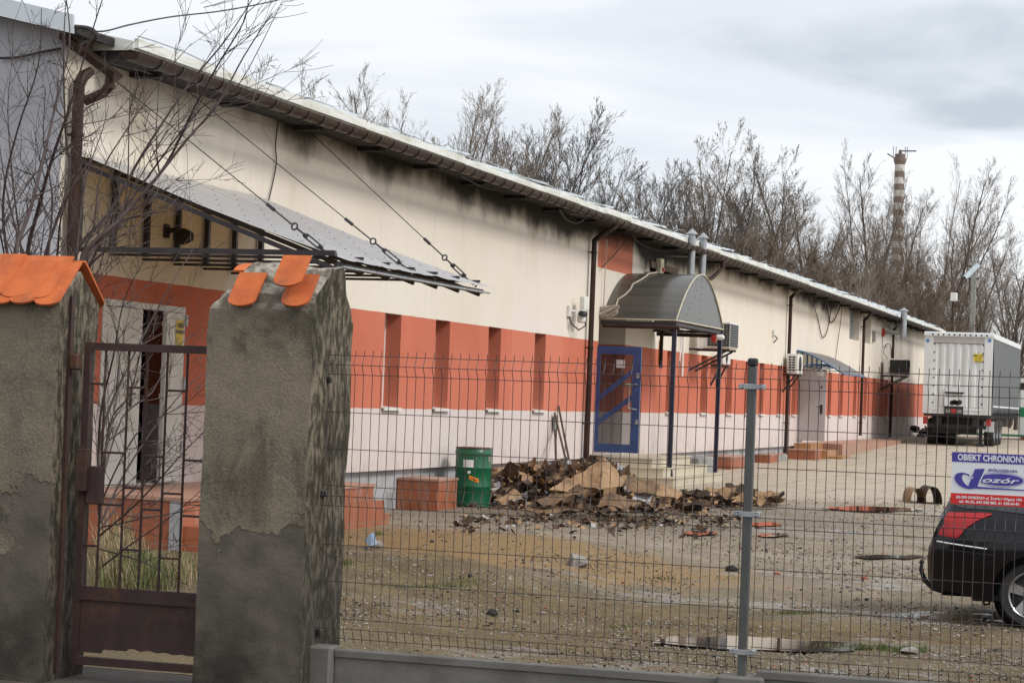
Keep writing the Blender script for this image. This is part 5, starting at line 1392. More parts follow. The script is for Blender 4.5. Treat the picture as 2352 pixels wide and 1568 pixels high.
def clay_tile(L_=.38, W2=.16, th=.012):                          # plain tile: flat, its lower end rounded; lies in x-y, lower end at -y
    mb = MB(); n = 10
    prof = [(-W2 / 2, L_)] + [(-W2 / 2, .05)] + [(W2 / 2 * math.sin(t), .05 - .05 * math.cos(t)) for t in [(-1 + 2 * k / n) * PI / 2 for k in range(1, n)]] + [(W2 / 2, .05), (W2 / 2, L_)]
    mb.prism(prof, 'z', -th / 2, th / 2)
    return mb
def lay_tile(parent, base, pitch, x, y, z, rz=0.0, flip=False, tw=0.0, name='roof_tile', m='orange_tile', mb0=None):
    mb0 = mb0 or clay_tile()
    Mx = Matrix.Rotation((PI if flip else 0) + rz, 3, 'Z') @ Matrix.Rotation(tw, 3, 'Y') @ Matrix.Rotation(pitch, 3, 'X')
    mb = MB(); mb.add([Vector((x, y, z)) + Mx @ Vector(v) for v in mb0.v], mb0.f)
    return mb.build(name, M[m], parent)
YW0, YW1 = 11.30, 11.76
yr_ = (YW0 + YW1) / 2
XR = -6.12
gw = thing('plaster_wall', 'old dirty plaster street wall with an orange tile coping', 'wall', (XR - 1, yr_, 0))
rough_prism([(YW0 - .015, -.2), (YW0, 2.12), (yr_, 2.31), (YW1, 2.12), (YW1, -.2)], XR - 4.5, XR, 110, .010, 1.0).build('wall', M['plaster'], gw, smooth=False)
pit = math.atan2(.20, (YW1 - YW0) / 2)
rs = random.Random(8)
for k in range(13):
    x = XR - .06 - k * .148
    for lay in (0, 1):
        lay_tile(gw, None, pit + .03 - lay * .01 + rs.uniform(-.015, .015), x - lay * .074 + rs.uniform(-.006, .006), YW0 - .075 + lay * .035, 2.105 + lay * .038 + rs.uniform(-.004, .004), rs.uniform(-.02, .02), tw=rs.uniform(-.02, .02))
    lay_tile(gw, None, pit, x, YW1 + .075, 2.12 + rs.uniform(-.004, .004), 0, True)
mb = MB()
pl_ = thing('gate_pillar', 'thick crumbling plaster pillar with a few loose orange tiles on top', 'pillar', (-4.9, 11.5, 0))
PX0, PX1 = -5.17, -4.555
PY0, PY1 = 11.22, 11.80; pyr = (PY0 + PY1) / 2
rough_prism([(PY0 - .01, -.2), (PY0, 2.11), (PY0 + .22, 2.36), (PY1 - .2, 2.36), (PY1 + .02, 2.06), (PY1, -.2)], PX0, PX1, 18, .014, 4.0, hip=.17, zhip=2.12).build('pillar', M['plaster'], pl_)
pp = math.atan2(.25, .22)
def tile_at(px, py, yaw, lift, tw=0.0, L_=.33):
    c = ony(px, py, PY0 - .03)
    lay_tile(pl_, None, pp + .0, c.x, PY0 - .05 - lift * .7, c.z + lift, yaw, tw=tw, mb0=clay_tile(L_, .165))
tile_at(553, 703, -.03, .0, L_=.25); tile_at(676, 704, -.02, .0, L_=.24); tile_at(661, 671, -.02, .03, L_=.23)
c = ony(566, 596, pyr); lay_tile(pl_, None, -.4, c.x, pyr + .1, c.z - .02, .1, True, mb0=clay_tile(.12, .16))
c = ony(694, 604, pyr); lay_tile(pl_, None, -.4, c.x, pyr + .1, c.z - .02, -.1, True, mb0=clay_tile(.10, .16))
# ---- rusty wicket gate
YGt = 11.50
gte = thing('gate', 'rusty brown iron wicket gate with thin bars and a sheet steel foot', 'gate', ((XR + PX0) / 2, YGt, 0))
def gp(px, py): v = ony(px, py, YGt); return v.x, v.z
gx0, gz1 = gp(205, 795); gx1 = PX0 + .0; _, gzb = gp(205, 1345); _, gzp = gp(205, 1495)
gxl = gp(196, 1000)[0]
ztop = gz1
mb = MB(); mb.box(gx0, gx1, YGt - .018, YGt + .018, ztop - .022, ztop + .022); mb.build('top_rail', M['rust'], gte)
mb = MB(); mb.box(gx0 - .02, gx0 + .022, YGt - .02, YGt + .02, gzp - .03, ztop + .024); mb.build('stile', M['rust'], gte)
sx_ = gp(183, 700)[0]
mb = MB(); mb.box(sx_ - .022, sx_ + .0, YGt - .09, YGt - .05, .05, gp(183, 682)[1]); mb.build('hanging_post', M['rust'], gte)
nb = 6; barx = [gp(p, 1000)[0] for p in (236, 289, 332, 378, 424)]
for k, xx in enumerate(barx):
    mb = MB(); mb.tube([(xx, YGt, ztop - .02), (xx, YGt, gzb - .01)], .0075, 8); mb.build('bar', M['rust'], gte)
edges = [gx0 + .02] + barx + [gx1]
rungs = {0: (885, 1344 - 240), 1: (1040, 1205), 2: (888, 1120), 3: (1040, 1210), 4: (893, 1125), 5: (1043, 1218)}
rungs = {0: (884, 1255), 1: (1045, 1160), 2: (888, 1120, 1264), 3: (1045, 1170), 4: (893, 1128, 1275), 5: (1050, 1178)}
rungs[0] = (884, 1258); rungs[1] = (1041, 1161); rungs[2] = (889, 1120, 1262); rungs[3] = (1045, 1167); rungs[4] = (893, 1128, 1276); rungs[5] = (1050, 1177)
for k in range(6):
    for py in rungs[k]:
        z = gp((300), py)[1]
        mb = MB(); mb.tube([(edges[k], YGt, z), (edges[k + 1], YGt, z)], .0065, 8); mb.build('rung', M['rust'], gte)
mb = MB(); mb.box(gx0 + .02, gx1, YGt - .018, YGt + .018, gzb - .045, gzb); mb.box(gx0 + .02, gx1, YGt - .03, YGt - .018, gzb - .075, gzb - .04); mb.build('mid_rail', M['rust'], gte)
# sheet steel with a rotted lower edge
mb = MB(); NP = 60
def zlow(x): f = (x - gx0) / (gx1 - gx0); return gzp + .018 - (.022 if f < .18 else 0) + (.03 * max(0, mnoise.noise(Vector((x * 11, 0, 2))) + .15) if f > .35 else 0)
for yv in (YGt - .012, YGt - .006):
    mb.grid(lambda i, j, yv=yv: (gx0 + .02 + (gx1 - gx0 - .02) * i / NP, yv, zlow(gx0 + (gx1 - gx0) * i / NP) if j == 0 else gzb - .03), NP, 1)
mb.build('sheet_panel', M['rust'], gte)
mb = MB(); mb.box(gx0 - .02, gx1, YGt - .02, YGt + .02, gzp - .075, gzp - .03); mb.build('bottom_rail', M['rust'], gte)
lk = gp(203, 1100); l2 = gp(218, 1115)
mb = MB(); mb.bbox(lk[0] - .05, lk[0] + .02, YGt - .07, YGt - .022, gp(200, 1127)[1], gp(200, 1030)[1], .004); mb.build('latch_plate', M['rust'], gte)
mb = MB(); mb.bbox(gp(200, 1100)[0] + .01, gp(235, 1100)[0], YGt - .035, YGt + .035, gp(215, 1157)[1], gp(215, 1070)[1], .006); mb.build('lock_box', M['rust'], gte)
mb = MB(); mb.bbox(gp(176, 850)[0], gp(194, 850)[0] + .01, YGt - .10, YGt - .045, gp(180, 850)[1], gp(180, 812)[1], .01); mb.build('hinge', M['rust'], gte)
# ---- mesh fence
YF = 11.45
fn = thing('mesh_fence', 'dark welded wire mesh fence on a grey post above a concrete kerb plank', 'fence', (-2.2, YF, 0))
pt_ = ony(1733, 828, YF); pb_ = ony(1706, 1545, YF); xpst = (pt_.x + pb_.x) / 2
zT0 = ony(1000, 823, YF).z
hz_off = [0, .052, .104, .31, .51, .71, .765, .82, 1.03, 1.23, 1.43, 1.48, 1.535]
bend = {1: -.03, 6: -.03, 11: -.03}
def panel(x0, x1, ztop):
    mb = MB()
    n = int(round((x1 - x0) / .0505))
    rw = random.Random(int(abs(x0) * 100))
    hw = .0021
    for k in range(n + 1):
        x = x0 + (x1 - x0) * k / n
        pts = [(x, YF, ztop + .03)]
        for i, o in enumerate(hz_off): pts.append((x + rw.uniform(-.0012, .0012), YF + bend.get(i, 0), ztop - o))
        pts.append((x, YF, ztop - hz_off[-1] - .02))
        mb.tube(pts, hw, 5, caps=False)
    for i, o in enumerate(hz_off):
        mb.tube([(x0 - .01, YF + bend.get(i, 0) + .0045, ztop - o), (x1 + .01, YF + bend.get(i, 0) + .0045, ztop - o)], hw, 5)
    return mb.build('mesh_panel', M['wire'], fn)
panel(PX1 - .035, xpst - .042, zT0); panel(xpst + .042, xpst + 2.5, zT0 + .004)
mb = MB(); mb.bbox(xpst - .022, xpst + .022, YF - .05, YF - .01, .0, pt_.z - .03, .004); post = mb.build('post', M['grey_paint'], fn)
mb = MB(); mb.bbox(xpst - .025, xpst + .025, YF - .054, YF - .006, pt_.z - .03, pt_.z + .012, .008); mb.build('post_cap', M['black'], post)
for py in (888, 1180, 1496):
    z = ony(1726, py, YF).z
    mb = MB(); mb.bbox(xpst - .055, xpst + .055, YF - .058, YF - .051, z - .014, z + .014, .002)
    for sg_ in (-1, 1): mb.bbox(xpst + sg_ * .052 - .014, xpst + sg_ * .052 + .014, YF - .058, YF + .01, z - .014, z + .014, .003); mb.lathe([(0, -.012), (.008, -.012), (.008, 0), (0, 0)], (xpst + sg_ * .048, YF - .058, z), 8, 'y')
    mb.build('clamp', M['galv'], post)
M['kerb'] = mat('dark kerb concrete', (0.165, 0.155, 0.140), (0.12, 0.113, 0.102), 3, 0.9, bump=0.4, bscale=60, dirt=(0.06, 0.055, 0.048), dirt_amt=0.6)
zk = ony(1000, 1505, YF).z; zk2 = ony(2000, 1556, YF).z
def plank(x0, x1, zt):
    mb = MB(); mb.bbox(x0, x1, YF - .03, YF + .02, -.3, zt - .012, .006); mb.bbox(x0, x1, YF - .04, YF + .03, zt - .045, zt, .006)
    mb.build('kerb_plank', M['kerb'], fn)
def socket(x, zt, hw=.075):
    mb = MB(); mb.bbox(x - hw, x + hw, YF - .09, YF + .06, -.3, zt, .012); mb.build('post_socket', M['kerb'], fn)
plank(PX1 + .12, xpst - .075, zk); plank(xpst + .075, xpst + 2.5, zk2); socket(PX1 + .045, zk + .015); socket(xpst, zk + .02, .12)
for py in (870, 1132, 1450):
    p = ony(748, py, YF); mb = MB(); mb.bbox(PX1 - .03, PX1 + .03, YF - .02, YF + .012, p.z - .02, p.z + .012, .005); mb.build('wall_clip', M['black'], fn)
# ---- the guard firm's board
YS = YF - .045
sx0 = ony(2187, 1037, YS).x; sz1 = ony(2187, 1037, YS).z; sz0 = ony(2184, 1156, YS).z
SW = .386; SH = sz1 - sz0
sg_ = thing('security_sign', 'white blue and red security board wired to the mesh fence', 'sign', (sx0 + SW / 2, YS, sz0))
mb = MB(); mb.box(sx0, sx0 + SW, YS - .002, YS + .002, sz0, sz1); bd_ = mb.build('board', M['white_print'], sg_)
def sgp(u, v): return Vector((sx0 + u * SW, YS - .0035, sz1 - v * SH))   # u, v as fractions of the board
mb = MB(); mb.quad(sgp(0, .185), sgp(1, .185), sgp(1, 0), sgp(0, 0)); mb.build('blue_band', M['blue_print'], bd_)
mb = MB(); mb.quad(sgp(0, 1), sgp(1, 1), sgp(1, .79), sgp(0, .79)); mb.build('red_band', M['red_print'], bd_)
def line(txt, u0, u1, vbase, h_, m, off=.02, shear=0.0, e_=.005, name='lettering'):
    vs, fs = text_mesh(txt, 1.0, shear, off, 'LEFT'); a = min(v[0] for v in vs); b = max(v[0] for v in vs); tops = .70
    mb = MB(); k = (u1 - u0) * SW / (b - a)
    mb.add([(sx0 + u0 * SW + (v[0] - a) * k, YS - e_, sz1 - vbase * SH + v[1] / tops * h_ * SH) for v in vs], fs)
    return mb.build(name, M[m], bd_)
line('OBIEKT CHRONIONY', .075, .935, .150, .115, 'white_print', .03)
line('SPÓŁDZIELNIA', .465, .84, .345, .050, 'blue_print', .03)
line('®', .92, .945, .34, .04, 'blue_print', .01)
line('62-200 GNIEZNO ul. Żwirki i Wigury 19A', .07, .91, .885, .048, 'white_print', .03)
line('tel. 96-52, 693 058 885, 61 428-66-81', .11, .87, .968, .048, 'white_print', .03)
# the slanted initial and the lens shape with the rest of the name
def poly(pts, m, e_=.005, name='emblem'):
    mb = MB(); mb.add([(sx0 + u * SW, YS - e_, sz1 - v * SH) for u, v in pts], [tuple(range(len(pts)))]); return mb.build(name, M[m], bd_)
el_ = [(.63 + .285 * math.cos(t), .497 + .116 * math.sin(t)) for t in [2 * PI * k / 48 for k in range(48)]]
poly(el_, 'blue_print', .0045)
poly([(.63 + .293 * math.cos(t), .497 + .128 * math.sin(t)) for t in [2 * PI * k / 48 for k in range(48)]], 'white_print', .0040)
poly([(.63 + .302 * math.cos(t), .497 + .138 * math.sin(t)) for t in [2 * PI * k / 48 for k in range(48)]], 'blue_print', .0037)
poly([(.30, .31), (.425, .295), (.335, .645), (.945, .665), (.945, .685), (.235, .685), (.215, .68)], 'blue_print', .0058)
mbq = MB(); A = []; B_ = []
for k in range(41):
    t = R(28) + R(345) * k / 40
    A.append((.185 + .135 * math.cos(t) - .05 * math.sin(t), .545 - .155 * math.sin(t))); B_.append((.215 + .065 * math.cos(t) - .045 * math.sin(t), .545 - .120 * math.sin(t)))
vv = A + B_; mbq.add([(sx0 + u * SW, YS - .0052, sz1 - v * SH) for u, v in vv], [(k, k + 1, 41 + k + 1, 41 + k) for k in range(40)]); mbq.build('emblem', M['blue_print'], bd_)
poly([(.345, .60), (.43, .295), (.445, .295), (.36, .60)], 'white_print', .0060)
poly([(.225, .44), (.25, .43), (.285, .47), (.27, .50), (.24, .47)], 'white_print', .0062); poly([(.25, .445), (.265, .445), (.275, .475), (.26, .475)], 'blue_print', .0066)
line('ozór', .40, .865, .555, .10, 'white_print', .015, .32, .0064)
for (u, v) in ((.03, .06), (.97, .07), (.03, .9), (.97, .93)):
    p = sgp(u, v); mb = MB(); mb.tube([p + Vector((-.006, -.003, 0)), p + Vector((-.02, -.002, .004)), p + Vector((-.02, .05, 0))], .0018, 5); mb.build('tie_wire', M['steel_dark'], sg_)

# ================================================================== VEHICLES
# ---- black estate car, its tail towards the heap
wc_ = ong(2366, 1447)
CAR = Vector((wc_.x - 1.045, wc_.y + .12, wc_.z))               # rear end, near side
car = thing('parked_car', 'glossy black estate car with red tail light and tow hook parked behind the fence', 'car', CAR)
m, t, b = mk('black car paint'); b.inputs['Base Color'].default_value = (.006, .006, .008, 1); b.inputs['Roughness'].default_value = .18; b.inputs['Coat Weight'].default_value = .25; b.inputs['Coat Roughness'].default_value = .05; b.inputs['Specular IOR Level'].default_value = .28; M['car'] = m
m, t, b = mk('car glass'); b.inputs['Base Color'].default_value = (.012, .015, .018, 1); b.inputs['Roughness'].default_value = .03; b.inputs['Specular IOR Level'].default_value = .8; M['carglass'] = m
m, t, b = mk('chrome strip'); b.inputs['Base Color'].default_value = (.75, .76, .78, 1); b.inputs['Metallic'].default_value = 1; b.inputs['Roughness'].default_value = .12; M['chrome'] = m
def light_mat():
    m, t, b = mk('red tail lens'); g = NG(t); x, y, z = g.sep(g.pos())
    st = g.rng(g.math('SINE', g.math('MULTIPLY', z, 330.0)), -.2, .6)
    hi = g.rng(z, CAR.z + .86, CAR.z + .90)
    g.set(b.inputs['Base Color'], g.mix(g.math('MULTIPLY', g.math('MULTIPLY', st, hi), .45), (.36, .003, .005), (.60, .09, .085)))
    b.inputs['Roughness'].default_value = .18; b.inputs['Coat Weight'].default_value = .2; b.inputs['Specular IOR Level'].default_value = .3
    return m
M['taillens'] = light_mat()
M['rubber'] = mat('tyre rubber', (.016, .016, .016), (.026, .025, .024), 8, .75)
M['alloy'] = mat('alloy rim', (.42, .42, .42), (.34, .34, .34), 8, .32, metal=.75)
M['trim'] = mat('black bumper underside', (.014, .014, .015), (.02, .02, .02), 5, .6)
LEN, WID = 4.76, 1.81
# side outline stations: u, z of the sill, z of the shoulder, z of the roof, inset at the tail
UW = (1.045, 3.77); RA = .385; ZC = .325
def interp(tab, u):
    for (a, va), (b_, vb) in zip(tab, tab[1:]):
        if u <= b_: t = max(0, (u - a) / (b_ - a)); return va + (vb - va) * t
    return tab[-1][1]
SILL = [(0.0, .42), (.05, .36), (.2, .31), (.55, .27), (.8, .22), (1.5, .19), (3.3, .19), (4.3, .22), (4.6, .26), (4.76, .40)]
SHOU = [(0.0, .72), (.04, .88), (.10, 1.02), (.30, 1.05), (.8, 1.03), (1.6, .98), (3.0, .93), (3.8, .86), (4.4, .74), (4.76, .60)]
ROOF = [(.10, 1.04), (.20, 1.24), (.34, 1.38), (.7, 1.445), (1.5, 1.48), (2.4, 1.47), (2.8, 1.40), (3.3, 1.14), (3.65, .96)]
HALF = [(0, .66), (.06, .76), (.2, .83), (.5, .88), (1.0, .905), (3.6, .905), (4.3, .84), (4.6, .72), (4.76, .52)]
us = sorted(set([0, .03, .06, .1, .15, .2, .28, .36, .45, .55] + [UW[0] + RA * math.cos(PI * k / 16) for k in range(17)] + [UW[1] + RA * math.cos(PI * k / 16) for k in range(17)] + [1.6, 1.9, 2.2, 2.5, 2.8, 3.1, 4.25, 4.4, 4.5, 4.6, 4.68, 4.72, 4.76]))
us = [u for u in us if 0 <= u <= LEN]
def lower_z(u):
    z = interp(SILL, u)
    for c in UW:
        if abs(u - c) < RA: z = max(z, ZC + math.sqrt(RA * RA - (u - c) ** 2))
    return z
NB = 9
def body_pt(u, k, side):                                        # k 0..NB from the sill to the shoulder
    z0, z1 = lower_z(u), interp(SHOU, u); f = k / NB
    z = z0 + (z1 - z0) * f
    hw_ = interp(HALF, u)
    zr = (z - .2) / .85
    bul = hw_ * (.93 + .10 * math.sin(min(1, max(0, zr)) * PI * .8)) - .02 * max(0, zr - .7) * 3
    if abs(z - .56) < .03 and u < .75: bul -= .006
    tail = .10 * max(0, (z - .62)) * (1 if u < .4 else 0) + (.05 * (.62 - z) if (u < .1 and z < .62) else 0)
    return Vector((CAR.x + u + tail * max(0, 1 - u / .4), CAR.y + WID / 2 + side * bul, CAR.z + z))
mb = MB()
for side in (-1, 1):
    mb.grid(lambda i, j, side=side: body_pt(us[i], j, side), len(us) - 1, NB)
# tail and nose panels between the two sides, bonnet top
mb.grid(lambda i, j: body_pt(0, j, -1).lerp(body_pt(0, j, 1), i / 8) - Vector((.05 * math.sin(PI * i / 8), 0, 0)), 8, NB)
mb.grid(lambda i, j: body_pt(LEN, j, -1).lerp(body_pt(LEN, j, 1), i / 8) + Vector((.08 * math.sin(PI * i / 8), 0, 0)), 8, NB)
mb.grid(lambda i, j: body_pt(us[i], NB, -1).lerp(body_pt(us[i], NB, 1), j / 8) + Vector((0, 0, .035 * math.sin(PI * j / 8))), len(us) - 1, 8)
mb.grid(lambda i, j: Vector((CAR.x + .15 + (LEN - .3) * i / 8, CAR.y + .1 + (WID - .2) * j, CAR.z + .27)), 8, 1)
def roof_pt(u, k, side):
    z0, z1 = interp(SHOU, u), interp(ROOF, u); f = k / 6.0
    hw_ = interp(HALF, u) * .955
    return Vector((CAR.x + u, CAR.y + WID / 2 + side * (hw_ - .20 * f - (.05 if f > .95 else 0)), CAR.z + z0 - .004 + (z1 - z0) * (f * 1.05 - .05 * f * f)))
ur = [.10, .14, .2, .27, .34, .5, .7, 1.0, 1.5, 1.6, 2.3, 2.4, 2.8, 3.05, 3.3, 3.5, 3.65]
for side in (-1, 1): mb.grid(lambda i, j, side=side: roof_pt(ur[i], j, side), len(ur) - 1, 6)
mb.grid(lambda i, j: roof_pt(ur[i], 6, -1).lerp(roof_pt(ur[i], 6, 1), j / 8) + Vector((0, 0, .04 * math.sin(PI * j / 8))), len(ur) - 1, 8)
solid(mb.build('body', M['car'], car), 35)
def side_poly(pts, name, m, e_=.008, cat_roof=False, n=1):      # a panel hugging the near side, given in (u, z)
    mb = MB()
    def P(u, z):
        z1 = interp(SHOU, u)
        if z <= z1:
            k = (z - lower_z(u)) / max(.01, z1 - lower_z(u)) * NB; v = body_pt(u, k, -1)
        else:
            f = (z - z1) / max(.02, interp(ROOF, u) - z1); v = roof_pt(u, min(6, f * 6), -1)
        return Vector((v.x, v.y - e_, CAR.z + z))
    mb.add([P(u, z) for u, z in pts], [tuple(range(len(pts)))])
    return mb, P
def fill_poly(upper, lower, name, m, e_=.010, nu=16, nv=6):     # upper and lower edges as (u, z) polylines of the same u-range
    def P(i, j):
        u = upper[0][0] + (upper[-1][0] - upper[0][0]) * i / nu
        zu, zl = interp(upper, u), interp(lower, u); z = zl + (zu - zl) * j / nv
        z1 = interp(SHOU, u)
        if z <= z1: v = body_pt(u, (z - lower_z(u)) / max(.01, z1 - lower_z(u)) * NB, -1)
        else: v = roof_pt(u, min(6, (z - z1) / max(.02, interp(ROOF, u) - z1) * 6), -1)
        return Vector((v.x, v.y - e_, CAR.z + z))
    mb = MB(); mb.grid(P, nu, nv); return solid(mb.build(name, M[m], car), 60)
fill_poly([(.10, .90), (.17, 1.05), (.20, 1.09), (.55, 1.105), (.63, 1.10)], [(.10, .86), (.30, .845), (.34, .88), (.38, .94), (.5, 1.03), (.63, 1.088)], 'tail_light', 'taillens', .016, 26, 8)
fill_poly([(.24, 1.25), (.34, 1.36), (.7, 1.40), (1.45, 1.42)], [(.24, 1.17), (.34, 1.135), (.6, 1.135), (1.45, 1.08)], 'rear_quarter_glass', 'carglass', .010)
fill_poly([(1.52, 1.42), (2.3, 1.41)], [(1.52, 1.075), (2.3, 1.03)], 'door_glass', 'carglass', .010)
fill_poly([(2.38, 1.41), (2.8, 1.34), (3.2, 1.08)], [(2.38, 1.02), (3.2, .99)], 'door_glass', 'carglass', .010)
mb = MB(); mb.tube([body_pt(u, (interp([(.07, .80), (.6, .755)], u) - lower_z(u)) / (interp(SHOU, u) - lower_z(u)) * NB, -1) + Vector((0, -.006, 0)) for u in [.09 + .51 * k / 14 for k in range(15)]], .009, 6); solid(mb.build('chrome_strip', M['chrome'], car))
mb = MB(); mb.tube([body_pt(u, (interp([(0.0, .735), (.8, .69)], u) - lower_z(u)) / (interp(SHOU, u) - lower_z(u)) * NB, -1) + Vector((0, -.0005, 0)) for u in [.02 + .66 * k / 14 for k in range(15)]], .004, 5); mb.build('panel_gap', M['trim'], car)
mb = MB(); hb_ = Vector((CAR.x - .03, CAR.y + WID / 2 - .3, CAR.z + .30))
hk = [Vector((CAR.x + .35, CAR.y + .55, CAR.z + .31)), Vector((CAR.x + .12, CAR.y + .55, CAR.z + .28)), Vector((CAR.x + .03, CAR.y + .55, CAR.z + .30)), Vector((CAR.x - .06, CAR.y + .55, CAR.z + .38)), Vector((CAR.x - .095, CAR.y + .55, CAR.z + .48)), Vector((CAR.x - .09, CAR.y + .55, CAR.z + .53))]
mb.tube(hk, [.03, .03, .028, .025, .022, .018], 10); mb.lathe([(0, -.025), (.018, -.02), (.026, 0), (.018, .02), (0, .026)], hk[-1] + Vector((0, 0, .025)), 12); solid(mb.build('tow_hook', M['trim'], car))
mb = MB(); mb.tube([(CAR.x + .55, CAR.y + .25, CAR.z + .27), (CAR.x + .57, CAR.y + .25, CAR.z + .19), (CAR.x + .62, CAR.y + .25, CAR.z + .20), (CAR.x + .62, CAR.y + .25, CAR.z + .27)], .014, 6); mb.build('tow_eye', M['trim'], car)
mb = MB(); mb.bbox(CAR.x + .45, CAR.x + .78, CAR.y + .12, CAR.y + 1.6, CAR.z + .23, CAR.z + .30, .02); mb.build('rear_valance', M['trim'], car)
def wheel(u, side):
    y = CAR.y + (.13 if side < 0 else WID - .13); c = Vector((CAR.x + u, y, CAR.z + ZC)); s = side
    mb = MB(); mb.lathe([(.235, -.09 * s), (.30, -.10 * s), (.322, -.07 * s), (.327, 0), (.322, .07 * s), (.30, .10 * s), (.235, .09 * s)], c, 40, 'y'); wl_ = solid(mb.build('tyre', M['rubber'], car), 60)
    mb = MB(); mb.lathe([(.237, .02 * s), (.237, .085 * s), (.228, .092 * s), (.215, .08 * s), (.213, .0)], c, 40, 'y')
    mb.lathe([(0, .075 * s), (.05, .075 * s), (.065, .06 * s), (.065, .0)], c, 20, 'y')
    for k in range(5):
        a = 2 * PI * k / 5 + .31; d = Vector((math.cos(a), 0, math.sin(a))); q = Vector((-math.sin(a), 0, math.cos(a))); yv = Vector((0, s, 0))
        vs = [c + d * .05 + q * .036 + yv * .07, c + d * .05 - q * .036 + yv * .07, c + d * .222 - q * .050 + yv * .085, c + d * .222 + q * .050 + yv * .085]
        vs += [v - yv * .03 for v in vs]
        mb.add(vs, [(0, 1, 2, 3), (0, 4, 5, 1), (1, 5, 6, 2), (2, 6, 7, 3), (3, 7, 4, 0)])
    solid(mb.build('rim', M['alloy'], wl_), 40)
    mb = MB(); mb.lathe([(0, .0), (.21, .0)], c + Vector((0, .01 * s, 0)), 24, 'y'); mb.lathe([(0, .04 * s), (.15, .04 * s), (.15, 0)], c, 24, 'y'); mb.build('brake_disc', M['trim'], wl_)
for u in UW:
    for sd2 in (-1, 1): wheel(u, sd2)
    mb = MB(); mb.lathe([(RA - .002, -.0), (RA - .002, .25)], (CAR.x + u, CAR.y + .09, CAR.z + ZC), 32, 'y'); mb.lathe([(0, .26), (RA, .26)], (CAR.x + u, CAR.y + .09, CAR.z + ZC), 32, 'y')
    mb.build('wheel_arch_liner', M['trim'], car)

# ---- curtain sided trailer
DT = 83.0
tb = at(2120, 1000, DT); te = at(2279, 1000, DT); ty = tb.y
TX0 = ony(2120, 900, ty).x; TX1 = ony(2279, 900, ty).x
ZT1 = ony(2200, 763, ty).z; ZT0 = ony(2200, 951, ty).z; TG = gz(ty)
TL = 13.0
trl = thing('trailer', 'white backed semi trailer with grey curtain sides parked at the end of the warehouse', 'trailer', ((TX0 + TX1) / 2, ty, TG))
M['twhite'] = mat('trailer white paint', (0.68, 0.70, 0.69), (0.58, 0.60, 0.59), 1.2, .45, dirt=(0.24, 0.19, 0.12), dirt_amt=.4, stretch=(1, 1, .25))
M['twhite2'] = mat('trailer roof tarpaulin', (0.72, 0.74, 0.74), (0.64, 0.66, 0.66), 2, .5)
M['curtain'] = mat('grey curtain', (0.155, 0.165, 0.168), (0.13, 0.14, 0.142), 1.5, .85, spec=.12, stretch=(1, 4, .3), bump=.3, bscale=2.0, bdist=.05)
W3 = TX1 - TX0
mb = MB()                                                       # corrugated rear doors
nc = 120; d0, d1 = TX0 + .33, TX1 - .33
def corr(i): f = i / nc * 6.5; v = (f % 1); return .04 * (0 if v < .42 else (v - .42) / .12 if v < .54 else 1 if v < .88 else (1 - v) / .12)
mb.grid(lambda i, j: (d0 + (d1 - d0) * i / nc, ty + .02 + corr(i), ZT0 + .26 + (ZT1 - .42 - ZT0 - .26) * j), nc, 1)
mb.build('rear_door', M['twhite'], trl)
mb = MB(); mb.box(TX0, d0, ty, ty + .08, ZT0, ZT1 - .12); mb.build('door_post', M['twhite'], trl)
mb = MB(); mb.box(d1, TX1 - .02, ty, ty + .08, ZT0, ZT1 - .12); mb.build('door_post', M['twhite'], trl)
mb = MB(); mb.box(d0, d1, ty + .004, ty + .08, ZT0, ZT0 + .25); mb.box(d0, d1, ty - .02, ty + .004, ZT0 + .14, ZT0 + .17); mb.build('sill_beam', M['twhite'], trl)
mb = MB(); mb.box(d0, d1, ty + .004, ty + .08, ZT1 - .40, ZT1 - .13); mb.build('header_beam', M['door_grey'], trl)
mb = MB(); mb.bbox(TX0 - .03, TX1 + .01, ty - .06, ty + .10, ZT1 - .17, ZT1, .03); mb.build('roof_rim', M['twhite2'], trl)
mb = MB()
for k in range(11): mb.lathe([(0, -.008), (.035, -.008), (.035, 0), (0, 0)], (TX0 + .30 + (W3 - .55) * k / 10, ty - .06, ZT1 - .10), 10, 'y')
for s_ in (d0 + .04, d1 - .04):
    for k in range(8): mb.lathe([(0, -.01), (.03, -.01), (.03, 0), (0, 0)], (s_, ty - .0, ZT0 + .4 + k * .31), 8, 'y')
mb.build('rivets', M['trim'], trl)
mb = MB(); mb.box(TX0, TX1, ty + .10, ty + TL, ZT1 - .06, ZT1 - .01); mb.box(TX1 - .02, TX1 + .02, ty + .1, ty + TL, ZT1 - .2, ZT1 - .01); mb.build('roof', M['twhite2'], trl)
mb = MB(); mb.grid(lambda i, j: (TX1 - .005 + .012 * math.sin(i * .8) + .03 * math.sin(PI * j / 6), ty + .1 + (TL - .2) * i / 60, ZT0 + .05 + (ZT1 - .2 - ZT0 - .05) * j / 6), 60, 6); mb.build('curtain', M['curtain'], trl, smooth=True)
mb = MB(); mb.grid(lambda i, j: (TX0 + .005, ty + .1 + (TL - .2) * i, ZT0 + .05 + (ZT1 - .2 - ZT0 - .05) * j), 1, 1); mb.build('curtain', M['curtain'], trl)
mb = MB(); mb.quad((TX0, ty + TL, ZT0), (TX1, ty + TL, ZT0), (TX1, ty + TL, ZT1), (TX0, ty + TL, ZT1)); mb.build('front_wall', M['twhite'], trl)
mb = MB(); mb.box(TX1 + .03, TX1 + .036, ty + .15, ty + TL - .2, ZT0 + .30, ZT0 + .36); mb.build('pale_stripe', M['twhite2'], trl)
s0_ = None
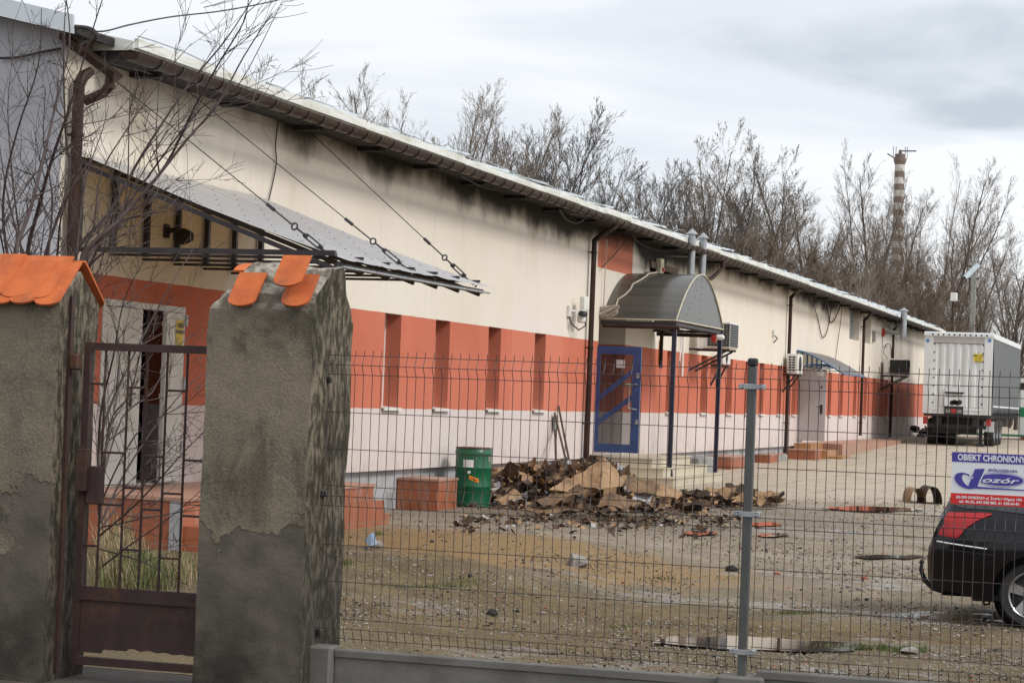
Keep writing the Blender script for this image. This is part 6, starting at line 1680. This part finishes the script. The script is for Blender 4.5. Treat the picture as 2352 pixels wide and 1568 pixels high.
for k in range(20):
    y = ty + .3 + k * .62
    if s0_ is None:
        mb = MB(); mb.box(TX1 + .03, TX1 + .05, y, y + .06, ZT0 - .12, ZT0 + .24); mb.box(TX1 + .05, TX1 + .07, y - .02, y + .08, ZT0 + .02, ZT0 + .12); s0_ = mb.build('strap', M['trim'], trl); so_ = s0_.location.copy()
    else: c = s0_.copy(); COL.objects.link(c); c.parent = trl; c.location = so_ + Vector((0, k * .62, 0))
mb = MB(); mb.box(TX0 + .05, TX1 - .02, ty + .02, ty + TL, ZT0 - .10, ZT0 + .0); mb.box(TX0 + .5, TX0 + .7, ty + .1, ty + TL, ZT0 - .45, ZT0 - .1); mb.box(TX1 - .7, TX1 - .5, ty + .1, ty + TL, ZT0 - .45, ZT0 - .1)
mb.box(TX0 + .2, TX1 - .2, ty + .25, ty + .37, ZT0 - .52, ZT0 - .38); mb.build('chassis', M['trim'], trl)
mb = MB(); mb.box(TX0 + .25, TX1 - .6, ty + 1.0, ty + 1.06, TG + .45, ZT0 - .1); mb.build('mud_flap', M['black'], trl)
def wheel_t(x, y):
    mb = MB(); mb.lathe([(.28, -.17), (.47, -.18), (.5, -.14), (.51, 0), (.5, .14), (.47, .18), (.28, .17)], (x, y, TG + .51), 28, 'x'); o = solid(mb.build('tyre', M['rubber'], trl), 60)
    mb = MB(); mb.lathe([(0, .08), (.12, .10), (.14, .14), (.27, .10), (.285, .16), (.285, -.16), (.27, -.1), (0, -.08)], (x, y, TG + .51), 24, 'x'); solid(mb.build('rim', M['galv'], o), 40)
for k in range(3):
    wheel_t(TX1 - .20, ty + 1.9 + k * 1.31); wheel_t(TX0 + .20, ty + 1.9 + k * 1.31)
    wheel_t(TX0 + .85 if k == 0 else TX0 + .56, ty + 1.9 + k * 1.31)
mb = MB(); mb.bar((TX1 - .45, ty + .9, ZT0 - .2), (TX1 - .45, ty + .9, TG + .02), .13); mb.bbox(TX1 - .6, TX1 - .3, ty + .75, ty + 1.05, TG, TG + .1, .02); mb.build('support_leg', M['trim'], trl)
for (xa, xb, m_) in ((TX1 - .20, TX1 - .02, 'red_paint'), (TX0 + .02, TX0 + .2, 'red_paint')):
    mb = MB(); mb.bbox(xa, xb, ty + .1, ty + .2, ZT0 - .40, ZT0 - .14, .02); mb.build('tail_light', M[m_], trl)
mb = MB(); f0 = ony(2256, 990, ty + 1.0); f1 = ony(2293, 1010, ty + 1.0); mb.box(TX1 - .36, TX1 + .0, ty + 1.2, ty + 1.25, TG + .56, TG + .95); mb.build('mudguard', M['twhite'], trl)
mb = MB(); a0 = ony(2171, 889, ty); a1 = ony(2212, 952, ty)
mb.box(a0.x, a1.x, ty - .10, ty - .02, a1.z + .30, a1.z + .62); mb.box(a0.x, a1.x, ty - .12, ty - .02, a0.z - .16, a0.z); mb.box(a0.x, a0.x + .05, ty - .08, ty - .02, a1.z + .6, a0.z - .16); mb.box(a1.x - .05, a1.x, ty - .08, ty - .02, a1.z + .6, a0.z - .16); mb.build('folding_step', M['twhite'], trl)
mb = MB(); mb.box(a0.x, a1.x, ty - .09, ty - .02, a1.z - .02, a1.z + .298); mb.box(a0.x, a1.x, ty - .08, ty - .02, a0.z - .22, a0.z - .165); mb.build('lamp_recess', M['black'], trl)
mb = MB(); rs = random.Random(2)
for k in range(4): mb.lathe([(0, 0), (.09, 0), (.1, .02), (.06, .06), (0, .05)], (a0.x + .28 + .09 * k, ty - .11, a1.z + .42 + .03 * (k % 2)), 10, 'y')
mb.build('hose_couplings', M['black'], trl)
mb = MB(); mb.box(a0.x + .25, a0.x + .42, ty - .11, ty - .092, a1.z + .05, a1.z + .2); mb.build('reflector', M['red_paint'], trl)
for (xa, xb) in ((a0.x + .05, a0.x + .22), (a1.x - .22, a1.x - .05)):
    mb = MB(); mb.box(xa, xb, ty - .11, ty - .092, a1.z + .05, a1.z + .18); mb.build('number_lamp', M['concrete'], trl)
n0 = ony(2237, 812, ty); n1 = ony(2257, 831, ty)
mb = MB(); mb.box(n0.x, n1.x, ty - .008, ty - .002, n1.z, n0.z); st_ = mb.build('yellow_sticker', M['yellow'], trl)
mb = MB()
for k, tx in enumerate(('MM LUZ', '15-24', '24-15')): put_text(mb, tx, .10, ((n0.x + n1.x) / 2, ty - .011, n0.z - .10 - k * .095), (1, 0, 0), (0, 0, 1), off=.002)
mb.build('sticker_print', M['ink'], st_)
M['blue_small'] = mat('small blue decal', (.1, .25, .5), None, 5, .5)
for px in (2131, 2273): v = ony(px, 782, ty); mb = MB(); mb.box(v.x - .06, v.x + .06, ty - .006, ty - .002, v.z - .06, v.z + .06); mb.build('decal', M['blue_small'], trl)
# scrap heap beyond the trailer's left wheels
sp = MB(); rs = random.Random(14); q = ong(2140, 1005)
for k in range(60):
    s = rs.uniform(.06, .28); c = q + RT * rs.uniform(-.5, 1.3) + FW * rs.uniform(0, 2.2) + Vector((0, 0, rs.uniform(.02, .35)))
    if rs.random() < .6: chunk(sp, c, s, rs, rs.choice((0, 0, 2)))
    else: d = Vector((rs.gauss(0, 1), rs.gauss(0, 1), rs.gauss(0, .3))).normalized(); sp.bar(c - d * s * 2, c + d * s * 2, .06, .03, rs.choice((1, 1, 2)))
tag(sp.build('scrap_pile', [M['char'], M['white'], M['card_dark']], origin=q), 'dark scrap and pale laths piled between the wall and the trailer', 'scrap pile', kind='stuff')
# box body beyond, at the right edge, only its corner in view
yb4 = 100.0; bx0 = ony(2341, 900, yb4).x
lo = thing('container', 'white storage container with a green stripe partly hidden behind the trailer', 'container', (bx0 + 3, yb4, gz(yb4)))
zc1 = ony(2345, 868, yb4).z; zc0 = ony(2345, 1010, yb4).z
mb = MB(); mb.box(bx0, bx0 + 6, yb4, yb4 + 2.4, gz(yb4) + .15, zc1); mb.build('body', M['twhite'], lo)
mb = MB(); za_, zb2 = ony(2345, 957, yb4).z, ony(2345, 935, yb4).z; mb.box(bx0 + .01, bx0 + 6, yb4 - .01, yb4 - .002, za_, zb2); mb.build('green_stripe', mat('green stripe', (.01, .18, .08), None, 3, .4), lo)
mb = MB(); mb.box(bx0 + .01, bx0 + 6.01, yb4 - .012, yb4 - .002, zc1 - .5, zc1 - .2); mb.build('dark_band', M['char'], lo)
mb = MB(); mb.box(bx0 + .1, bx0 + 5.9, yb4 + .05, yb4 + 2.3, gz(yb4) - .05, gz(yb4) + .15); mb.build('skid', M['brickbit'], lo)
mb = MB(); g5 = ong(2215, 1010); mb.bbox(g5.x - 1.2, g5.x + 3, 99.5, 99.6, gz(99) + .12, gz(99) + .22, .02); mb.bar((g5.x - 1.1, 99.55, gz(99)), (g5.x - 1.1, 99.55, gz(99) + .2), .08); mb.bar((g5.x + 2.8, 99.55, gz(99)), (g5.x + 2.8, 99.55, gz(99) + .2), .08)
tag(mb.build('low_rail', mat('green rail paint', (.02, .16, .09), None, 3, .5), origin=(g5.x, 99.5, gz(99))), 'low green metal rail seen under the trailer', 'rail')

# ================================================================== TREES AND FAR THINGS
def seg(mb, p, q, r0, r1, n=3):
    d = q - p
    if d.length < 1e-6: return
    d.normalize(); a = d.cross(Vector((.31, .52, .79))).normalized(); b = d.cross(a)
    vs = []
    for c, r_ in ((p, r0), (q, r1)):
        for k in range(n): t = 2 * PI * k / n; vs.append(c + (a * math.cos(t) + b * math.sin(t)) * r_)
    mb.add(vs, [(k, (k + 1) % n, n + (k + 1) % n, n + k) for k in range(n)])
def gen_tree(seed, H, spread=.35, first=.22, nl1=20, up=.3, rmin=.0075, multi=1, dens=1.0, catkin=False, ang0=(.45, .95), fork=0.0):
    rs = random.Random(seed); T = MB(); C = MB()
    def grow(p, d, L_, r_, lev):
        n = 6 if lev == 0 else 5 if lev == 1 else 3 if lev == 2 else 2
        pts = [p]; dd = d.copy()
        for i in range(n):
            dd = (dd + Vector((rs.gauss(0, .09), rs.gauss(0, .09), rs.gauss(.07 if 0 < lev < 3 else .02, .05)))).normalized()
            q = pts[-1] + dd * (L_ / n); pts.append(q)
            ra, rb = r_ * (1 - .85 * i / n), r_ * (1 - .85 * (i + 1) / n)
            seg(T if r_ > .035 else C, pts[-2], q, max(rmin, ra), max(rmin * .6, rb), 6 if lev == 0 else 4 if lev == 1 else 3)
        if lev >= 4: return
        cnt = int((nl1, 10, 6, 2.6)[lev] * (dens if lev else 1) * rs.uniform(.8, 1.2))
        for k in range(cnt):
            f = first + (1 - first) * (k + rs.random()) / cnt if lev == 0 else rs.uniform(.18, 1.0)
            i = min(n - 1, int(f * n)); q = pts[i].lerp(pts[i + 1], f * n - i)
            ax = (pts[i + 1] - pts[i]).normalized(); pr = ax.cross(Vector((rs.gauss(0, 1), rs.gauss(0, 1), rs.gauss(0, 1)))).normalized()
            ang = rs.uniform(*ang0) * (1.1 - .5 * f) if lev == 0 else rs.uniform(.3, .7)
            nd = (ax * math.cos(ang) + pr * math.sin(ang) + Vector((0, 0, up * .25))).normalized()
            l2 = (H * spread * (1.12 - .85 * f) * rs.uniform(.75, 1.15)) if lev == 0 else L_ * rs.uniform(.32, .62) * (1.2 - .55 * f)
            grow(q, nd, l2, r_ * (1 - .8 * f) * rs.uniform(.40, .62), lev + 1)
            if catkin and lev >= 2 and rs.random() < .8:
                c = q + nd * l2 * .6; chunk(C, c, .026, rs, 1, 1.3)
    for k in range(multi):
        a = k * 6.28 / multi + rs.uniform(-.5, .5); lean = 0.04 if multi == 1 else rs.uniform(.10, .26)
        grow(Vector((0, 0, -.2)) + Vector((math.cos(a), math.sin(a), 0)) * (.25 * (multi > 1)), Vector((math.cos(a) * lean, math.sin(a) * lean, 1)).normalized(), H * (1.0 if k == 0 else rs.uniform(.8, .98)), H * .0120 * (1 if multi == 1 else .7), 0)
    return T, C
HT = {}
def tree_proto(name, label, cat, seed, bark, twig, group, **kw):
    o = thing(name, label, cat, (0, 0, 0), group)
    T, C = gen_tree(seed, **kw)
    HT[o.name] = max(v[2] for v in C.v)
    T.build('trunk', M[bark], o); C.build('crown', [M[twig], M['catkin']] if kw.get('catkin') else M[twig], o)
    return o
GA = 'bare trees beyond the warehouse roof'; GB = 'bare trees at the end of the yard'; GC = 'russet thicket behind the warehouse'
LA = 'bare winter tree among those rising behind the warehouse roof'
LB = 'bare winter tree among those at the far end of the yard'
LC = 'dense russet brown bush in the thicket behind the warehouse roof'
LD = 'dark bare tree with fine black twigs against the white sky behind the roof'
VT = [tree_proto('bare_tree', LA, 'tree', 100 + k, 'bark', 'twig', GA, H=14.0, spread=(.36, .34, .40)[k], first=.20, nl1=(22, 20, 17)[k], multi=(1, 2, 3)[k], dens=(.85, .78, .72)[k], rmin=.0062) for k in range(3)]
VD = [tree_proto('bare_tree', LD, 'tree', 150 + k, 'twig_dark', 'twig_dark', 'dark trees behind the middle of the roof', H=11.0, spread=.46, first=.12, nl1=18, multi=2 + k, dens=.72, rmin=.0075) for k in range(2)]
VC = [tree_proto('bare_tree', 'tall tree flecked with dry catkins at the left of the far tree line', 'tree', 200 + k, 'bark', 'twig', 'catkin flecked trees', H=15.0, spread=.38, first=.12, nl1=20, catkin=True, multi=3, dens=.72, rmin=.007) for k in range(1)]
VB = [tree_proto('thicket_bush', LC, 'bush', 300 + k, 'twig_brown', 'twig_brown', GC, H=8.0, spread=.46, first=.05, nl1=20, multi=3, dens=.75, rmin=.011) for k in range(2)]
VP = [tree_proto('birch', 'pale forked birch stem standing just behind the far end of the roof', 'tree', 400, 'bark_pale', 'twig_pale', None, H=9.0, spread=.55, first=.2, nl1=9, multi=3, dens=.6, ang0=(.35, .7))]
used = set(); PN = {o: o.name for L_ in (VT, VD, VC, VB, VP) for o in L_}
def plant(protos, k, px, top, D, Hp, label=None, group=None, wide=1.0):
    base = at(px, 900, D); z0 = gz(base.y); zt = at(px, top, D).z; o = protos[k % len(protos)]
    s = (zt - z0) / HT[PN[o]]
    rz_ = (k * 2.399) % 6.28
    if o.name in used: o = dup(o, (base.x, base.y, z0), rz_, (s * wide, s * wide, s), label, group)
    else:
        used.add(o.name); o.location = (base.x, base.y, z0); o.rotation_euler = (0, 0, rz_); o.scale = (s * wide, s * wide, s)
        if label: o['label'] = label
        if group: o['group'] = group
    return o
for k, (px, top, D) in enumerate([(440, 130, 92), (520, 120, 104), (575, 140, 92), (625, 160, 100), (735, 175, 96), (765, 200, 110), (830, 165, 96), (875, 180, 108), (905, 185, 95), (955, 195, 104), (1000, 215, 98), (1050, 190, 96), (1085, 220, 108)]):
    plant(VT, k, px, top, D, 13.8, LA, GA, .95)
for k, (px, top, D) in enumerate([(1045, 225, 118), (1110, 225, 120), (1165, 235, 114), (1215, 250, 118), (1250, 310, 126), (1300, 325, 118), (1345, 340, 124), (1385, 330, 116), (1430, 345, 122), (1475, 350, 118), (1520, 385, 122)]):
    plant(VD, k, px, top, D, 11.6, LD, 'dark trees behind the middle of the roof', 1.0)
for k, (px, top, D) in enumerate([(1590, 265, 128), (1640, 300, 124), (1705, 305, 126), (1752, 320, 130), (1665, 360, 134)]):
    plant(VC, k, px, top, D, 14.9, 'tall tree flecked with dry catkins in the clump left of the chimney', 'catkin flecked trees', 1.0)
for k, (px, top, D) in enumerate([(1835, 340, 136), (1880, 335, 140), (1935, 380, 134), (1960, 360, 142), (1995, 335, 138), (2100, 335, 140), (2130, 360, 136), (2165, 420, 140), (2040, 520, 150), (2205, 500, 138), (2245, 500, 150), (2290, 445, 130), (2335, 440, 134), (2355, 470, 150), (2185, 540, 150), (2265, 560, 146), (2320, 560, 150)]):
    plant(VT, k + 3, px, top, D, 13.8, LB, GB, .6 if px in (1995, 2100) else .95)
for k, (px, top, D) in enumerate([(1560, 350, 150), (1615, 330, 152), (1690, 350, 150), (1740, 360, 154), (1795, 400, 146), (1815, 380, 152), (1860, 390, 156), (1910, 400, 150), (1985, 385, 154), (2110, 400, 158), (2150, 440, 152), (2310, 500, 160)]):
    plant(VT, k + 1, px, top + 45, D, 13.8, LB, GB, 1.15)
for k in range(34):
    px = 1490 + k * 19.5 + (k * 37 % 13); top = (500, 540, 470, 560, 520)[k % 5] + (px - 1500) * .19; D = 112 + (k * 7 % 4) * 6
    if px > 2150: top = max(top, 660)
    plant(VB, k, px, top, D, 8.4, LC, GC, 1.15)
for k in range(18): plant(VB, k, 640 + k * 50, 470 + k * 14 - (0 if k < 10 else 30), 112 + (k % 3) * 5, 8.4, LC, GC, 1.2)
plant(VP, 0, 1955, 560, 104, 9.2, 'pale forked birch rising just behind the far roof edge')
plant(VP, 1, 2020, 610, 106, 9.2, 'pale leaning birch right of the taller birch behind the roof edge')
# far wood that closes the horizon as one mass
mb = MB(); rs = random.Random(77)
for k in range(5200):
    x = rs.uniform(-130, 160); y = 190 + rs.uniform(0, 40); h = (6.5 + 3 * mnoise.noise(Vector((x * .05, 3, 0)))) * rs.uniform(.6, 1.1)
    p = Vector((x, y, .5)); q = p + Vector((rs.gauss(0, .8), rs.gauss(0, .8), h)); seg(mb, p, q, .07, .015)
    for _ in range(5):
        f = rs.uniform(.25, .95); c = p.lerp(q, f); seg(mb, c, c + Vector((rs.gauss(0, .7), rs.gauss(0, .7), rs.uniform(.4, 1.8))), .03, .012)
tag(mb.build('far_wood', M['twig'], origin=(0, 200, 0)), 'far bare brown wood closing the horizon beyond the yard', 'wood', kind='stuff')
# banded chimney
DCH = 420.0
cb_ = at(2049, 900, DCH); kk = DCH / 5160; zct = at(2049, 362, DCH).z; rT = 11.5 * kk; zb0 = .8
ch = thing('chimney', 'tall brown and white banded chimney with an aerial platform above the trees', 'chimney', (cb_.x, cb_.y, zb0))
nB = 40; hB = (zct - zb0) / nB
M['band_w'] = mat('pale chimney band', (.50, .49, .47), (.42, .40, .38), .3, .9); M['band_r'] = mat('brown chimney band', (.17, .125, .108), (.13, .095, .082), .3, .9)
def rC(z): return rT * (1 + .35 * (1 - (z - zb0) / (zct - zb0)) ** 1.3)
mb = MB()
for k in range(nB):
    za, zb3 = zb0 + k * hB, zb0 + (k + 1) * hB
    mb.lathe([(rC(za), za), (rC(zb3), zb3)], (cb_.x, cb_.y, 0), 24, mi=(k % 2))
solid(mb.build('shaft', [M['band_w'], M['band_r']], ch))
mb = MB(); mb.lathe([(rT, zct - 1.2), (rT * 1.3, zct - .4), (rT * 1.3, zct), (rT * 1.05, zct), (rT * 1.05, zct + .8), (rT * .4, zct + .9), (rT * .3, zct + 1.6), (0, zct + 1.6)], (cb_.x, cb_.y, 0), 20); mb.build('platform', M['band_r'], ch)
mb = MB(); cr_ = Vector((cb_.x, cb_.y, zct)); mb.bar(cr_ + RT * 0 + Vector((0, 0, 1.4)), cr_ + RT * 3.0 + Vector((0, 0, 1.5)), .22); mb.bar(cr_ - RT * 1, cr_ - RT * 2.4 + Vector((0, 0, .8)), .2)
for u in (-1.3, -.8, .9, 1.3): mb.bar(cr_ + RT * u, cr_ + RT * u + Vector((0, 0, 2.2)), .10)
mb.build('aerials', M['steel_dark'], ch)
# pole and yard lamp
pq = at(2228, 900, 112.0); zp = at(2231, 598, 112.0).z
up_ = thing('utility_pole', 'weathered concrete utility pole behind the trailer', 'pole', (pq.x, pq.y, gz(pq.y)))
mb = MB(); mb.bar((pq.x, pq.y, gz(pq.y) - .1), (pq.x + .0, pq.y, zp), .24, .30); mb.build('shaft', M['concrete'], up_)
mb = MB()
for zz_ in (zp - .3, zp - .9): mb.tube([(pq.x - .25, pq.y, zz_), (pq.x + .25, pq.y, zz_)], .05, 6)
mb.build('insulator_arm', M['steel_dark'], up_)
l0 = at(2189, 900, 106.0); lt = at(2190, 690, 106.0); l1 = at(2208, 645, 106.0); l2_ = at(2222, 632, 106.0); l3 = at(2247, 608, 106.0)
yl_ = thing('yard_lamp', 'slanting floodlight on a rusty red mast behind the trailer', 'lamp', (l0.x, l0.y, gz(l0.y)))
mb = MB(); mb.tube([(lt.x, lt.y, gz(l0.y)), lt], .06, 8); mb.tube([lt, l1, l2_], .055, 8); mb.build('mast', M['rust'], yl_)
mb = MB(); mb.bar(l1.lerp(l2_, .6), l3, .42, .2); mb.build('lamp_head', M['pale_sheet'], yl_)
mb = MB(); lb_ = at(2191, 682, 105.8); mb.bbox(lb_.x - .16, lb_.x + .16, lb_.y - .1, lb_.y + .1, lb_.z - .2, lb_.z + .2, .03); mb.build('control_box', M['white'], yl_)
cable('thin line running from the utility pole to the right over the trailer', [Vector((pq.x, pq.y, zp - .2)), at(2290, 628, 112), at(2360, 648, 112)], .02)
rp1 = at(2349, 700, 112.0); rp0 = at(2335, 780, 112.0)

# ================================================================== SHRUB BEHIND THE STREET WALL, GRASS
def shrub(label, stems, seed, Dr, tw=(.9, 1.0)):
    rs = random.Random(seed)
    base = at(stems[0][0][0], stems[0][0][1], sum(Dr) / 2)
    o = thing('bare_shrub', label, 'shrub', (base.x, base.y, gz(base.y, base.x)))
    S = MB(); Tm = MB()
    def twig(p, d, L_, r_, lev):
        n = 4 if lev == 1 else 3; pts = [p]; dd = d.copy(); rr = [r_]
        for i in range(n):
            dd = (dd + Vector((rs.gauss(0, .07), rs.gauss(0, .07), rs.gauss(.05, .06)))).normalized(); pts.append(pts[-1] + dd * (L_ / n)); rr.append(max(.0014, r_ * (1 - .7 * (i + 1) / n)))
        Tm.tube(pts, rr, 4, caps=False)
        if lev == 1 or lev == 2:
            for k in range(rs.randint(2, 5) if lev == 1 else rs.randint(0, 2)):
                f = rs.uniform(.2, .95); i = min(n - 1, int(f * n)); q = pts[i].lerp(pts[i + 1], f * n - i)
                ax = (pts[i + 1] - pts[i]).normalized(); pr = ax.cross(Vector((rs.gauss(0, 1), rs.gauss(0, .6), rs.gauss(0, 1)))).normalized(); a = rs.uniform(.5, .95)
                twig(q, ax * math.cos(a) + pr * math.sin(a), L_ * rs.uniform(.3, .6), r_ * .6, lev + 1)
    for st in stems:
        D0, D1 = rs.uniform(*Dr), rs.uniform(*Dr)
        w0 = st[-1] if not isinstance(st[-1], tuple) else .012
        pp_ = [q for q in st if isinstance(q, tuple)]
        P = [at(q[0], q[1], D0 + (D1 - D0) * i / (len(pp_) - 1)) for i, q in enumerate(pp_)]
        fine = []
        for i in range(len(P) - 1):
            p0, p1, p2, p3 = P[max(0, i - 1)], P[i], P[i + 1], P[min(len(P) - 1, i + 2)]
            for k in range(4):
                t = k / 4.0; fine.append(0.5 * ((2 * p1) + (p2 - p0) * t + (2 * p0 - 5 * p1 + 4 * p2 - p3) * t * t + (3 * p1 - p0 - 3 * p2 + p3) * t ** 3))
        fine.append(P[-1]); N_ = len(fine)
        rr = [w0 * (1 - .82 * i / (N_ - 1)) for i in range(N_)]
        S.tube(fine, rr, 6, caps=False)
        tot = sum((fine[i + 1] - fine[i]).length for i in range(N_ - 1))
        for k in range(int(tot / .19)):
            f = rs.uniform(.06, .97); i = min(N_ - 2, int(f * (N_ - 1))); q = fine[i].lerp(fine[i + 1], f * (N_ - 1) - i)
            ax = (fine[i + 1] - fine[i]).normalized(); pr = ax.cross(Vector((rs.gauss(0, 1), rs.gauss(0, .6), rs.gauss(0, 1)))).normalized(); a = rs.uniform(.45, .9)
            twig(q, ax * math.cos(a) + pr * math.sin(a), rs.uniform(.15, .85) * (1.1 - .5 * f), rr[i] * rs.uniform(.25, .45) + .0012, 1)
    S.build('stems', M['shrub_twig'], o, smooth=True); Tm.build('twigs', M['shrub_twig'], o)
    return o
shrub('leafless reddish shrub with many upright stems behind the left street wall', [
    [(60, 820), (35, 600), (70, 480), (105, 340), (130, 230), (160, 100), (150, -20), .016], [(70, 820), (62, 600), (88, 480), (112, 390), (138, 310), (165, 230), (200, 110), (238, -10), .016],
    [(80, 820), (20, 600), (8, 450), (40, 300), (88, 150), (95, 20), .012], [(75, 800), (100, 600), (158, 420), (150, 300), (146, 120), (152, -10), .013],
    [(65, 800), (50, 590), (30, 420), (18, 250), (30, 120), .009], [(85, 800), (110, 590), (120, 450), (100, 330), (105, 200), .010], [(60, 810), (5, 560), (-15, 420), .010], [(40, 800), (-10, 600), (20, 500), (80, 400), (150, 330), .009],
    [(90, 820), (75, 640), (40, 540), (5, 380), (-10, 220), .010], [(95, 810), (130, 600), (140, 500), (180, 380), (190, 300), .010]], 1, (13.0, 15.0))
shrub('leafless shrub leaning right across the cream wall from behind the coping', [
    [(150, 860), (162, 605), (250, 490), (330, 350), (430, 200), (520, 90), (585, -10), .015], [(155, 860), (185, 605), (270, 510), (350, 420), (430, 320), (500, 240), (560, 130), (625, 30), .015],
    [(160, 860), (200, 600), (290, 490), (380, 380), (440, 260), (500, 150), (560, 50), (572, -20), .013], [(165, 860), (190, 640), (255, 560), (290, 450), (296, 300), (300, 190), .010],
    [(170, 850), (180, 620), (215, 520), (232, 400), (290, 300), (380, 170), (440, 100), .009], [(170, 850), (175, 610), (185, 500), (200, 400), (235, 300), (250, 240), .009], [(165, 850), (205, 590), (300, 530), (400, 440), (440, 420), .008], [(160, 840), (210, 600), (330, 420), (460, 250), (545, 200), (650, 0), .010]], 2, (13.2, 15.5))
shrub('low tangle of bare twigs behind the wicket gate', [
    [(228, 1180), (232, 1000), (300, 830), (395, 650), (452, 560), .011], [(232, 1200), (290, 1080), (370, 960), (440, 880), (500, 840), .009], [(228, 1230), (320, 1150), (420, 1040), (500, 960), .008], [(226, 1220), (300, 1130), (380, 1090), (520, 1030), .008],
    [(230, 1190), (250, 980), (300, 900), (340, 760), (420, 700), .009], [(225, 1150), (230, 960), (260, 820), (285, 690), (330, 600), .010], [(235, 1300), (300, 1250), (400, 1180), (500, 1090), .007], [(232, 1210), (330, 1190), (430, 1170), (520, 1130), .007], [(230, 1120), (280, 960), (350, 900), (400, 800), (470, 760), .008], [(225, 1100), (270, 900), (270, 780), (250, 680), .008], [(230, 1260), (330, 1290), (400, 1330), (450, 1350), .006], [(225, 1170), (310, 1000), (420, 930), (480, 880), .007]], 3, (13.2, 16.0))
M['grass'] = mat('dry and green grass', (0.16, 0.14, 0.06), (0.075, 0.115, 0.022), 3.0, .8)
M['grass_green'] = mat('fresh green tufts', (0.060, 0.105, 0.016), (0.09, 0.11, 0.03), 3.0, .8)
M['straw'] = mat('dead straw', (0.34, 0.26, 0.15), (0.24, 0.18, 0.10), 3.0, .85)
def tufts(mb, areas, seed):
    rs = random.Random(seed)
    for (px, py, rx, ry, cnt, h, mi) in areas:
        for k in range(cnt):
            p = ong(px + rs.gauss(0, rx * .5), py + rs.gauss(0, ry * .5)); a = rs.random() * 6.28; L_ = h * rs.uniform(.5, 1.2); d = Vector((math.cos(a), math.sin(a), 0)); w_ = .004 + h * .006
            s = d.cross(Vector((0, 0, 1))) * w_; tip = p + d * L_ * rs.uniform(.15, .6) + Vector((0, 0, L_)); mid = p.lerp(tip, .55) + Vector((0, 0, L_ * .12))
            mb.add([p - s, p + s, mid + s * .7, mid - s * .7, tip], [(0, 1, 2, 3), (3, 2, 4)], mi if rs.random() < .8 else (2 if mi != 2 else 0))
mb = MB()
tufts(mb, [(300, 1335, 60, 22, 700, .26, 0), (280, 1300, 50, 20, 300, .30, 2), (390, 1325, 60, 20, 420, .20, 2), (425, 1312, 25, 8, 220, .14, 1), (340, 1345, 90, 14, 500, .22, 0), (260, 1280, 40, 20, 160, .40, 2)], 5)
tufts(mb, [(785, 1296, 22, 3, 200, .06, 1), (2000, 1492, 40, 4, 300, .05, 1), (1930, 1488, 80, 3, 200, .04, 1), (1830, 1408, 60, 3, 260, .035, 1), (1860, 1409, 90, 3, 200, .03, 0), (965, 1347, 90, 5, 260, .035, 0), (1700, 1330, 60, 4, 60, .03, 1), (2085, 1495, 50, 5, 300, .05, 1), (1045, 1345, 60, 4, 120, .04, 0), (1530, 1330, 40, 3, 60, .04, 1), (1420, 1440, 50, 4, 100, .03, 0), (1075, 1338, 40, 5, 100, .05, 0), (870, 1228, 12, 2, 60, .05, 1), (1950, 1053, 60, 2, 100, .06, 0), (2040, 1012, 40, 2, 120, .06, 1), (1250, 1345, 200, 20, 80, .04, 0)], 6)
gr = mb.build('grass', [M['grass'], M['grass_green'], M['straw']], origin=(-6, 14, -.1)); tag(gr, 'straggling grass and dead straw behind the gate and in the yard', 'grass', kind='stuff')
